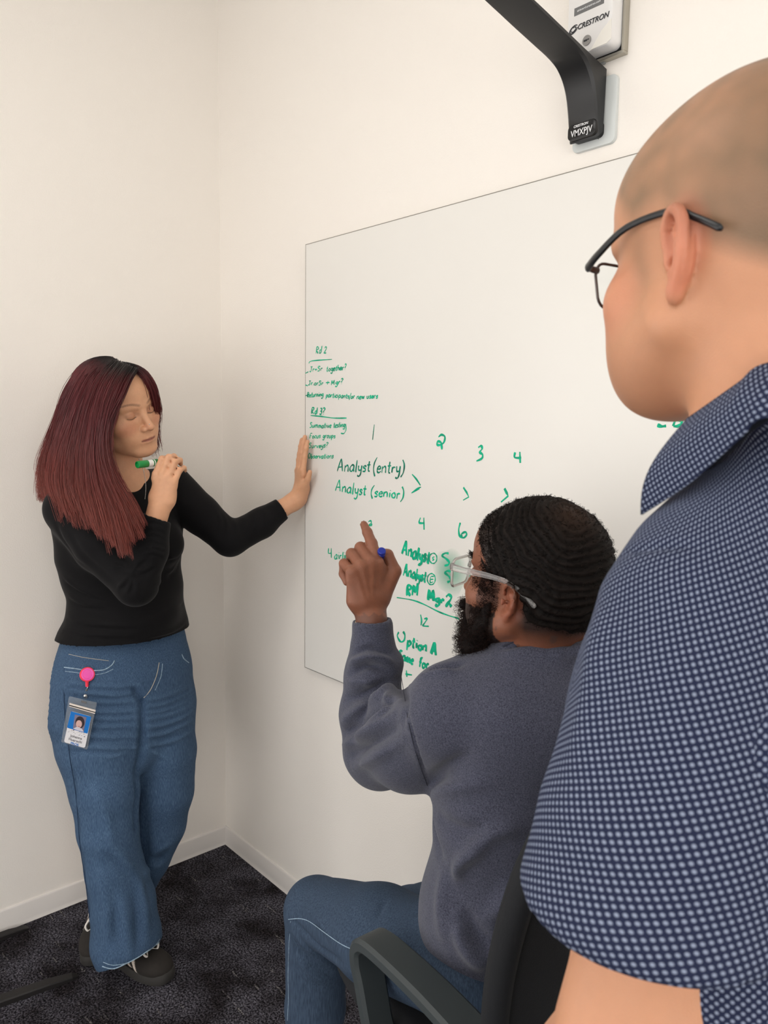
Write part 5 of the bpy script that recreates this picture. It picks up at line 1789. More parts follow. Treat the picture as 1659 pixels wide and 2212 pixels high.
quad('portrait_face', el_(170.5, 1564, 6.6, 8.2), .0020, .0002, mat('portrait_face_tone', (206, 168, 160), rough=.4))
quad('portrait_shirt', [(158, 1574), (166, 1570), (177, 1574), (181, 1581), (170, 1578.6)], .0021, .0002, mat('portrait_shirt_pale', (200, 196, 206), rough=.4))
quad('portrait_mouth', [(168, 1568.6), (173, 1568.8), (172.6, 1569.9), (168.5, 1569.6)], .0022, .0001, mat('portrait_mouth_tone', (150, 84, 84), rough=.4))
sg = MB(); rn = random.Random(3)
for i in range(26):
    u = 146 + rn.random() * 41; v = 1573 + (u - 146) * .29 + rn.random() * 8
    du, dv = rn.uniform(-1.8, 1.8), rn.uniform(-1.4, 1.4)
    sg.tube([bp(u, v, .0013), bp(u + du, v + dv, .0013), bp(u + du * 1.5 + .6, v + dv * .4, .0013)], .00032, 4)
o_ = sg.build('squiggle_print', mat('card_print_dark', (70, 66, 74), rough=.5), badge); o_['kind'] = 'stuff'
cxv = bp(190, 1590, 0) - bp(146, 1578, 0); cyv = bp(165, 1560, 0) - bp(160, 1590, 0)
text_mesh('card_lettering', 'Johanna', .0098, bp(164.5, 1592.5, .0013), cxv, cyv, mat('card_ink', (50, 48, 58), rough=.5), badge, extrude=.0001)
text_mesh('card_lettering', 'Huarachi', .0098, bp(162.5, 1600, .0013), cxv, cyv, bpy.data.materials['card_ink'], badge, extrude=.0001)
text_mesh('card_lettering', 'PROS', .0088, bp(161, 1607.5, .0013), cxv, cyv, m_cardb, badge, extrude=.0001, bold=.0002)

# ------------------------------------------------------------------ sneakers
m_sole = mat('dark_rubber_sole', (52, 50, 48), rough=.7, bump=.0002, bscale=300)
m_suede = skin_material('black_suede', rough=.9, bump=.0006, bscale=900, spot=.25, sss=0)
m_lace = mat('white_lace', (232, 226, 218), rough=.85)


def sneaker(toe, d, parent, label, pitch=0):
    """toe: ground point under the toe tip, d: direction from heel to toe (rig)"""
    d = np.array([d[0], d[1], 0.0]); d /= np.linalg.norm(d)
    x = np.array([d[1], -d[0], 0.0])
    pa = math.radians(pitch)
    d3 = d * math.cos(pa) - ZU * math.sin(pa); up = ZU * math.cos(pa) + d * math.sin(pa)
    M = np.stack([x, d3, up], 1)
    L = .248
    o = np.array([toe[0], toe[1], 0]) - d3 * L
    # sole
    out = []
    for t in np.linspace(0, 2 * math.pi, 41)[:-1]:
        yy = L / 2 + L / 2 * math.cos(t)
        q = yy / L
        wd = .031 + .013 * math.sin(min(max((q - .35) / .65, 0), 1) * math.pi * .78) + .002 * (q < .3)
        out.append((wd * abs(math.sin(t)) ** .55 * (1 if math.sin(t) > 0 else -1), yy))
    mb = MB(); v = []; k = len(out)
    for z, sc in ((0, .955), (.004, 1.0), (.020, 1.0), (.026, .975)):
        for a, b in out:
            lift = .010 * max(0, (b / L - .82) / .18) ** 2 if z > 0 else .006 * max(0, (b / L - .85) / .15) ** 2
            v.append(o + M @ np.array([a * sc, (b - L / 2) * (1 - (1 - sc) * .5) + L / 2, z + lift]))
    f = [(i * k + j, i * k + (j + 1) % k, (i + 1) * k + (j + 1) % k, (i + 1) * k + j) for i in range(3) for j in range(k)]
    f.append(tuple(range(k - 1, -1, -1))); f.append(tuple(3 * k + j for j in range(k)))
    mb.add([to_world(p) for p in v], f)
    sh = mb.build('sneaker', m_sole, parent, autosmooth=50)
    sh['label'] = label
    # upper
    c = o + M @ np.array([0, L / 2, .06])
    F_ = Field(c - .16, c + .16, .0034)
    F_.frame(M, o, 1.0)
    F_.ell((0, .193, .034), (.0405, .050, .028), k=0)
    F_.flat((0, .17, .036), (0, .09, .050), (1, 0, 0), (.039, .027), (.034, .040), k=.02)
    F_.flat((0, .09, .050), (0, .045, .055), (1, 0, 0), (.033, .042), (.031, .044), k=.02)
    F_.ell((0, .05, .035), (.033, .046, .03), k=.02)
    F_.frame()
    F_.cut(o + M @ np.array([0, 0, .016]), -up)
    F_.frame(M, o, 1.0)
    F_.cone((0, .050, .080), (0, .045, .14), .026, .034, k=.004, op='s')
    F_.frame()
    V, F = F_.mesh(relax=1)
    q = (V - o) @ M
    col = np.tile(np.array(lin((40, 36, 33))), (len(V), 1))
    white = np.array(lin((228, 214, 202)))
    # heel panel and two side stripes
    lat = np.abs(q[:, 0]) > .018
    s1 = np.abs((q[:, 1] - .138) - (q[:, 2] - .02) * -.55) < .0062
    s2 = np.abs((q[:, 1] - .164) - (q[:, 2] - .02) * -.55) < .0062
    hl = q[:, 1] < .016
    m_ = (lat & (s1 | s2)) | hl
    col[m_] = white
    Nn = vnormals(V, F)
    V = V + Nn * (m_ * .0012)[:, None]
    rim = np.abs(q[:, 2] - (.034 + .02 * (q[:, 1] < .15))) < 0
    up = skin_obj('upper', V, F, m_suede, sh, col)
    lc = MB()
    for i in range(6):
        y = .140 + i * .0095; z = .074 - (i * .0095) * .42
        w = .018
        zz = z
        zt = .0
        pts = [o + M @ np.array([a * w, y + .004 * (1 if a > 0 else -1) * (1 if i % 2 else -1), zz + .0065 * (1 - a * a) - .008]) for a in np.linspace(-1, 1, 7)]
        MB().tube([to_world(p) for p in pts], .0032, 6, flat=.6).build('lace', m_lace, sh, smooth=True)
    for sx in (-1, 1):
        pts = [o + M @ np.array(p) for p in ((0, .156, .074), (sx * .014, .162, .085), (sx * .026, .176, .074), (sx * .016, .180, .062), (0, .158, .072))]
        MB().tube([to_world(p) for p in spline(pts, 5)], .0028, 6).build('lace_bow', m_lace, sh, smooth=True)
    return sh


sneaker(shoe_r, shoe_rd, woman, 'black suede sneaker with pale stripes, front foot')
sneaker(shoe_l, shoe_ld, woman, 'black suede sneaker with pale stripes, crossed behind', 7)
# ------------------------------------------------------------------ the seated man
SCL = 0.94
SM_F = np.array([-.79, .62, 0]); SM_L = np.array([-.62, -.79, 0])
s_hip = np.array([.203, 1.25, .585])
seated = empty('person', tuple(to_world([s_hip[0], s_hip[1], zf(0.0)])))
tag(seated, 'bearded man in grey sweatshirt seated in the office chair, pointing up with one finger', 'person', 'people at the whiteboard')
SKIN_S = np.array(lin((134, 84, 62)))
m_skin_s = skin_material('deep_brown_skin', rough=.46, spot=.14)
sh_o = P(1143, 1256, 1.25)
SS = 1.10
sh_M = rotm(48, 5, 0)
sp_ = lambda x, y, z: sh_M @ (np.array([x, y, z]) * SS) + sh_o
s_neck = P(1192, 1368, 1.30)
s_shL = P(985, 1535, 1.235); s_elL = P(806, 1620, 1.44); s_wrL = P(803, 1338, 1.45)
s_shR = s_neck + SM_L * -.19 + [0, 0, -.06]
s_kL = P(684, 1966, 1.50); s_anL = np.array([s_kL[0] - .01, s_kL[1] + .03, zf(.10)])
s_hL = s_hip + SM_L * .09
s_kR = np.array([.07, 1.575, .405]); s_anR = s_kR + [.03, -.04, 0]; s_anR[2] = zf(.10)
s_hR = s_hip - SM_L * .09
s_elR = s_shR + np.array([.05, -.02, -.27]); s_wrR = s_hR + np.array([.02, .02, .125])


def seated_body():
    f = Field((-.26, .98, zf(0.0)), (.62, 1.86, 1.44), .0075,
              fx=[(sh_o[0] - .16, sh_o[0] + .05, .0026), (s_wrL[0] - .06, s_wrL[0] + .07, .0024)],
              fy=[(1.22, 1.34, .0028), (s_wrL[1] - .05, s_wrL[1] + .05, .0026)],
              fz=[(s_wrL[2] - .05, s_wrL[2] + .24, .0024), (sh_o[2] - .16, sh_o[2] + .14, .0028)])
    head_field(f, sh_M, sh_o, SS, wide=1.0, jaw=1.1, ears=(1, 1), earscale=.80)
    f.frame()
    f.chain([sp_(0, -.03, -.05), sp_(0, -.045, -.10) * .6 + s_neck * .4, s_neck, s_neck - [0, 0, .05]], [.060, .055, .055, .06], k=.02)
    f.cone(sp_(0, -.05, -.03), s_neck, .050, .045, k=.03)
    ch = s_neck * .72 + s_hip * .28
    f.fchain([s_neck - [0, 0, .05], ch, s_neck * .4 + s_hip * .6, s_hip], SM_L, [(.13, .075), (.15, .095), (.13, .085), (.135, .085)], k=.03)
    f.cone(s_neck - [0, 0, .03], s_shL, .05, .05, k=.03)
    f.cone(s_neck - [0, 0, .03], s_shR, .05, .05, k=.03)
    f.chain([s_shL, s_elL, s_wrL], [.050, .042, .029], k=.02)
    f.chain([s_shR, s_elR, s_wrR], [.050, .042, .030], k=.02)
    for a, b, c in ((s_hL, s_kL, s_anL), (s_hR, s_kR, s_anR)):
        f.chain([a, b, c, c - [0, 0, .05]], [.07, .048, .034, .034], k=.02)
    # left hand, first finger up
    y = np.array([-.10, .05, 1.0]); x = np.array([.88, .47, .08])
    y /= np.linalg.norm(y); x -= y * (x @ y); x /= np.linalg.norm(x); z = np.cross(x, y)
    if z[1] > 0: z = -z
    M = np.stack([x, y, z], 1)
    hand_field(f, M, P(801, 1322, 1.45), 1.06, [(34, 8, 4), (58, 98, 62), (62, 98, 62), (66, 94, 60)], spread=(5, 3, 2, 0),
               bases=[(.022, .086, .001), (.0065, .090, .003), (-.0125, .086, .002), (-.0305, .077, -.001)],
               thumb=[(.026, .022, -.006), (.057, .066, -.004), (.049, .097, -.010), (.026, .104, -.014)], thick=1.15, fat=1.16, palmw=1.14)
    # right hand resting on the thigh
    M2 = basis(SM_F + [0, 0, -.08], [0, 0, 1.0])
    hand_field(f, M2, s_wrR + SM_F * .01, 1.05, [(8, 12, 8), (8, 14, 8), (8, 14, 8), (10, 14, 8)])
    f.frame()
    V, F = f.mesh(relax=1)
    col = np.tile(SKIN_S, (len(V), 1))
    h = np.array(lin((14, 10, 9)))
    q = ((V - sh_o) @ sh_M) / SS
    near = (np.abs(q) < .2).all(1)
    # hair growth: scalp, temple, side beard, neck fade
    nz = noise3(V, 60, 4.0) * .004
    hair = near & (q[:, 2] > .012 + nz + np.where(q[:, 1] > .02, (q[:, 1] - .02) * 1.25, 0)) & (q[:, 1] < .078 - np.clip(.085 - q[:, 2], 0, 1) * .35)
    back = np.zeros(len(V), bool)
    side = near & (q[:, 1] > .008) & (q[:, 1] < .045 + nz) & (q[:, 2] < .03) & (q[:, 2] > -.11)
    beard = near & (q[:, 2] < -.042 + nz - (q[:, 1] - .04) * .1) & (q[:, 1] > .006) & (q[:, 2] > -.14)
    for m_, a in ((hair, .95), (back, .9), (side, .5), (beard, .92)):
        col[m_] = col[m_] * (1 - a) + h * a
    w = (np.clip((q[:, 2] + .088 + nz) / .040, 0, 1) ** 1.3 * np.clip((-.020 - q[:, 1] + nz) / .020, 0, 1) * near * .92)[:, None]
    col = col * (1 - w) + h * w
    # tattoo bands on neck and wrist
    ink_ = np.array(lin((58, 50, 48)))
    tn = near & (q[:, 2] < -.055) & (np.sin(q[:, 1] * 160 + q[:, 2] * 90) + noise3(V, 90, 2.0) > .6) & (q[:, 1] < .0) & (q[:, 2] > -.15) & (q[:, 0] > 0)
    col[tn] = col[tn] * .45 + ink_ * .55
    wr = s_wrL
    tw = (np.abs(V[:, 0] - wr[0]) < .05) & (np.abs(V[:, 1] - wr[1]) < .05) & (V[:, 2] > wr[2] - .012) & (V[:, 2] < wr[2] + .016 + .003 * np.sin(V[:, 0] * 300)) & (noise3(V, 160, 5.0) > -.7)
    col[tw] = col[tw] * .62 + ink_ * .38
    # paler finger tip and nail
    hemisphere_blend(col, V, P(790, 1140, 1.43), np.array([.012, .02, .012]), lin((196, 138, 112)), .8)
    rd = np.array(lin((150, 82, 60)))
    hemisphere_blend(col, V, sp_(.078, -.02, -.02), np.array([.02, .02, .03]), rd, .4, sh_M)
    Nn = vnormals(V, F)
    # wrinkles over the finger joints and tendons
    for (u, v) in ((800, 1178), (801, 1183), (802, 1188), (794, 1158), (794, 1161)):
        q0 = to_surface(V, Nn, u - 8, v); q1 = to_surface(V, Nn, u + 8, v - 1)
        fold(V, Nn, [q0, q1], -.0011, .0014)
    for q_ in ([(806, 1222), (806, 1260), (806, 1300)], [(785, 1225), (792, 1262), (800, 1300)], [(768, 1235), (780, 1270), (792, 1305)]):
        fold(V, Nn, [to_surface(V, Nn, u, v) for u, v in q_], .0016, .005)
    skin_obj('body', V, F, m_skin_s, seated, col)
    front = near & (hair | (side & (q[:, 2] > -.02))) & (q[:, 1] > .015)
    return V[front], Nn[front]


sfV, sfN = seated_body()

# ---- grey heather sweatshirt
m_fleece, nt_, b_ = new_mat('heather_grey_fleece')
tc_ = N(nt_, 'ShaderNodeTexCoord'); n1_ = N(nt_, 'ShaderNodeTexNoise', in_Scale=520.0, in_Detail=3.0, in_Roughness=.8); nt_.links.new(tc_.outputs['Object'], n1_.inputs['Vector'])
r_ = N(nt_, 'ShaderNodeValToRGB'); r_.color_ramp.elements[0].position = .32; r_.color_ramp.elements[0].color = (*lin((44, 46, 60)), 1)
r_.color_ramp.elements[1].position = .70; r_.color_ramp.elements[1].color = (*lin((92, 94, 110)), 1)
nt_.links.new(n1_.outputs['Fac'], r_.inputs[0]); nt_.links.new(r_.outputs[0], b_.inputs['Base Color'])
b_.inputs['Roughness'].default_value = .95; b_.inputs['Specular IOR Level'].default_value = .1; b_.inputs['Sheen Weight'].default_value = .2
bp_ = N(nt_, 'ShaderNodeBump', in_Strength=1.0, in_Distance=.0008); nt_.links.new(n1_.outputs['Fac'], bp_.inputs['Height']); nt_.links.new(bp_.outputs[0], b_.inputs['Normal'])


def sweatshirt():
    f = Field((-.12, .96, .48), (.66, 1.66, 1.24), .0048)
    ch = s_neck * .75 + s_hip * .25
    f.fchain([s_neck - [0, 0, .055], ch, s_neck * .45 + s_hip * .55, s_neck * .15 + s_hip * .85, s_hip - [0, 0, .02]], SM_L,
             [(.15, .095), (.195, .130), (.182, .126), (.170, .124), (.168, .122)], k=.04)
    f.ell(ch - SM_F * .03, (.15, .15, .12), k=.05)
    f.cone(s_neck - [0, 0, .045], s_shL + [0, 0, .01], .062, .074, k=.04)
    f.cone(s_neck - [0, 0, .045], s_shR + [0, 0, .01], .062, .074, k=.04)
    m1 = s_shL * .5 + s_elL * .5
    f.chain([s_shL - [0, 0, .012], m1 - [0, 0, .010], s_elL + [.012, 0, -.002], s_elL * .72 + s_wrL * .28, s_elL * .42 + s_wrL * .58, s_elL * .22 + s_wrL * .78],
            [.088, .078, .066, .060, .050, .043], k=.02)
    f.ell(s_elL * .32 + s_wrL * .68 + [.012, 0, 0], (.046, .046, .024), k=.02)
    f.ell(m1 - [0, .02, .02], (.07, .08, .075), k=.04)
    c0, c1 = s_elL * .24 + s_wrL * .76, s_wrL - [0, 0, .012]
    f.flat(c0, c1, (1, 0, 0), (.0405, .038), (.0395, .037), k=.008)
    m2 = s_shR * .5 + s_elR * .5
    f.chain([s_shR, m2, s_elR, s_elR * .2 + s_wrR * .8], [.072, .064, .056, .040], k=.03)
    # double ribbed collar
    f.flat(s_neck - [0, 0, .05], s_neck * .82 + sp_(0, -.045, -.10) * .18 + [0, 0, .004], SM_L, (.098, .092), (.082, .078), k=.02)
    nc = s_neck * .80 + sp_(0, -.045, -.10) * .20; nc[2] = s_neck[2]
    cq = []
    for a in np.linspace(0, 2 * math.pi, 22)[:-1]:
        cq.append(nc + [0, 0, .014] + SM_L * .079 * math.cos(a) + SM_F * .075 * math.sin(a) + ZU * (-.020 * math.sin(a)))
    cq.append(cq[0])
    f.chain(cq, [.0135] * len(cq), k=.006)
    f.chain([q - [0, 0, .026] + (q - s_neck) * [.25, .25, 0] for q in cq], [.014] * len(cq), k=.008)
    # openings
    f.ell(nc + [0, 0, .085], (.060, .056, .080), k=.004, op='s')
    d = (s_wrL - s_elL) / np.linalg.norm(s_wrL - s_elL)
    f.cutball(c1 + d * .012, d, .075)
    f.cone(c1 - d * .01, c1 + d * .05, .0305, .0305, k=.002, op='s')
    f.cut(s_hip - [0, 0, .062], (0, 0, -1))
    V, F = f.mesh(relax=1)
    Nn = vnormals(V, F)
    V = V + Nn * (noise3(V, 14, 6.0) * .0030 + noise3(V, 34, 7.0) * .0010)[:, None]
    S0, N0 = V.copy(), vnormals(V, F)
    def fp(pts, amp, w):
        fold(V, Nn, [to_surface(S0, N0, u, v) for u, v in pts], amp, w)
    # rucks above the cuff and down the forearm
    for q, a, w in (([(758, 1432), (800, 1418), (848, 1430)], .008, .008), ([(760, 1452), (800, 1440), (845, 1452)], -.008, .007), ([(770, 1408), (800, 1402), (836, 1410)], -.006, .006),
                    ([(752, 1478), (790, 1470), (840, 1492)], .006, .008), ([(748, 1510), (790, 1500), (835, 1470)], -.006, .008),
                    ([(740, 1560), (780, 1530), (830, 1500), (858, 1480)], .009, .010), ([(745, 1585), (790, 1550), (850, 1510)], -.008, .009),
                    ([(742, 1610), (790, 1582), (850, 1545)], .008, .010), ([(750, 1635), (800, 1605), (860, 1570)], -.007, .009),
                    ([(765, 1660), (820, 1630), (870, 1600)], .006, .010), ([(850, 1480), (835, 1530), (790, 1570)], .006, .009),
                    ([(860, 1470), (872, 1510), (868, 1560)], -.007, .010),
                    ([(925, 1705), (960, 1660), (1010, 1630)], -.006, .010), ([(922, 1712), (930, 1780), (955, 1860)], -.006, .012),
                    ([(930, 1720), (985, 1700), (1050, 1690)], .006, .014), ([(940, 1760), (1000, 1800), (1060, 1790)], -.006, .014),
                    ([(985, 1900), (1000, 1860), (1040, 1830)], .008, .010), ([(1000, 1960), (1030, 2020), (1070, 2050)], -.006, .014), ([(985, 1990), (1010, 2050), (1050, 2090)], .008, .014),
                    ([(1060, 1980), (1090, 1940), (1110, 1900)], .008, .014), ([(960, 1880), (955, 1960), (965, 2040)], .005, .016), ([(1010, 1840), (1060, 1800), (1120, 1790)], .006, .012),
                    ([(880, 1470), (878, 1540), (900, 1620), (925, 1700)], -.0035, .0035), ([(920, 1450), (960, 1438), (1000, 1430)], -.005, .008), ([(900, 1462), (940, 1452), (985, 1448)], .004, .008),
                    ([(1085, 1400), (1140, 1388), (1240, 1386)], -.006, .004)):
        fp(q, a * 2.1, w)
    # ribs of the cuff
    o = skin_obj('sweatshirt', V, F, m_fleece, seated)
    o['label'] = 'heather charcoal crew neck sweatshirt'
    return V, Nn, o


wV, wN, sweat = sweatshirt()
m_thread_g = mat('charcoal_thread', (52, 54, 66), rough=.95)
seam('shoulder_seam', wV, wN, [(874, 1462), (874, 1510), (884, 1570), (902, 1640), (924, 1698)], .0006, m_thread_g, sweat)

seam('collar_seam', wV, wN, [(1086, 1396), (1130, 1384), (1180, 1379), (1240, 1381)], .0011, m_thread_g, sweat)
# ---- trousers
m_chino = denim('slate_blue_denim', (46, 58, 74), (57, 71, 90), (70, 85, 104), scale=1.2)


def trousers(parent, hip, legs, left, fwd, lo, hi, m, res, name, rh=(.175, .125), r=(.098, .080, .066, .064), folds=()):
    f = Field(lo, hi, res)
    f.fchain([hip + [0, 0, .09], hip, hip - [0, 0, .02]], left, [(rh[0] * .92, rh[1] * .94), rh, rh], k=.03)
    for a, b, c in legs:
        mid = a * .5 + b * .5 + [0, 0, .004]
        f.chain([a, mid, b], [r[0], r[1] + .004, r[2]], k=.03)
        low = b * .5 + c * .5
        e = c + [0, 0, -.02]
        f.chain([b, low, e], [r[2], r[3], r[3] - .006], k=.012)
        f.cut(e - [0, 0, .001], (0, 0, -1.0))
    V, F = f.mesh(relax=1, keep=1)
    Nn = vnormals(V, F)
    V = V + Nn * (noise3(V, 18, 1.5) * .0022)[:, None]
    S0, N0 = V.copy(), vnormals(V, F)
    for q, a, w in folds:
        fold(V, Nn, [to_surface(S0, N0, u, v) for u, v in q], a, w)
    o = skin_obj(name, V, F, m, parent, np.ones((len(V), 3)))
    return V, Nn, o


tV, tN, tro = trousers(seated, s_hip, ((s_hL, s_kL, s_anL), (s_hR, s_kR, s_anR)), SM_L, SM_F, (-.28, .98, zf(.04)), (.52, 1.88, .74), m_chino, .0055, 'trousers', rh=(.150, .104), r=(.088, .078, .066, .064),
                       folds=[([(628, 1985), (665, 2030), (700, 2060), (735, 2080)], -.008, .008), ([(632, 2010), (670, 2055), (715, 2085)], .007, .008), ([(640, 2045), (680, 2085), (725, 2105)], -.007, .008),
                              ([(645, 2070), (690, 2112), (730, 2118)], .006, .008), ([(655, 1960), (690, 1990), (720, 2040)], .005, .009), ([(830, 1945), (822, 1960), (815, 1985)], -.005, .006),
                              ([(890, 1975), (905, 1962), (914, 1958)], -.005, .006), ([(640, 2110), (680, 2135), (735, 2140)], -.004, .009)])
seam('side_seam', tV, tN, [(622, 1985), (645, 1985), (668, 1990), (700, 2015), (740, 2042), (785, 2060), (800, 2066)], .0007, m_seam, tro)
seam('shin_seam', tV, tN, [(628, 1990), (624, 2040), (620, 2100), (619, 2160), (618, 2205)], .0006, m_seam, tro)
m_leather = mat('dark_leather', (40, 34, 32), rough=.45, bump=.0002, bscale=400)


def shoe(parent, ankle, fwd, label=None, m=None):
    d = np.array([fwd[0], fwd[1], 0]); d /= np.linalg.norm(d); x = np.array([d[1], -d[0], 0])
    M = np.stack([x, d, [0, 0, 1.0]], 1); o = np.array([ankle[0], ankle[1], zf(0)]) - d * .06
    F_ = Field(o - .34, o + .36, .006)
    F_.frame(M, o)
    F_.flat((0, .035, .04), (0, .16, .036), (1, 0, 0), (.036, .036), (.045, .028), k=0)
    F_.ell((0, .20, .034), (.046, .075, .028), k=.02)
    F_.cone((0, .06, .05), (0, .055, .10), .042, .038, k=.02)
    F_.frame()
    F_.cut((0, 0, o[2] + .012), (0, 0, -1.0))
    V, F = F_.mesh(relax=1)
    up = skin_obj('shoe', V, F, m or m_leather, parent, np.ones((len(V), 3)))
    out = []
    for t in np.linspace(0, 2 * math.pi, 33)[:-1]:
        yy = .138 + .142 * math.cos(t); w = .036 + .012 * min(max(yy / .28 - .3, 0) * 2, 1)
        out.append(o + M @ np.array([w * abs(math.sin(t)) ** .6 * (1 if math.sin(t) > 0 else -1), yy, 0]))
    MB().prism([to_world(p) for p in out], (0, 0, .014)).build('outsole', m_sole, up)


shoe(seated, s_anL, SM_F); shoe(seated, s_anR, SM_F)

# ---- hair and beard
m_hair_k = hair_material('black_curly_hair', .65, .12)


def curls(name, roots, nrm, length, r, m, parent, rs, turns=1.0, n=7, col0=(20, 14, 13), col1=(52, 36, 30), lay=None, flat=.3):
    S = len(roots)
    t = np.linspace(0, 1, n)[None, :, None]
    a = np.cross(nrm, rs.normal(size=(S, 3))); a /= np.linalg.norm(a, axis=1)[:, None] + 1e-9
    b = np.cross(nrm, a)
    L = (length * (.6 + .8 * rs.rand(S)))[:, None, None]
    ph = rs.rand(S)[:, None, None] * 6.28
    w = t * turns * 2 * math.pi + ph
    rad = L * flat
    p = roots[:, None, :] + nrm[:, None, :] * L * t + (a[:, None, :] * np.cos(w) + b[:, None, :] * np.sin(w)) * rad * t ** .5
    if lay is not None:
        p = p + lay[:, None, :] * L * t ** 1.3
    V, F = tubes(p, r, r * .5)
    c = np.array(lin(col0)) + (np.array(lin(col1)) - np.array(lin(col0))) * np.repeat(np.repeat(rs.rand(S) ** 2, n), 3)[:, None]
    o = skin_obj(name, V, F, m, parent, c)
    o['kind'] = 'stuff'
    return o


def seated_hair():
    rs = np.random.RandomState(5)
    f = Field(sh_o - .17, sh_o + .18, .0028)
    f.frame(sh_M, sh_o, SS)
    f.ell((0, -.020, .040), (.0815, .104, .0905), k=0)
    f.ell((0, -.040, .000), (.079, .086, .068), k=.02)
    f.ell((0, .137, .016), (.075, .062, .068), k=.008, op='s')
    for x in (-1, 1):
        f.ell((x * .082, .090, .016), (.045, .042, .055), k=.008, op='s')      # temples
        f.ell((x * .078, .000, -.040), (.030, .040, .055), k=.010, op='s')      # round the ear
    f.ell((0, .02, -.10), (.10, .09, .075), k=.01, op='s')
    f.frame()
    V, F = f.mesh(relax=1)
    Nn = vnormals(V, F)
    q = ((V - sh_o) @ sh_M) / SS
    # waves circling the crown
    cr = np.array([.012, -.062, .10])
    rr = np.linalg.norm((q - cr) * [1, 1, .9], axis=1)
    an = np.arctan2(q[:, 1] - cr[1], q[:, 0] - cr[0])
    wv = np.sin(rr * 760 + 1.6 * np.sin(an * 3) + 2 * np.sin(q[:, 0] * 30) + noise3(q, 85, 1) * 1.9)
    sharp = np.sign(wv) * np.abs(wv) ** .7
    V = V + Nn * (.0017 * sharp * np.clip(rr / .05, .2, 1) + .0009 * noise3(q, 260, 2))[:, None]
    base = np.array(lin((8, 6, 5))); hi = np.array(lin((28, 21, 18)))
    w = np.clip(.5 + .5 * sharp, 0, 1)[:, None] * .55 + .25 * rs.rand(len(V), 1)
    col = base * (1 - w) + hi * w
    wcr = np.exp(-(rr / .028) ** 2)[:, None] * .45
    col = col * (1 - wcr) + np.array(lin((84, 60, 46))) * wcr
    o = skin_obj('hair', V, F, m_hair_k, seated, col)
    o['label'] = 'short black waved hair'
    # fuzz of short tight curls
    idx = rs.choice(len(V), 5200)
    lay = np.cross(Nn[idx], sh_M @ np.array([0, 0, 1.0])) * .6
    curls('hair_fuzz', V[idx] - Nn[idx] * .001, Nn[idx], .0042, .00042, m_hair_k, seated, rs, 1.0, 5, (10, 7, 6), (38, 29, 25), lay, .35)
    idx = rs.choice(len(sfV), 3200)
    curls('temple_fuzz', sfV[idx] - sfN[idx] * .001, sfN[idx], .0046, .00042, m_hair_k, seated, rs, 1.0, 5, (10, 7, 6), (34, 26, 22), None, .35)
    # beard
    f = Field(sh_o - .19, sh_o + .12, .003)
    f.frame(sh_M, sh_o, SS)
    f.ell((0, .054, -.100), (.050, .042, .044), k=0)
    f.ell((0, .070, -.085), (.042, .030, .034), k=.02)
    f.ell((0, .050, -.128), (.036, .034, .030), k=.03)
    for x in (-1, 1):
        f.chain([(x * .066, .022, -.030), (x * .062, .030, -.062), (x * .045, .050, -.10)], [.004, .011, .026], k=.02)
    f.ell((0, .102, -.060), (.026, .012, .010), k=.01)
    f.frame()
    V, F = f.mesh(relax=1)
    Nn = vnormals(V, F)
    V = V + Nn * (noise3(V, 110, 9) * .0018 + noise3(V, 300, 3) * .0012)[:, None]
    o = skin_obj('beard', V, F, m_hair_k, seated, np.tile(np.array(lin((20, 14, 13))), (len(V), 1)))
    o['label'] = 'full curly black beard'
    idx = rs.choice(len(V), 4600)
    curls('beard_curls', V[idx] - Nn[idx] * .003, Nn[idx] + np.array([0, 0, -.3]), .0130, .00038, m_hair_k, seated, rs, 1.1, 8, (16, 11, 10), (54, 36, 30), None, .30)
    # thin sideburn and cheek stubble
    rt = []
    for _ in range(1300):
        y = rs.uniform(.004, .060); z = rs.uniform(-.055, .028 - y * .4)
        rt.append(sp_(.0715 - max(0, y - .01) * .22, y, z))
    rt = np.array(rt)
    nn = np.tile(sh_M @ np.array([1.0, .2, 0]), (len(rt), 1))
    curls('cheek_stubble', rt - nn * .001, nn, .0050, .00028, m_hair_k, seated, rs, .8, 5, (20, 14, 12), (60, 40, 34), None, .4)
    # eyebrow hairs
    rt = np.array([sp_(x * (.016 + .034 * a), .088 - .02 * a * a, .0245 + .004 * math.sin(3 * a)) for x in (-1, 1) for a in np.linspace(0, 1, 90)])
    nn = np.tile(sh_M @ np.array([.3, 1.0, .3]), (len(rt), 1))
    curls('eyebrow_hairs', rt, nn, .007, .0004, m_hair_k, seated, rs, .4, 5, (14, 10, 9), (30, 20, 18), None, .3)


seated_hair()


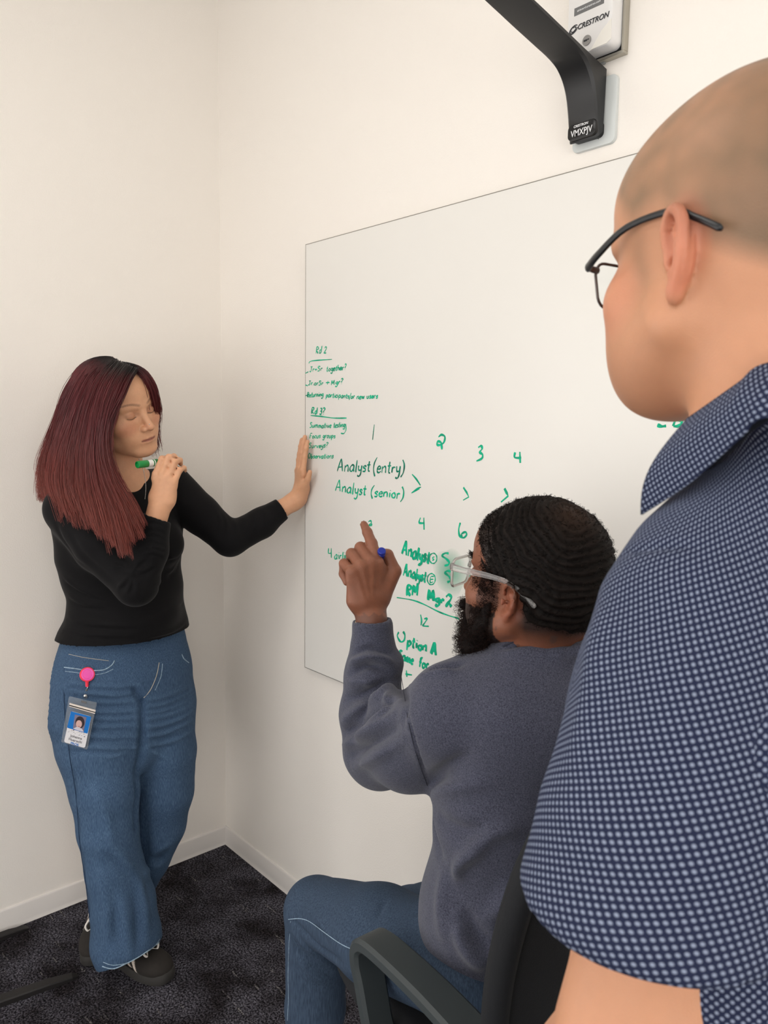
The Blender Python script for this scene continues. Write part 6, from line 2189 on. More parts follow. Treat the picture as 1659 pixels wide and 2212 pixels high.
# ------------------------------------------------------------------ spectacles in a head frame
def spectacles(M, o, sc, label, m_front, m_temple, m_lens, rim=.0022, lw=.0265, lh=.0195, y0=.108, z0=-.001, xh=.070, eary=-.018, earz=.013, thick=2.0, taper=1.0, tip_m=None, wrap=.006, tw=.0018, tf=2.2, hw=.080):
    q = lambda x, y, z: to_world(M @ (np.array([x, y, z]) * sc) + o)
    g = empty('eyeglasses', tuple(q(0, y0, z0)))
    tag(g, label, 'eyeglasses')
    dirn = RIG.T @ (M @ np.array([0, 1.0, 0]))
    for x in (-1, 1):
        cx = x * (.0085 + lw)
        loop = []
        for a, b in rrect(lw, lh, .011, 5):
            loop.append(q(cx + a * (1 if b > 0 else .93), y0 - wrap * ((cx + a) / .06) ** 2, z0 + b))
        mb = MB()
        mb.tube(loop + [loop[0], loop[1]], rim * .62, 8, cap=False)
        mb.build('rim', m_front, g, smooth=True)
        lc = np.mean(loop, axis=0)
        v = [tuple(p + dirn * .0006) for p in loop] + [tuple(p - dirn * .0006) for p in loop]
        n = len(loop)
        f = [tuple(range(n)), tuple(range(2 * n - 1, n - 1, -1))] + [(i, n + i, n + (i + 1) % n, (i + 1) % n) for i in range(n)]
        MB().add(v, f).build('lens', m_lens, g)
        # end piece and temple
        e0 = q(x * (.0085 + 2 * lw - .002), y0 - wrap, z0 + lh * .62); h = q(x * xh, y0 - wrap - .006, z0 + lh * .62)
        MB().tube([e0, (e0 + h) / 2 + dirn * .001, h], [min(rim * 1.2, .0030)] * 3, 8, flat=1.2).build('hinge', m_front, g, smooth=True)
        pts = [q(x * xh, y0 - wrap - .005, z0 + lh * .62), q(x * (xh * .35 + hw * .65), y0 * .62, z0 * .5 + earz * .2 + lh * .5), q(x * hw, .020, earz + .002), q(x * (hw + .001), eary, earz), q(x * hw, eary - .020, earz - .010), q(x * (hw - .001), eary - .042, earz - .024)]
        pts = spline(pts, 6); k = len(pts)
        rs_ = [tw * (1.25 - .45 * min(1, i / (k * .45))) * (1 if i < k - 1 else .6) for i in range(k)]
        MB().tube(pts, rs_, 10, flat=tf, updir=tuple(RIG.T @ (M @ np.array([0, 0, 1.0])))).build('temple', m_temple, g, smooth=True)
    br = [q(-.0095, y0, z0 + .004), q(-.004, y0 + .002, z0 + .008), q(.004, y0 + .002, z0 + .008), q(.0095, y0, z0 + .004)]
    MB().tube(spline(br, 4), rim * .9, 8).build('bridge', m_front, g, smooth=True)
    for x in (-1, 1):
        MB().tube([q(x * .008, y0 - .004, z0 - .002), q(x * .0075, y0 - .010, z0 - .008)], [.0016, .0022], 8).build('nose_pad', m_lens, g, smooth=True)
    return g


m_crystal = mat('clear_grey_acetate', (226, 222, 220), rough=.08, trans=.85, ior=1.35)
m_lens = mat('spectacle_lens', (250, 252, 252), rough=.02, trans=1.0, ior=1.05)
spectacles(sh_M, sh_o, SS, 'clear acetate eyeglasses worn by the seated bearded man', m_crystal, m_crystal, m_lens, rim=.0036, thick=1.6, y0=.104, z0=-.002, lw=.0275, lh=.0215, xh=.0725, tw=.0021, tf=2.4, hw=.0795)

# ------------------------------------------------------------------ watch strap edge and blue marker in his hand
wb = []
for a in np.linspace(0, 2 * math.pi, 25):
    wb.append(to_world(s_wrL + np.array([.0 + .0295 * math.cos(a), .0295 * math.sin(a), -.016 - .009 * math.cos(a)])))
MB().tube(wb, .0032, 7, cap=False, flat=1.6).build('wrist_strap', mat('cream_strap', (226, 220, 205), rough=.6), seated, smooth=True)
b0, b1 = P(825, 1189, 1.462), P(808, 1252, 1.545)
bm2 = empty('marker', tuple(to_world(b0)))
tag(bm2, 'blue dry-erase marker gripped in the seated man\'s pointing hand', 'marker')
m_bcap = mat('blue_marker_cap', (26, 46, 150), rough=.3)
A_, B_ = to_world(b0), to_world(b1)
lathe(A_, B_, [(0, .0062), (.001, .0074), (.0045, .0078), (.0055, .0068), (.0075, .0068), (.0085, .0080), (.030, .0082), (.0305, .0078)]).build('marker_cap', m_bcap, bm2, autosmooth=40)
lathe(A_, B_, [(.030, .0076), (.031, .0080), (.085, .0080), (.088, .0062)]).build('barrel', m_mwhite, bm2, autosmooth=40)
# ------------------------------------------------------------------ office chair
CH_F = np.array([-.60, .80, 0]); CH_L = np.array([-.80, -.60, 0])
ch_c = np.array([.218, 1.262, 0.0])
chair = empty('office_chair', tuple(to_world(ch_c + [0, 0, zf(0)])))
tag(chair, 'black office chair with a mesh back and looped arms under the seated man', 'chair')
m_chair = mat('charcoal_nylon', (54, 60, 62), rough=.5, bump=.00012, bscale=1200)
m_chairk = mat('black_upholstery', (20, 22, 26), rough=.85, bump=.0003, bscale=700)
m_mesh = mat('dark_mesh_fabric', (26, 28, 31), rough=.9, bump=.0008, bscale=900)
CM = np.stack([CH_L, CH_F, [0, 0, 1.0]], 1)
cq_ = lambda x, y, z: to_world(ch_c + CM @ np.array([x, y, z]))


def chair_sdf(name, build, m, lo, hi, res=.006, parent=None):
    c = ch_c
    f = Field(c + np.array(lo), c + np.array(hi), res)
    f.frame(CM, ch_c)
    build(f)
    V, F = f.mesh(relax=1)
    return skin_obj(name, V, F, m, parent or chair, np.ones((len(V), 3)))


def seat_(f):
    f.flat((-.17, .03, .452), (.17, .03, .452), (0, 1, 0), (.235, .030), (.235, .030), k=0)
    f.flat((-.17, .0, .452), (.17, .0, .452), (0, 1, 0), (.20, .034), (.20, .034), k=.02)


chair_sdf('seat', seat_, m_chairk, (-.42, -.42, .38), (.42, .42, .52))
# back: padded frame with a mesh panel, leaning back
bz0, bz1 = .50, 1.045
def backp(s, t, d=0.0):
    """s across -1..1, t up 0..1, d in front (+) of the middle surface"""
    z = bz0 + (bz1 - bz0) * t
    w = .195 + .020 * math.sin(math.pi * min(t * 1.1, 1)) - .045 * max(0, t - .75) * 2
    y = -.225 - .105 * t + .025 * math.sin(math.pi * t) + .045 * s * s + d
    return cq_(s * w, y, z)
rim_ = [backp(-1, t) for t in np.linspace(.0, .90, 10)] + [backp(s, .97 + .03 * (1 - s * s)) for s in np.linspace(-.86, .86, 9)] + [backp(1, t) for t in np.linspace(.90, 0, 10)] + [backp(s, -.0) for s in (.7, .3, 0, -.3, -.7)]
rim_ = spline(rim_, 3, closed=True)
back = MB().tube(rim_ + [rim_[0], rim_[1]], .0165, 10, cap=False, flat=1.25).build('backrest', m_chairk, chair, smooth=True)
MB().tube([p + (to_world(CH_F) - to_world([0, 0, 0])) * .017 for p in rim_ + [rim_[0]]], .0022, 6, cap=False).build('piping', m_black2, back, smooth=True)
gv, gf = [], []
nu, nv_ = 22, 26
for side in (0, 1):
    for i in range(nu):
        for j in range(nv_):
            gv.append(backp(-.97 + 1.94 * i / (nu - 1), .01 + .97 * j / (nv_ - 1), -.004 - .006 * side))
for i in range(nu - 1):
    for j in range(nv_ - 1):
        a = i * nv_ + j
        gf.append((a, a + 1, a + nv_ + 1, a + nv_)); b = a + nu * nv_
        gf.append((b, b + nv_, b + nv_ + 1, b + 1))
MB().add(gv, gf).build('mesh_panel', m_mesh, back, smooth=True)
MB().tube([backp(0, -.02, -.02), cq_(0, -.30, .47), cq_(0, -.22, .41), cq_(0, -.05, .40)], [.022, .026, .028, .024], 10).build('back_bracket', m_chair, chair, smooth=True)
# looped arms
for sx in (1, -1):
    ax_ = sx * .232
    loop = [(ax_, -.20, .628), (ax_, -.08, .640), (ax_, .045, .640), (ax_, .082, .626), (ax_, .088, .598), (ax_ - sx * .002, .078, .56), (ax_ - sx * .006, .055, .48), (ax_ - sx * .02, .035, .425), (ax_ - sx * .06, .03, .405)]
    pts = [np.array(p) for p in loop]
    pts = spline(pts, 6)
    v = []; n = len(pts); f = []
    pr = [(-1, -.55), (-.8, -1), (.8, -1), (1, -.55), (1, .55), (.8, 1), (-.8, 1), (-1, .55)]
    for i, p in enumerate(pts):
        t = pts[min(i + 1, n - 1)] - pts[max(i - 1, 0)]; t /= np.linalg.norm(t)
        nr = np.cross(t, [1.0, 0, 0]); nr /= np.linalg.norm(nr)
        k = i / (n - 1); hw = .031 - .006 * k; th = .011 + .002 * k
        for a, b in pr:
            v.append(cq_(*(p + np.array([a * hw, 0, 0]) + nr * b * th)))
    for i in range(n - 1):
        for j in range(8):
            f.append((i * 8 + j, i * 8 + (j + 1) % 8, i * 8 + 8 + (j + 1) % 8, i * 8 + 8 + j))
    f.append(tuple(range(7, -1, -1))); f.append(tuple((n - 1) * 8 + j for j in range(8)))
    MB().add(v, f).build('armrest', m_chair, chair, autosmooth=35)
    # rear part of the loop going down
    q0 = [(ax_, -.205, .625), (ax_ - sx * .004, -.222, .595), (ax_ - sx * .006, -.20, .54), (ax_ - sx * .008, -.13, .48), (ax_ - sx * .02, -.06, .43), (ax_ - sx * .06, -.03, .408)]
    MB().tube([cq_(*p) for p in spline([np.array(p) for p in q0], 5)], .0145, 8, flat=1.5, updir=tuple(cq_(1, 0, 0) - cq_(0, 0, 0))).build('arm_strut', m_chair, chair, smooth=True)
MB().box(cq_(0, 0, .405), (.12, .12, .018), M=np.stack([cq_(1, 0, 0) - cq_(0, 0, 0), cq_(0, 1, 0) - cq_(0, 0, 0), [0, 0, 1.0]], 1), bev=.008).build('tilt_mechanism', m_black2, chair)
lathe(cq_(0, 0, zf(.10)), cq_(0, 0, .39), [(0, .030), (.16, .030), (.161, .018), (.34, .018)]).build('gas_column', m_black2, chair, autosmooth=40)
for k in range(5):
    a = math.radians(72 * k + 20)
    e = (math.sin(a) * .30, math.cos(a) * .30)
    MB().tube([cq_(0, 0, zf(.105)), cq_(e[0] * .5, e[1] * .5, zf(.100)), cq_(e[0], e[1], zf(.078))], [.030, .024, .018], 8, flat=.8).build('base_leg', m_chair, chair, smooth=True)
    wc = cq_(e[0], e[1], zf(.028)); sd = cq_(math.cos(a), -math.sin(a), 0) - cq_(0, 0, 0)
    cst = MB()
    for s_ in (-1, 1):
        o2_ = wc + sd * s_ * .012
        vv = lathe(o2_ - sd * .008, o2_ + sd * .008, [(0, .024), (.002, .0275), (.014, .0275), (.016, .024)], 18)
        cst.add(vv.v, vv.f)
    cst.tube([wc, wc + [0, 0, .05]], .007, 8)
    cst.build('caster', m_black2, chair, autosmooth=40)

SCL = 1.0
# ------------------------------------------------------------------ the man in the foreground
rman_g = P(1560, 1100, .58)
rman = empty('person', tuple(to_world([rman_g[0], rman_g[1], 0.0])))
tag(rman, 'man with shaved head and glasses in navy dotted shirt, close at the right edge', 'person', 'people at the whiteboard')
SKIN_R = np.array(lin((200, 144, 110)))
m_skin_r = skin_material('light_tan_skin', rough=.47, spot=.05, bscale=900, bump=.0002)
RS_ = .975
rear = P(1458, 566, .545)
rh_M = rotm(24, -4, 0)
rh_o = rear - rh_M @ (np.array([.0800, -.022, -.015]) * RS_)
rp = lambda x, y, z: rh_M @ (np.array([x, y, z]) * RS_) + rh_o
RB_F = np.array([-.50, .866, 0]); RB_L = np.array([-.866, -.50, 0])
r_neck = rp(0, -.045, -.205); r_neck[2] = min(r_neck[2], 1.425)
r_shL = P(1508, 1318, .515)
r_elL = P(1372, 2250, .455)
r_wrL = r_elL + np.array([-.03, .16, -.20])
r_shR = r_neck - RB_L * .20 + [0, 0, -.05]; r_elR = r_shR + [.06, -.02, -.30]; r_wrR = r_elR + np.array([-.06, .12, -.20])
r_hip = np.array([r_neck[0] + .03, r_neck[1] - .02, .93])


def rman_body():
    f = Field((-.05, .25, .0), (.82, 1.02, 1.80), .0085,
              fx=[(rh_o[0] - .13, rh_o[0] + .10, .0021)], fy=[(.46, .72, .0024)], fz=[(rh_o[2] - .22, rh_o[2] + .15, .0022)])
    head_field(f, rh_M, rh_o, RS_, wide=1.08, jaw=1.15, ears=(0, 1), cheek=1.05, chin=.90, nose=1.0)
    f.frame(rh_M, rh_o, RS_)
    f.ell((0, -.030, .040), (.0785, .100, .086), k=.02)        # full back of the skull
    f.ell((.030, .030, -.062), (.034, .050, .036), k=.03)       # heavy jaw
    f.ell((.0, .055, -.085), (.045, .035, .030), k=.03)
    # large left ear
    e = .76; X0 = .0765
    def q(y, z, out): return np.array([X0 + out * e, -.022 - y * e, -.012 + z * e])
    f.ell(q(.012, .001, .004), (.0062 * e, .0175 * e, .030 * e), R=rot_small(26, 6), k=.005)
    rim = [q(-.008, .010, .006), q(-.006, .026, .010), q(.004, .037, .0145), q(.017, .037, .0195), q(.0265, .024, .0225), q(.0255, .006, .021), q(.019, -.012, .017), q(.010, -.026, .012), q(.002, -.036, .007)]
    rimp = spline(rim, 4)
    f.chain([tuple(p) for p in rimp], list(np.linspace(.0032, .0040, len(rimp))), k=.003)
    anti = [q(.008, .024, .011), q(.015, .012, .016), q(.016, -.002, .016), q(.010, -.013, .013), q(.002, -.014, .010)]
    f.chain([tuple(p) for p in spline(anti, 4)], [.0024] * 20, k=.004)
    f.ell(q(.003, -.030, .008), (.0042, .0068, .0100), k=.005)
    f.ell(q(.006, .002, .014), (.0068, .0050, .0100), k=.003, op='s')
    f.ell(q(.011, .027, .018), (.0032, .0040, .0050), k=.003, op='s')
    f.ell(q(-.0075, -.002, .0045), (.0040, .0042, .0070), k=.006)
    f.ell(q(-.001, -.004, .003), (.010, .0028, .0034), k=.002, op='s')
    f.frame()
    f.chain([rp(0, -.035, -.04), rp(0, -.045, -.11) * .65 + r_neck * .35, r_neck, r_neck - [0, 0, .06]], [.061, .056, .060, .070], k=.02)
    ch = r_neck * .72 + r_hip * .28
    f.fchain([r_neck - [0, 0, .06], ch, r_neck * .4 + r_hip * .6, r_hip], RB_L, [(.14, .08), (.165, .10), (.15, .10), (.155, .11)], k=.03)
    f.cone(r_neck - [0, 0, .075], r_shL, .040, .040, k=.03)
    f.cone(r_neck - [0, 0, .05], r_shR, .045, .045, k=.03)
    f.chain([r_shL, r_shL * .4 + r_elL * .6, r_elL, r_wrL], [.043, .050, .046, .030], k=.02)
    f.chain([r_shR, r_elR, r_wrR], [.050, .046, .030], k=.02)
    for s_, w, y in ((1, r_wrL, 1), (-1, r_wrR, 1)):
        d = (r_wrL - r_elL); d /= np.linalg.norm(d)
        M = basis(d + [0, 0, -.3], RB_L * s_)
        if (M[:, 0] @ RB_F) < 0: M[:, 0] *= -1
        hand_field(f, M, w, 1.05, [(20, 25, 15)] * 4)
        f.frame()
    for s_ in (1, -1):
        a = r_hip + RB_L * s_ * .09; b = a + [0, .02, -.43]; c = b + [0, -.02, -.40]
        f.chain([a, b, c, c - [0, 0, .05]], [.08, .055, .038, .036], k=.02)
    V, F = f.mesh(relax=1)
    col = np.tile(SKIN_R, (len(V), 1))
    q_ = ((V - rh_o) @ rh_M) / RS_
    near = (np.abs(q_) < .2).all(1)
    nz = noise3(V, 50, 4.0)
    # shaven scalp: stubble tone with a soft border
    scalp = np.clip((q_[:, 2] - .018 + np.clip(q_[:, 1] - .02, 0, 1) * -.9 + np.clip(-q_[:, 1] - .01, 0, 1) * .75 + nz * .003) / .022, 0, 1)
    scalp *= np.clip((.078 - q_[:, 1] - np.clip(.10 - q_[:, 2], 0, 1) * .28) / .025, 0, 1) * near
    st = np.array(lin((138, 108, 82)))
    w = np.clip(scalp * (.78 + .10 * nz + .12 * noise3(V, 230, 6.0)), 0, 1)[:, None]
    col = col * (1 - w) + st * w
    dk = np.clip((-q_[:, 1] - .030) / .05, 0, 1) * scalp * .5
    col = col * (1 - dk[:, None]) + np.array(lin((104, 86, 66))) * dk[:, None]
    sb = near & (np.abs(q_[:, 0]) > .05)
    w = (np.exp(-(((q_ - [0.073, .020, -.008]) / [.03, .012, .030]) ** 2).sum(1)) * .45)[:, None]
    col = col * (1 - w) + st * w
    w = (np.exp(-(((q_ - [0.03, .062, -.082]) / [.05, .035, .028]) ** 2).sum(1)) * .38)[:, None]
    col = col * (1 - w) + np.array(lin((140, 96, 74))) * w
    red = np.array(lin((214, 112, 92)))
    hemisphere_blend(col, V, rp(.090, -.035, -.012), np.array([.014, .024, .036]), red, .38, rh_M)
    hemisphere_blend(col, V, rp(.055, .055, -.025), np.array([.03, .035, .030]), red, .18, rh_M)
    hemisphere_blend(col, V, rp(.0, .095, .0), np.array([.07, .02, .06]), red, .25, rh_M)
    for a in np.linspace(0, 1, 9):
        hemisphere_blend(col, V, rp(.016 + .038 * a, .088 - .024 * a * a, .0245 + .005 * math.sin(3 * a)), np.array([.006, .02, .0035]), lin((40, 30, 26)), .8, rh_M)
    skin_obj('body', V, F, m_skin_r, rman, col)


rman_body()
# fine eyebrow and scalp stubble hairs
rs_ = np.random.RandomState(9)
rt = np.array([rp(.020 + .034 * a, .088 - .022 * a * a, .0235 + .004 * math.sin(3 * a)) for a in np.linspace(0, 1, 110)])
nn_ = np.tile(rh_M @ np.array([.4, 1.0, .35]), (len(rt), 1))
m_hair_b = hair_material('short_black_hair', .6, .2)
curls('eyebrow_hairs', rt, nn_, .0035, .00022, m_hair_b, rman, rs_, .3, 5, (20, 16, 14), (50, 38, 30), None, .25)

# ------------------------------------------------------------------ dotted shirt
m_dot, nt_, b_ = new_mat('navy_dotted_cotton')
L_ = nt_.links.new
uvn = N(nt_, 'ShaderNodeUVMap'); uvn.uv_map = 'UVMap'
sx_ = N(nt_, 'ShaderNodeSeparateXYZ'); L_(uvn.outputs[0], sx_.inputs[0])
def M2_(op, a, b=None, v=None):
    n = N(nt_, 'ShaderNodeMath', operation=op)
    L_(a, n.inputs[0])
    if b is not None: L_(b, n.inputs[1])
    if v is not None: n.inputs[1].default_value = v
    return n.outputs[0]
PER = .0056
uu = M2_('DIVIDE', sx_.outputs[0], v=PER); vv = M2_('DIVIDE', sx_.outputs[1], v=PER)
def dots(ou, ov):
    a = M2_('SUBTRACT', M2_('FRACT', M2_('ADD', uu, v=ou)), v=.5); b = M2_('SUBTRACT', M2_('FRACT', M2_('ADD', vv, v=ov)), v=.5)
    return M2_('SQRT', M2_('ADD', M2_('MULTIPLY', a, a), M2_('MULTIPLY', b, b)))
d1 = dots(.0, .0); d2 = dots(.5, .5)
dm = M2_('MINIMUM', d1, d2)
mr_ = N(nt_, 'ShaderNodeMapRange', interpolation_type='SMOOTHSTEP'); mr_.inputs['From Min'].default_value = .30; mr_.inputs['From Max'].default_value = .08
L_(dm, mr_.inputs[0])
nz_ = N(nt_, 'ShaderNodeTexNoise', in_Scale=1500.0, in_Detail=2.0); tc_ = N(nt_, 'ShaderNodeTexCoord'); L_(tc_.outputs['Object'], nz_.inputs['Vector'])
mxd = N(nt_, 'ShaderNodeMix', data_type='RGBA'); L_(mr_.outputs[0], mxd.inputs[0])
mxd.inputs[6].default_value = (*lin((36, 42, 68)), 1); mxd.inputs[7].default_value = (*lin((146, 156, 178)), 1)
mxn = N(nt_, 'ShaderNodeMix', data_type='RGBA', blend_type='MULTIPLY'); mxn.inputs[0].default_value = .35
L_(mxd.outputs[2], mxn.inputs[6]); L_(nz_.outputs['Fac'], mxn.inputs[7])
L_(mxn.outputs[2], b_.inputs['Base Color']); b_.inputs['Roughness'].default_value = .9; b_.inputs['Specular IOR Level'].default_value = .15
bp_ = N(nt_, 'ShaderNodeBump', in_Strength=.6, in_Distance=.0004); L_(mr_.outputs[0], bp_.inputs['Height']); L_(bp_.outputs[0], b_.inputs['Normal'])


def add_uv(o, UV):
    me = o.data
    uv = me.uv_layers.new(name='UVMap')
    li = np.zeros(len(me.loops), dtype=np.int32); me.loops.foreach_get('vertex_index', li)
    uv.data.foreach_set('uv', UV[li].astype(np.float32).ravel())


def grid_sheet(name, rows, m, parent, thick=.0016, closed=False, uvs=None):
    """rows: (n, m, 3) rig points -> thin cloth with real thickness; uv from arc lengths"""
    R = np.asarray(rows); n, k, _ = R.shape
    du = np.gradient(R, axis=0); dv = np.gradient(R, axis=1)
    nr = np.cross(du, dv); nr /= np.linalg.norm(nr, axis=2)[..., None] + 1e-9
    A = R + nr * thick / 2; B = R - nr * thick / 2
    V = np.concatenate([A.reshape(-1, 3), B.reshape(-1, 3)])
    F = []
    for i in range(n - 1):
        for j in range(k - 1):
            a = i * k + j
            F.append((a, a + k, a + k + 1, a + 1)); b = a + n * k
            F.append((b, b + 1, b + k + 1, b + k))
    ring = [(0, j) for j in range(k)] + [(i, k - 1) for i in range(1, n)] + [(n - 1, j) for j in range(k - 2, -1, -1)] + [(i, 0) for i in range(n - 2, 0, -1)]
    for q in range(len(ring)):
        a = ring[q][0] * k + ring[q][1]; b = ring[(q + 1) % len(ring)][0] * k + ring[(q + 1) % len(ring)][1]
        F.append((a, b, b + n * k, a + n * k))
    o = mesh_obj(name, to_world(V), F, m, parent, True)
    if uvs is None:
        su = np.concatenate([np.zeros((1, k)), np.cumsum(np.linalg.norm(np.diff(R, axis=0), axis=2), 0)])
        sv = np.concatenate([np.zeros((n, 1)), np.cumsum(np.linalg.norm(np.diff(R, axis=1), axis=2), 1)], 1)
        uvs = np.stack([su, sv], 2)
    UV = np.concatenate([uvs.reshape(-1, 2)] * 2)
    add_uv(o, UV)
    return o


def cyl_uv(V, a, b, xref, rscale):
    """cloth coordinates round the axis a -> b"""
    d = (b - a) / np.linalg.norm(b - a); x = xref - d * (xref @ d); x /= np.linalg.norm(x); y = np.cross(d, x)
    q = V - a
    t = q @ d; px = q @ x; py = q @ y
    return np.stack([np.arctan2(py, px) * rscale, t], 1)


def shirt():
    lo, hi = (-.08, .22, .86), (.86, 1.02, 1.50)
    # torso
    f = Field(lo, hi, .0068)
    ch = r_neck * .75 + r_hip * .25
    f.fchain([r_neck - [0, 0, .075], ch, r_neck * .4 + r_hip * .6, r_hip, r_hip - [0, 0, .03]], RB_L, [(.145, .090), (.172, .115), (.158, .115), (.158, .118), (.158, .118)], k=.03)
    f.cone(r_neck - [0, 0, .048], r_shL + [.020, 0, .0], .058, .056, k=.03)
    f.cone(r_neck - [0, 0, .062], r_shR, .060, .068, k=.03)
    f.flat(r_neck - [0, 0, .10], r_neck - [0, 0, .025], RB_L, (.13, .10), (.088, .088), k=.03)
    ta, tb = P(1575, 1225, .51), P(1745, 1005, .518)
    ma, mb_ = ta - 2 * ((ta - r_neck) @ RB_L) * RB_L, tb - 2 * ((tb - r_neck) @ RB_L) * RB_L
    f.cone(ma, mb_, .050, .050, k=.03)
    f.ell(r_neck + [0, 0, .035], (.074, .070, .060), k=.004, op='s')
    f.cut(r_hip - [0, 0, .03], (0, 0, -1))
    f.chain([r_shR, r_shR * .4 + r_elR * .6], [.078, .072], k=.03)
    V, F = f.mesh(relax=1)
    Nn = vnormals(V, F)
    V = V + Nn * (noise3(V, 15, 6.0) * .0028)[:, None]
    o = skin_obj('shirt', V, F, m_dot, rman)
    add_uv(o, cyl_uv(V, r_hip, r_neck, -RB_F, .16) * [1, 1])
    o['label'] = 'navy short sleeved shirt with pale dots'
    # left sleeve with the shoulder cap, falling to an open hem
    f = Field((-.08, .26, .98), (.50, .72, 1.50), .0042)
    top = r_neck * .50 + r_shL * .50 + [0, 0, .014]
    ctr = [(1556, 1250, .515), (1528, 1340, .50), (1506, 1480, .487), (1478, 1640, .477), (1440, 1800, .467), (1412, 1950, .462), (1392, 2080, .460), (1375, 2250, .460)]
    rad = [(.056, .060), (.067, .068), (.072, .072), (.0755, .076), (.078, .078), (.0800, .080), (.081, .082), (.082, .082)]
    cp = [P(*c) for c in ctr]
    f.cone(top, cp[0] + [.0, 0, -.002], .048, .058, k=.03)
    f.fchain(cp, np.array([1.0, 0, 0]), rad, k=.01)
    f.cone(P(1575, 1225, .51), P(1745, 1005, .518), .050, .054, k=.03)
    hn = np.array([.03, .02, -1.0])
    hp_ = np.array([P(1385, 2108, .462)[0], .462, 1.185])
    f.cut(hp_, hn)
    d = (cp[-1] - cp[3]); d /= np.linalg.norm(d)
    zc = [p[2] for p in cp]
    ce = np.array([np.interp(-1.185, [-z for z in zc], [p[0] for p in cp]), np.interp(-1.185, [-z for z in zc], [p[1] for p in cp]), 1.185])
    f.cone(ce - d * .005, ce + d * .12, .068, .074, k=0, op='s')
    V, F = f.mesh(relax=1)
    Nn = vnormals(V, F)
    V = V + Nn * (noise3(V, 17, 2.0) * .0022)[:, None]
    S0, N0 = V.copy(), vnormals(V, F)
    for q, a, w in (([(1345, 1195), (1400, 1182), (1450, 1180), (1520, 1178)], -.0035, .0030), ([(1300, 1300), (1290, 1420), (1262, 1560), (1240, 1700)], .005, .016),
                    ([(1500, 1400), (1450, 1560), (1400, 1760), (1370, 1900)], .004, .022), ([(1170, 1900), (1240, 1960), (1330, 2010)], .004, .014)):
        fold(V, Nn, [to_surface(S0, N0, u, v) for u, v in q], a, w)
    o2 = skin_obj('sleeve', V, F, m_dot, rman)
    UV = cyl_uv(V, cp[-1], cp[1], np.array([-.35, -.94, 0.0]), .078)
    a_ = math.radians(-20)
    UV = UV @ np.array([[math.cos(a_), -math.sin(a_)], [math.sin(a_), math.cos(a_)]])
    add_uv(o2, UV)
    # collar
    def mir(p):
        p = np.asarray(p, float); d = (p - r_neck) @ RB_L
        return p - 2 * d * RB_L
    inner = [P(*q) for q in [(1487, 905, .528), (1540, 868, .508), (1600, 826, .493), (1659, 786, .482)]]
    outer = [P(*q) for q in [(1386, 1112, .528), (1490, 1044, .494), (1600, 946, .466), (1659, 902, .452)]]
    bi = r_neck - RB_F * .088; bi[2] = inner[3][2] + .006
    bo = r_neck - RB_F * .118; bo[2] = outer[3][2] + .004
    def between(p, q):
        m = (p + q) / 2; d = m - r_neck; d[2] = 0
        rr = (np.linalg.norm((p - r_neck)[:2]) + np.linalg.norm((q - r_neck)[:2])) / 2
        m[:2] = r_neck[:2] + d[:2] / np.linalg.norm(d[:2]) * rr
        return m
    inner.append(between(inner[3], bi)); outer.append(between(outer[3], bo))
    inner = inner + [bi] + [mir(p) for p in inner[::-1]]
    outer = outer + [bo] + [mir(p) for p in outer[::-1]]
    I = resamp(inner, 90); O = resamp(outer, 90)
    rows = []
    for t in np.linspace(0, 1, 16):
        r_ = I * (1 - t) + O * t
        bow = math.sin(math.pi * t) * .009 * (1 - np.exp(-np.linspace(0, 14, 90)))[:, None]
        od = r_ - r_neck; od[:, 2] = 0; od /= np.linalg.norm(od, axis=1)[:, None]; od[:, 2] = .25
        r_ = r_ + od * bow
        # the front edge bends outwards
        k = np.exp(-np.linspace(0, 16, 90))[:, None]
        r_ = r_ + k * np.array([-.010, 0, -.002]) * math.sin(math.pi * t)
        rows.append(r_)
    R_ = np.array(rows)
    ang = np.unwrap(np.arctan2((R_ - r_neck) @ RB_F, (R_ - r_neck) @ RB_L), axis=1)
    arc = np.concatenate([[0], np.cumsum(np.linalg.norm(np.diff(R_[8], axis=0), axis=1))])
    base_a = ang[8]
    sgn = 1 if base_a[-1] > base_a[0] else -1
    u_ = np.interp(sgn * ang, sgn * base_a, arc)
    w_ = np.linalg.norm(R_ - I[None], axis=2)
    w_ = (R_[..., 2] - I[None, :, 2].mean()) * 1.15
    a_ = math.radians(12)
    c = grid_sheet('collar', R_, m_dot, rman, .0022, uvs=np.stack([u_ * math.cos(a_) - w_ * math.sin(a_), u_ * math.sin(a_) + w_ * math.cos(a_)], 2))
    c['label'] = 'open shirt collar with its point standing off the shoulder'
    under = []
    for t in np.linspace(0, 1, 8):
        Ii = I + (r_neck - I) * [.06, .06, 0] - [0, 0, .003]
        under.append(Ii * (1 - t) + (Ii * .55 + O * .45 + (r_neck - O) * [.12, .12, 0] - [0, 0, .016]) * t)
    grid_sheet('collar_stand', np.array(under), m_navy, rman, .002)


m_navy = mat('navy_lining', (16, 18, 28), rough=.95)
shirt()
trousers(rman, r_hip - [0, 0, .03], tuple((r_hip + RB_L * s_ * .09 - [0, 0, .03], r_hip + RB_L * s_ * .09 + [0, .02, -.43], r_hip + RB_L * s_ * .09 + [0, 0, -.81]) for s_ in (1, -1)),
         RB_L, RB_F, (.0, .25, .04), (.70, .95, 1.06), mat('charcoal_wool', (44, 46, 52), rough=.9), .010, 'trousers', rh=(.165, .12), r=(.098, .088, .075, .080))
for s_ in (1, -1):
    shoe(rman, r_hip + RB_L * s_ * .09 + [0, 0, -.85], RB_F)

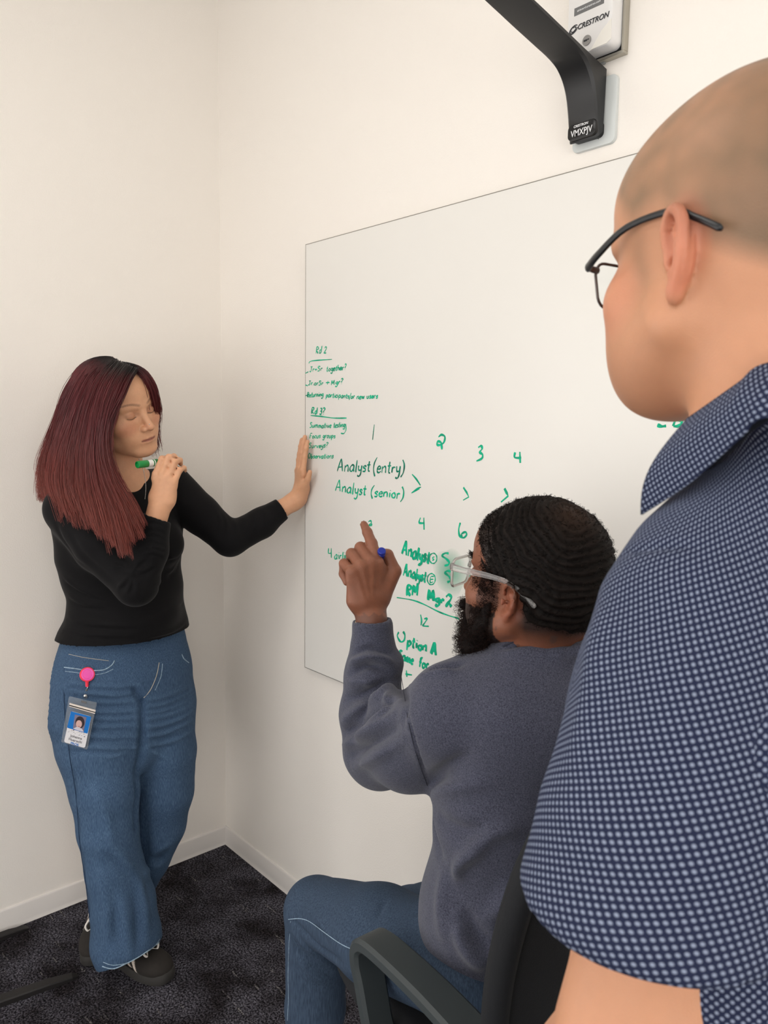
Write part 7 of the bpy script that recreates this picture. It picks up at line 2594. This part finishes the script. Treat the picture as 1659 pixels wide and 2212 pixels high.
m_gun = mat('gunmetal', (92, 84, 82), rough=.35, metal=.8)
m_tem = mat('black_acetate', (22, 24, 27), rough=.3)
spectacles(rh_M, rh_o, RS_, 'dark thin-rimmed eyeglasses worn by the man in the dotted shirt', m_gun, m_tem, m_lens, rim=.0020, y0=.094, z0=-.004, lw=.0255, lh=.0185, xh=.0715, eary=-.026, earz=.018, tw=.0021, tf=1.5, hw=.0865)
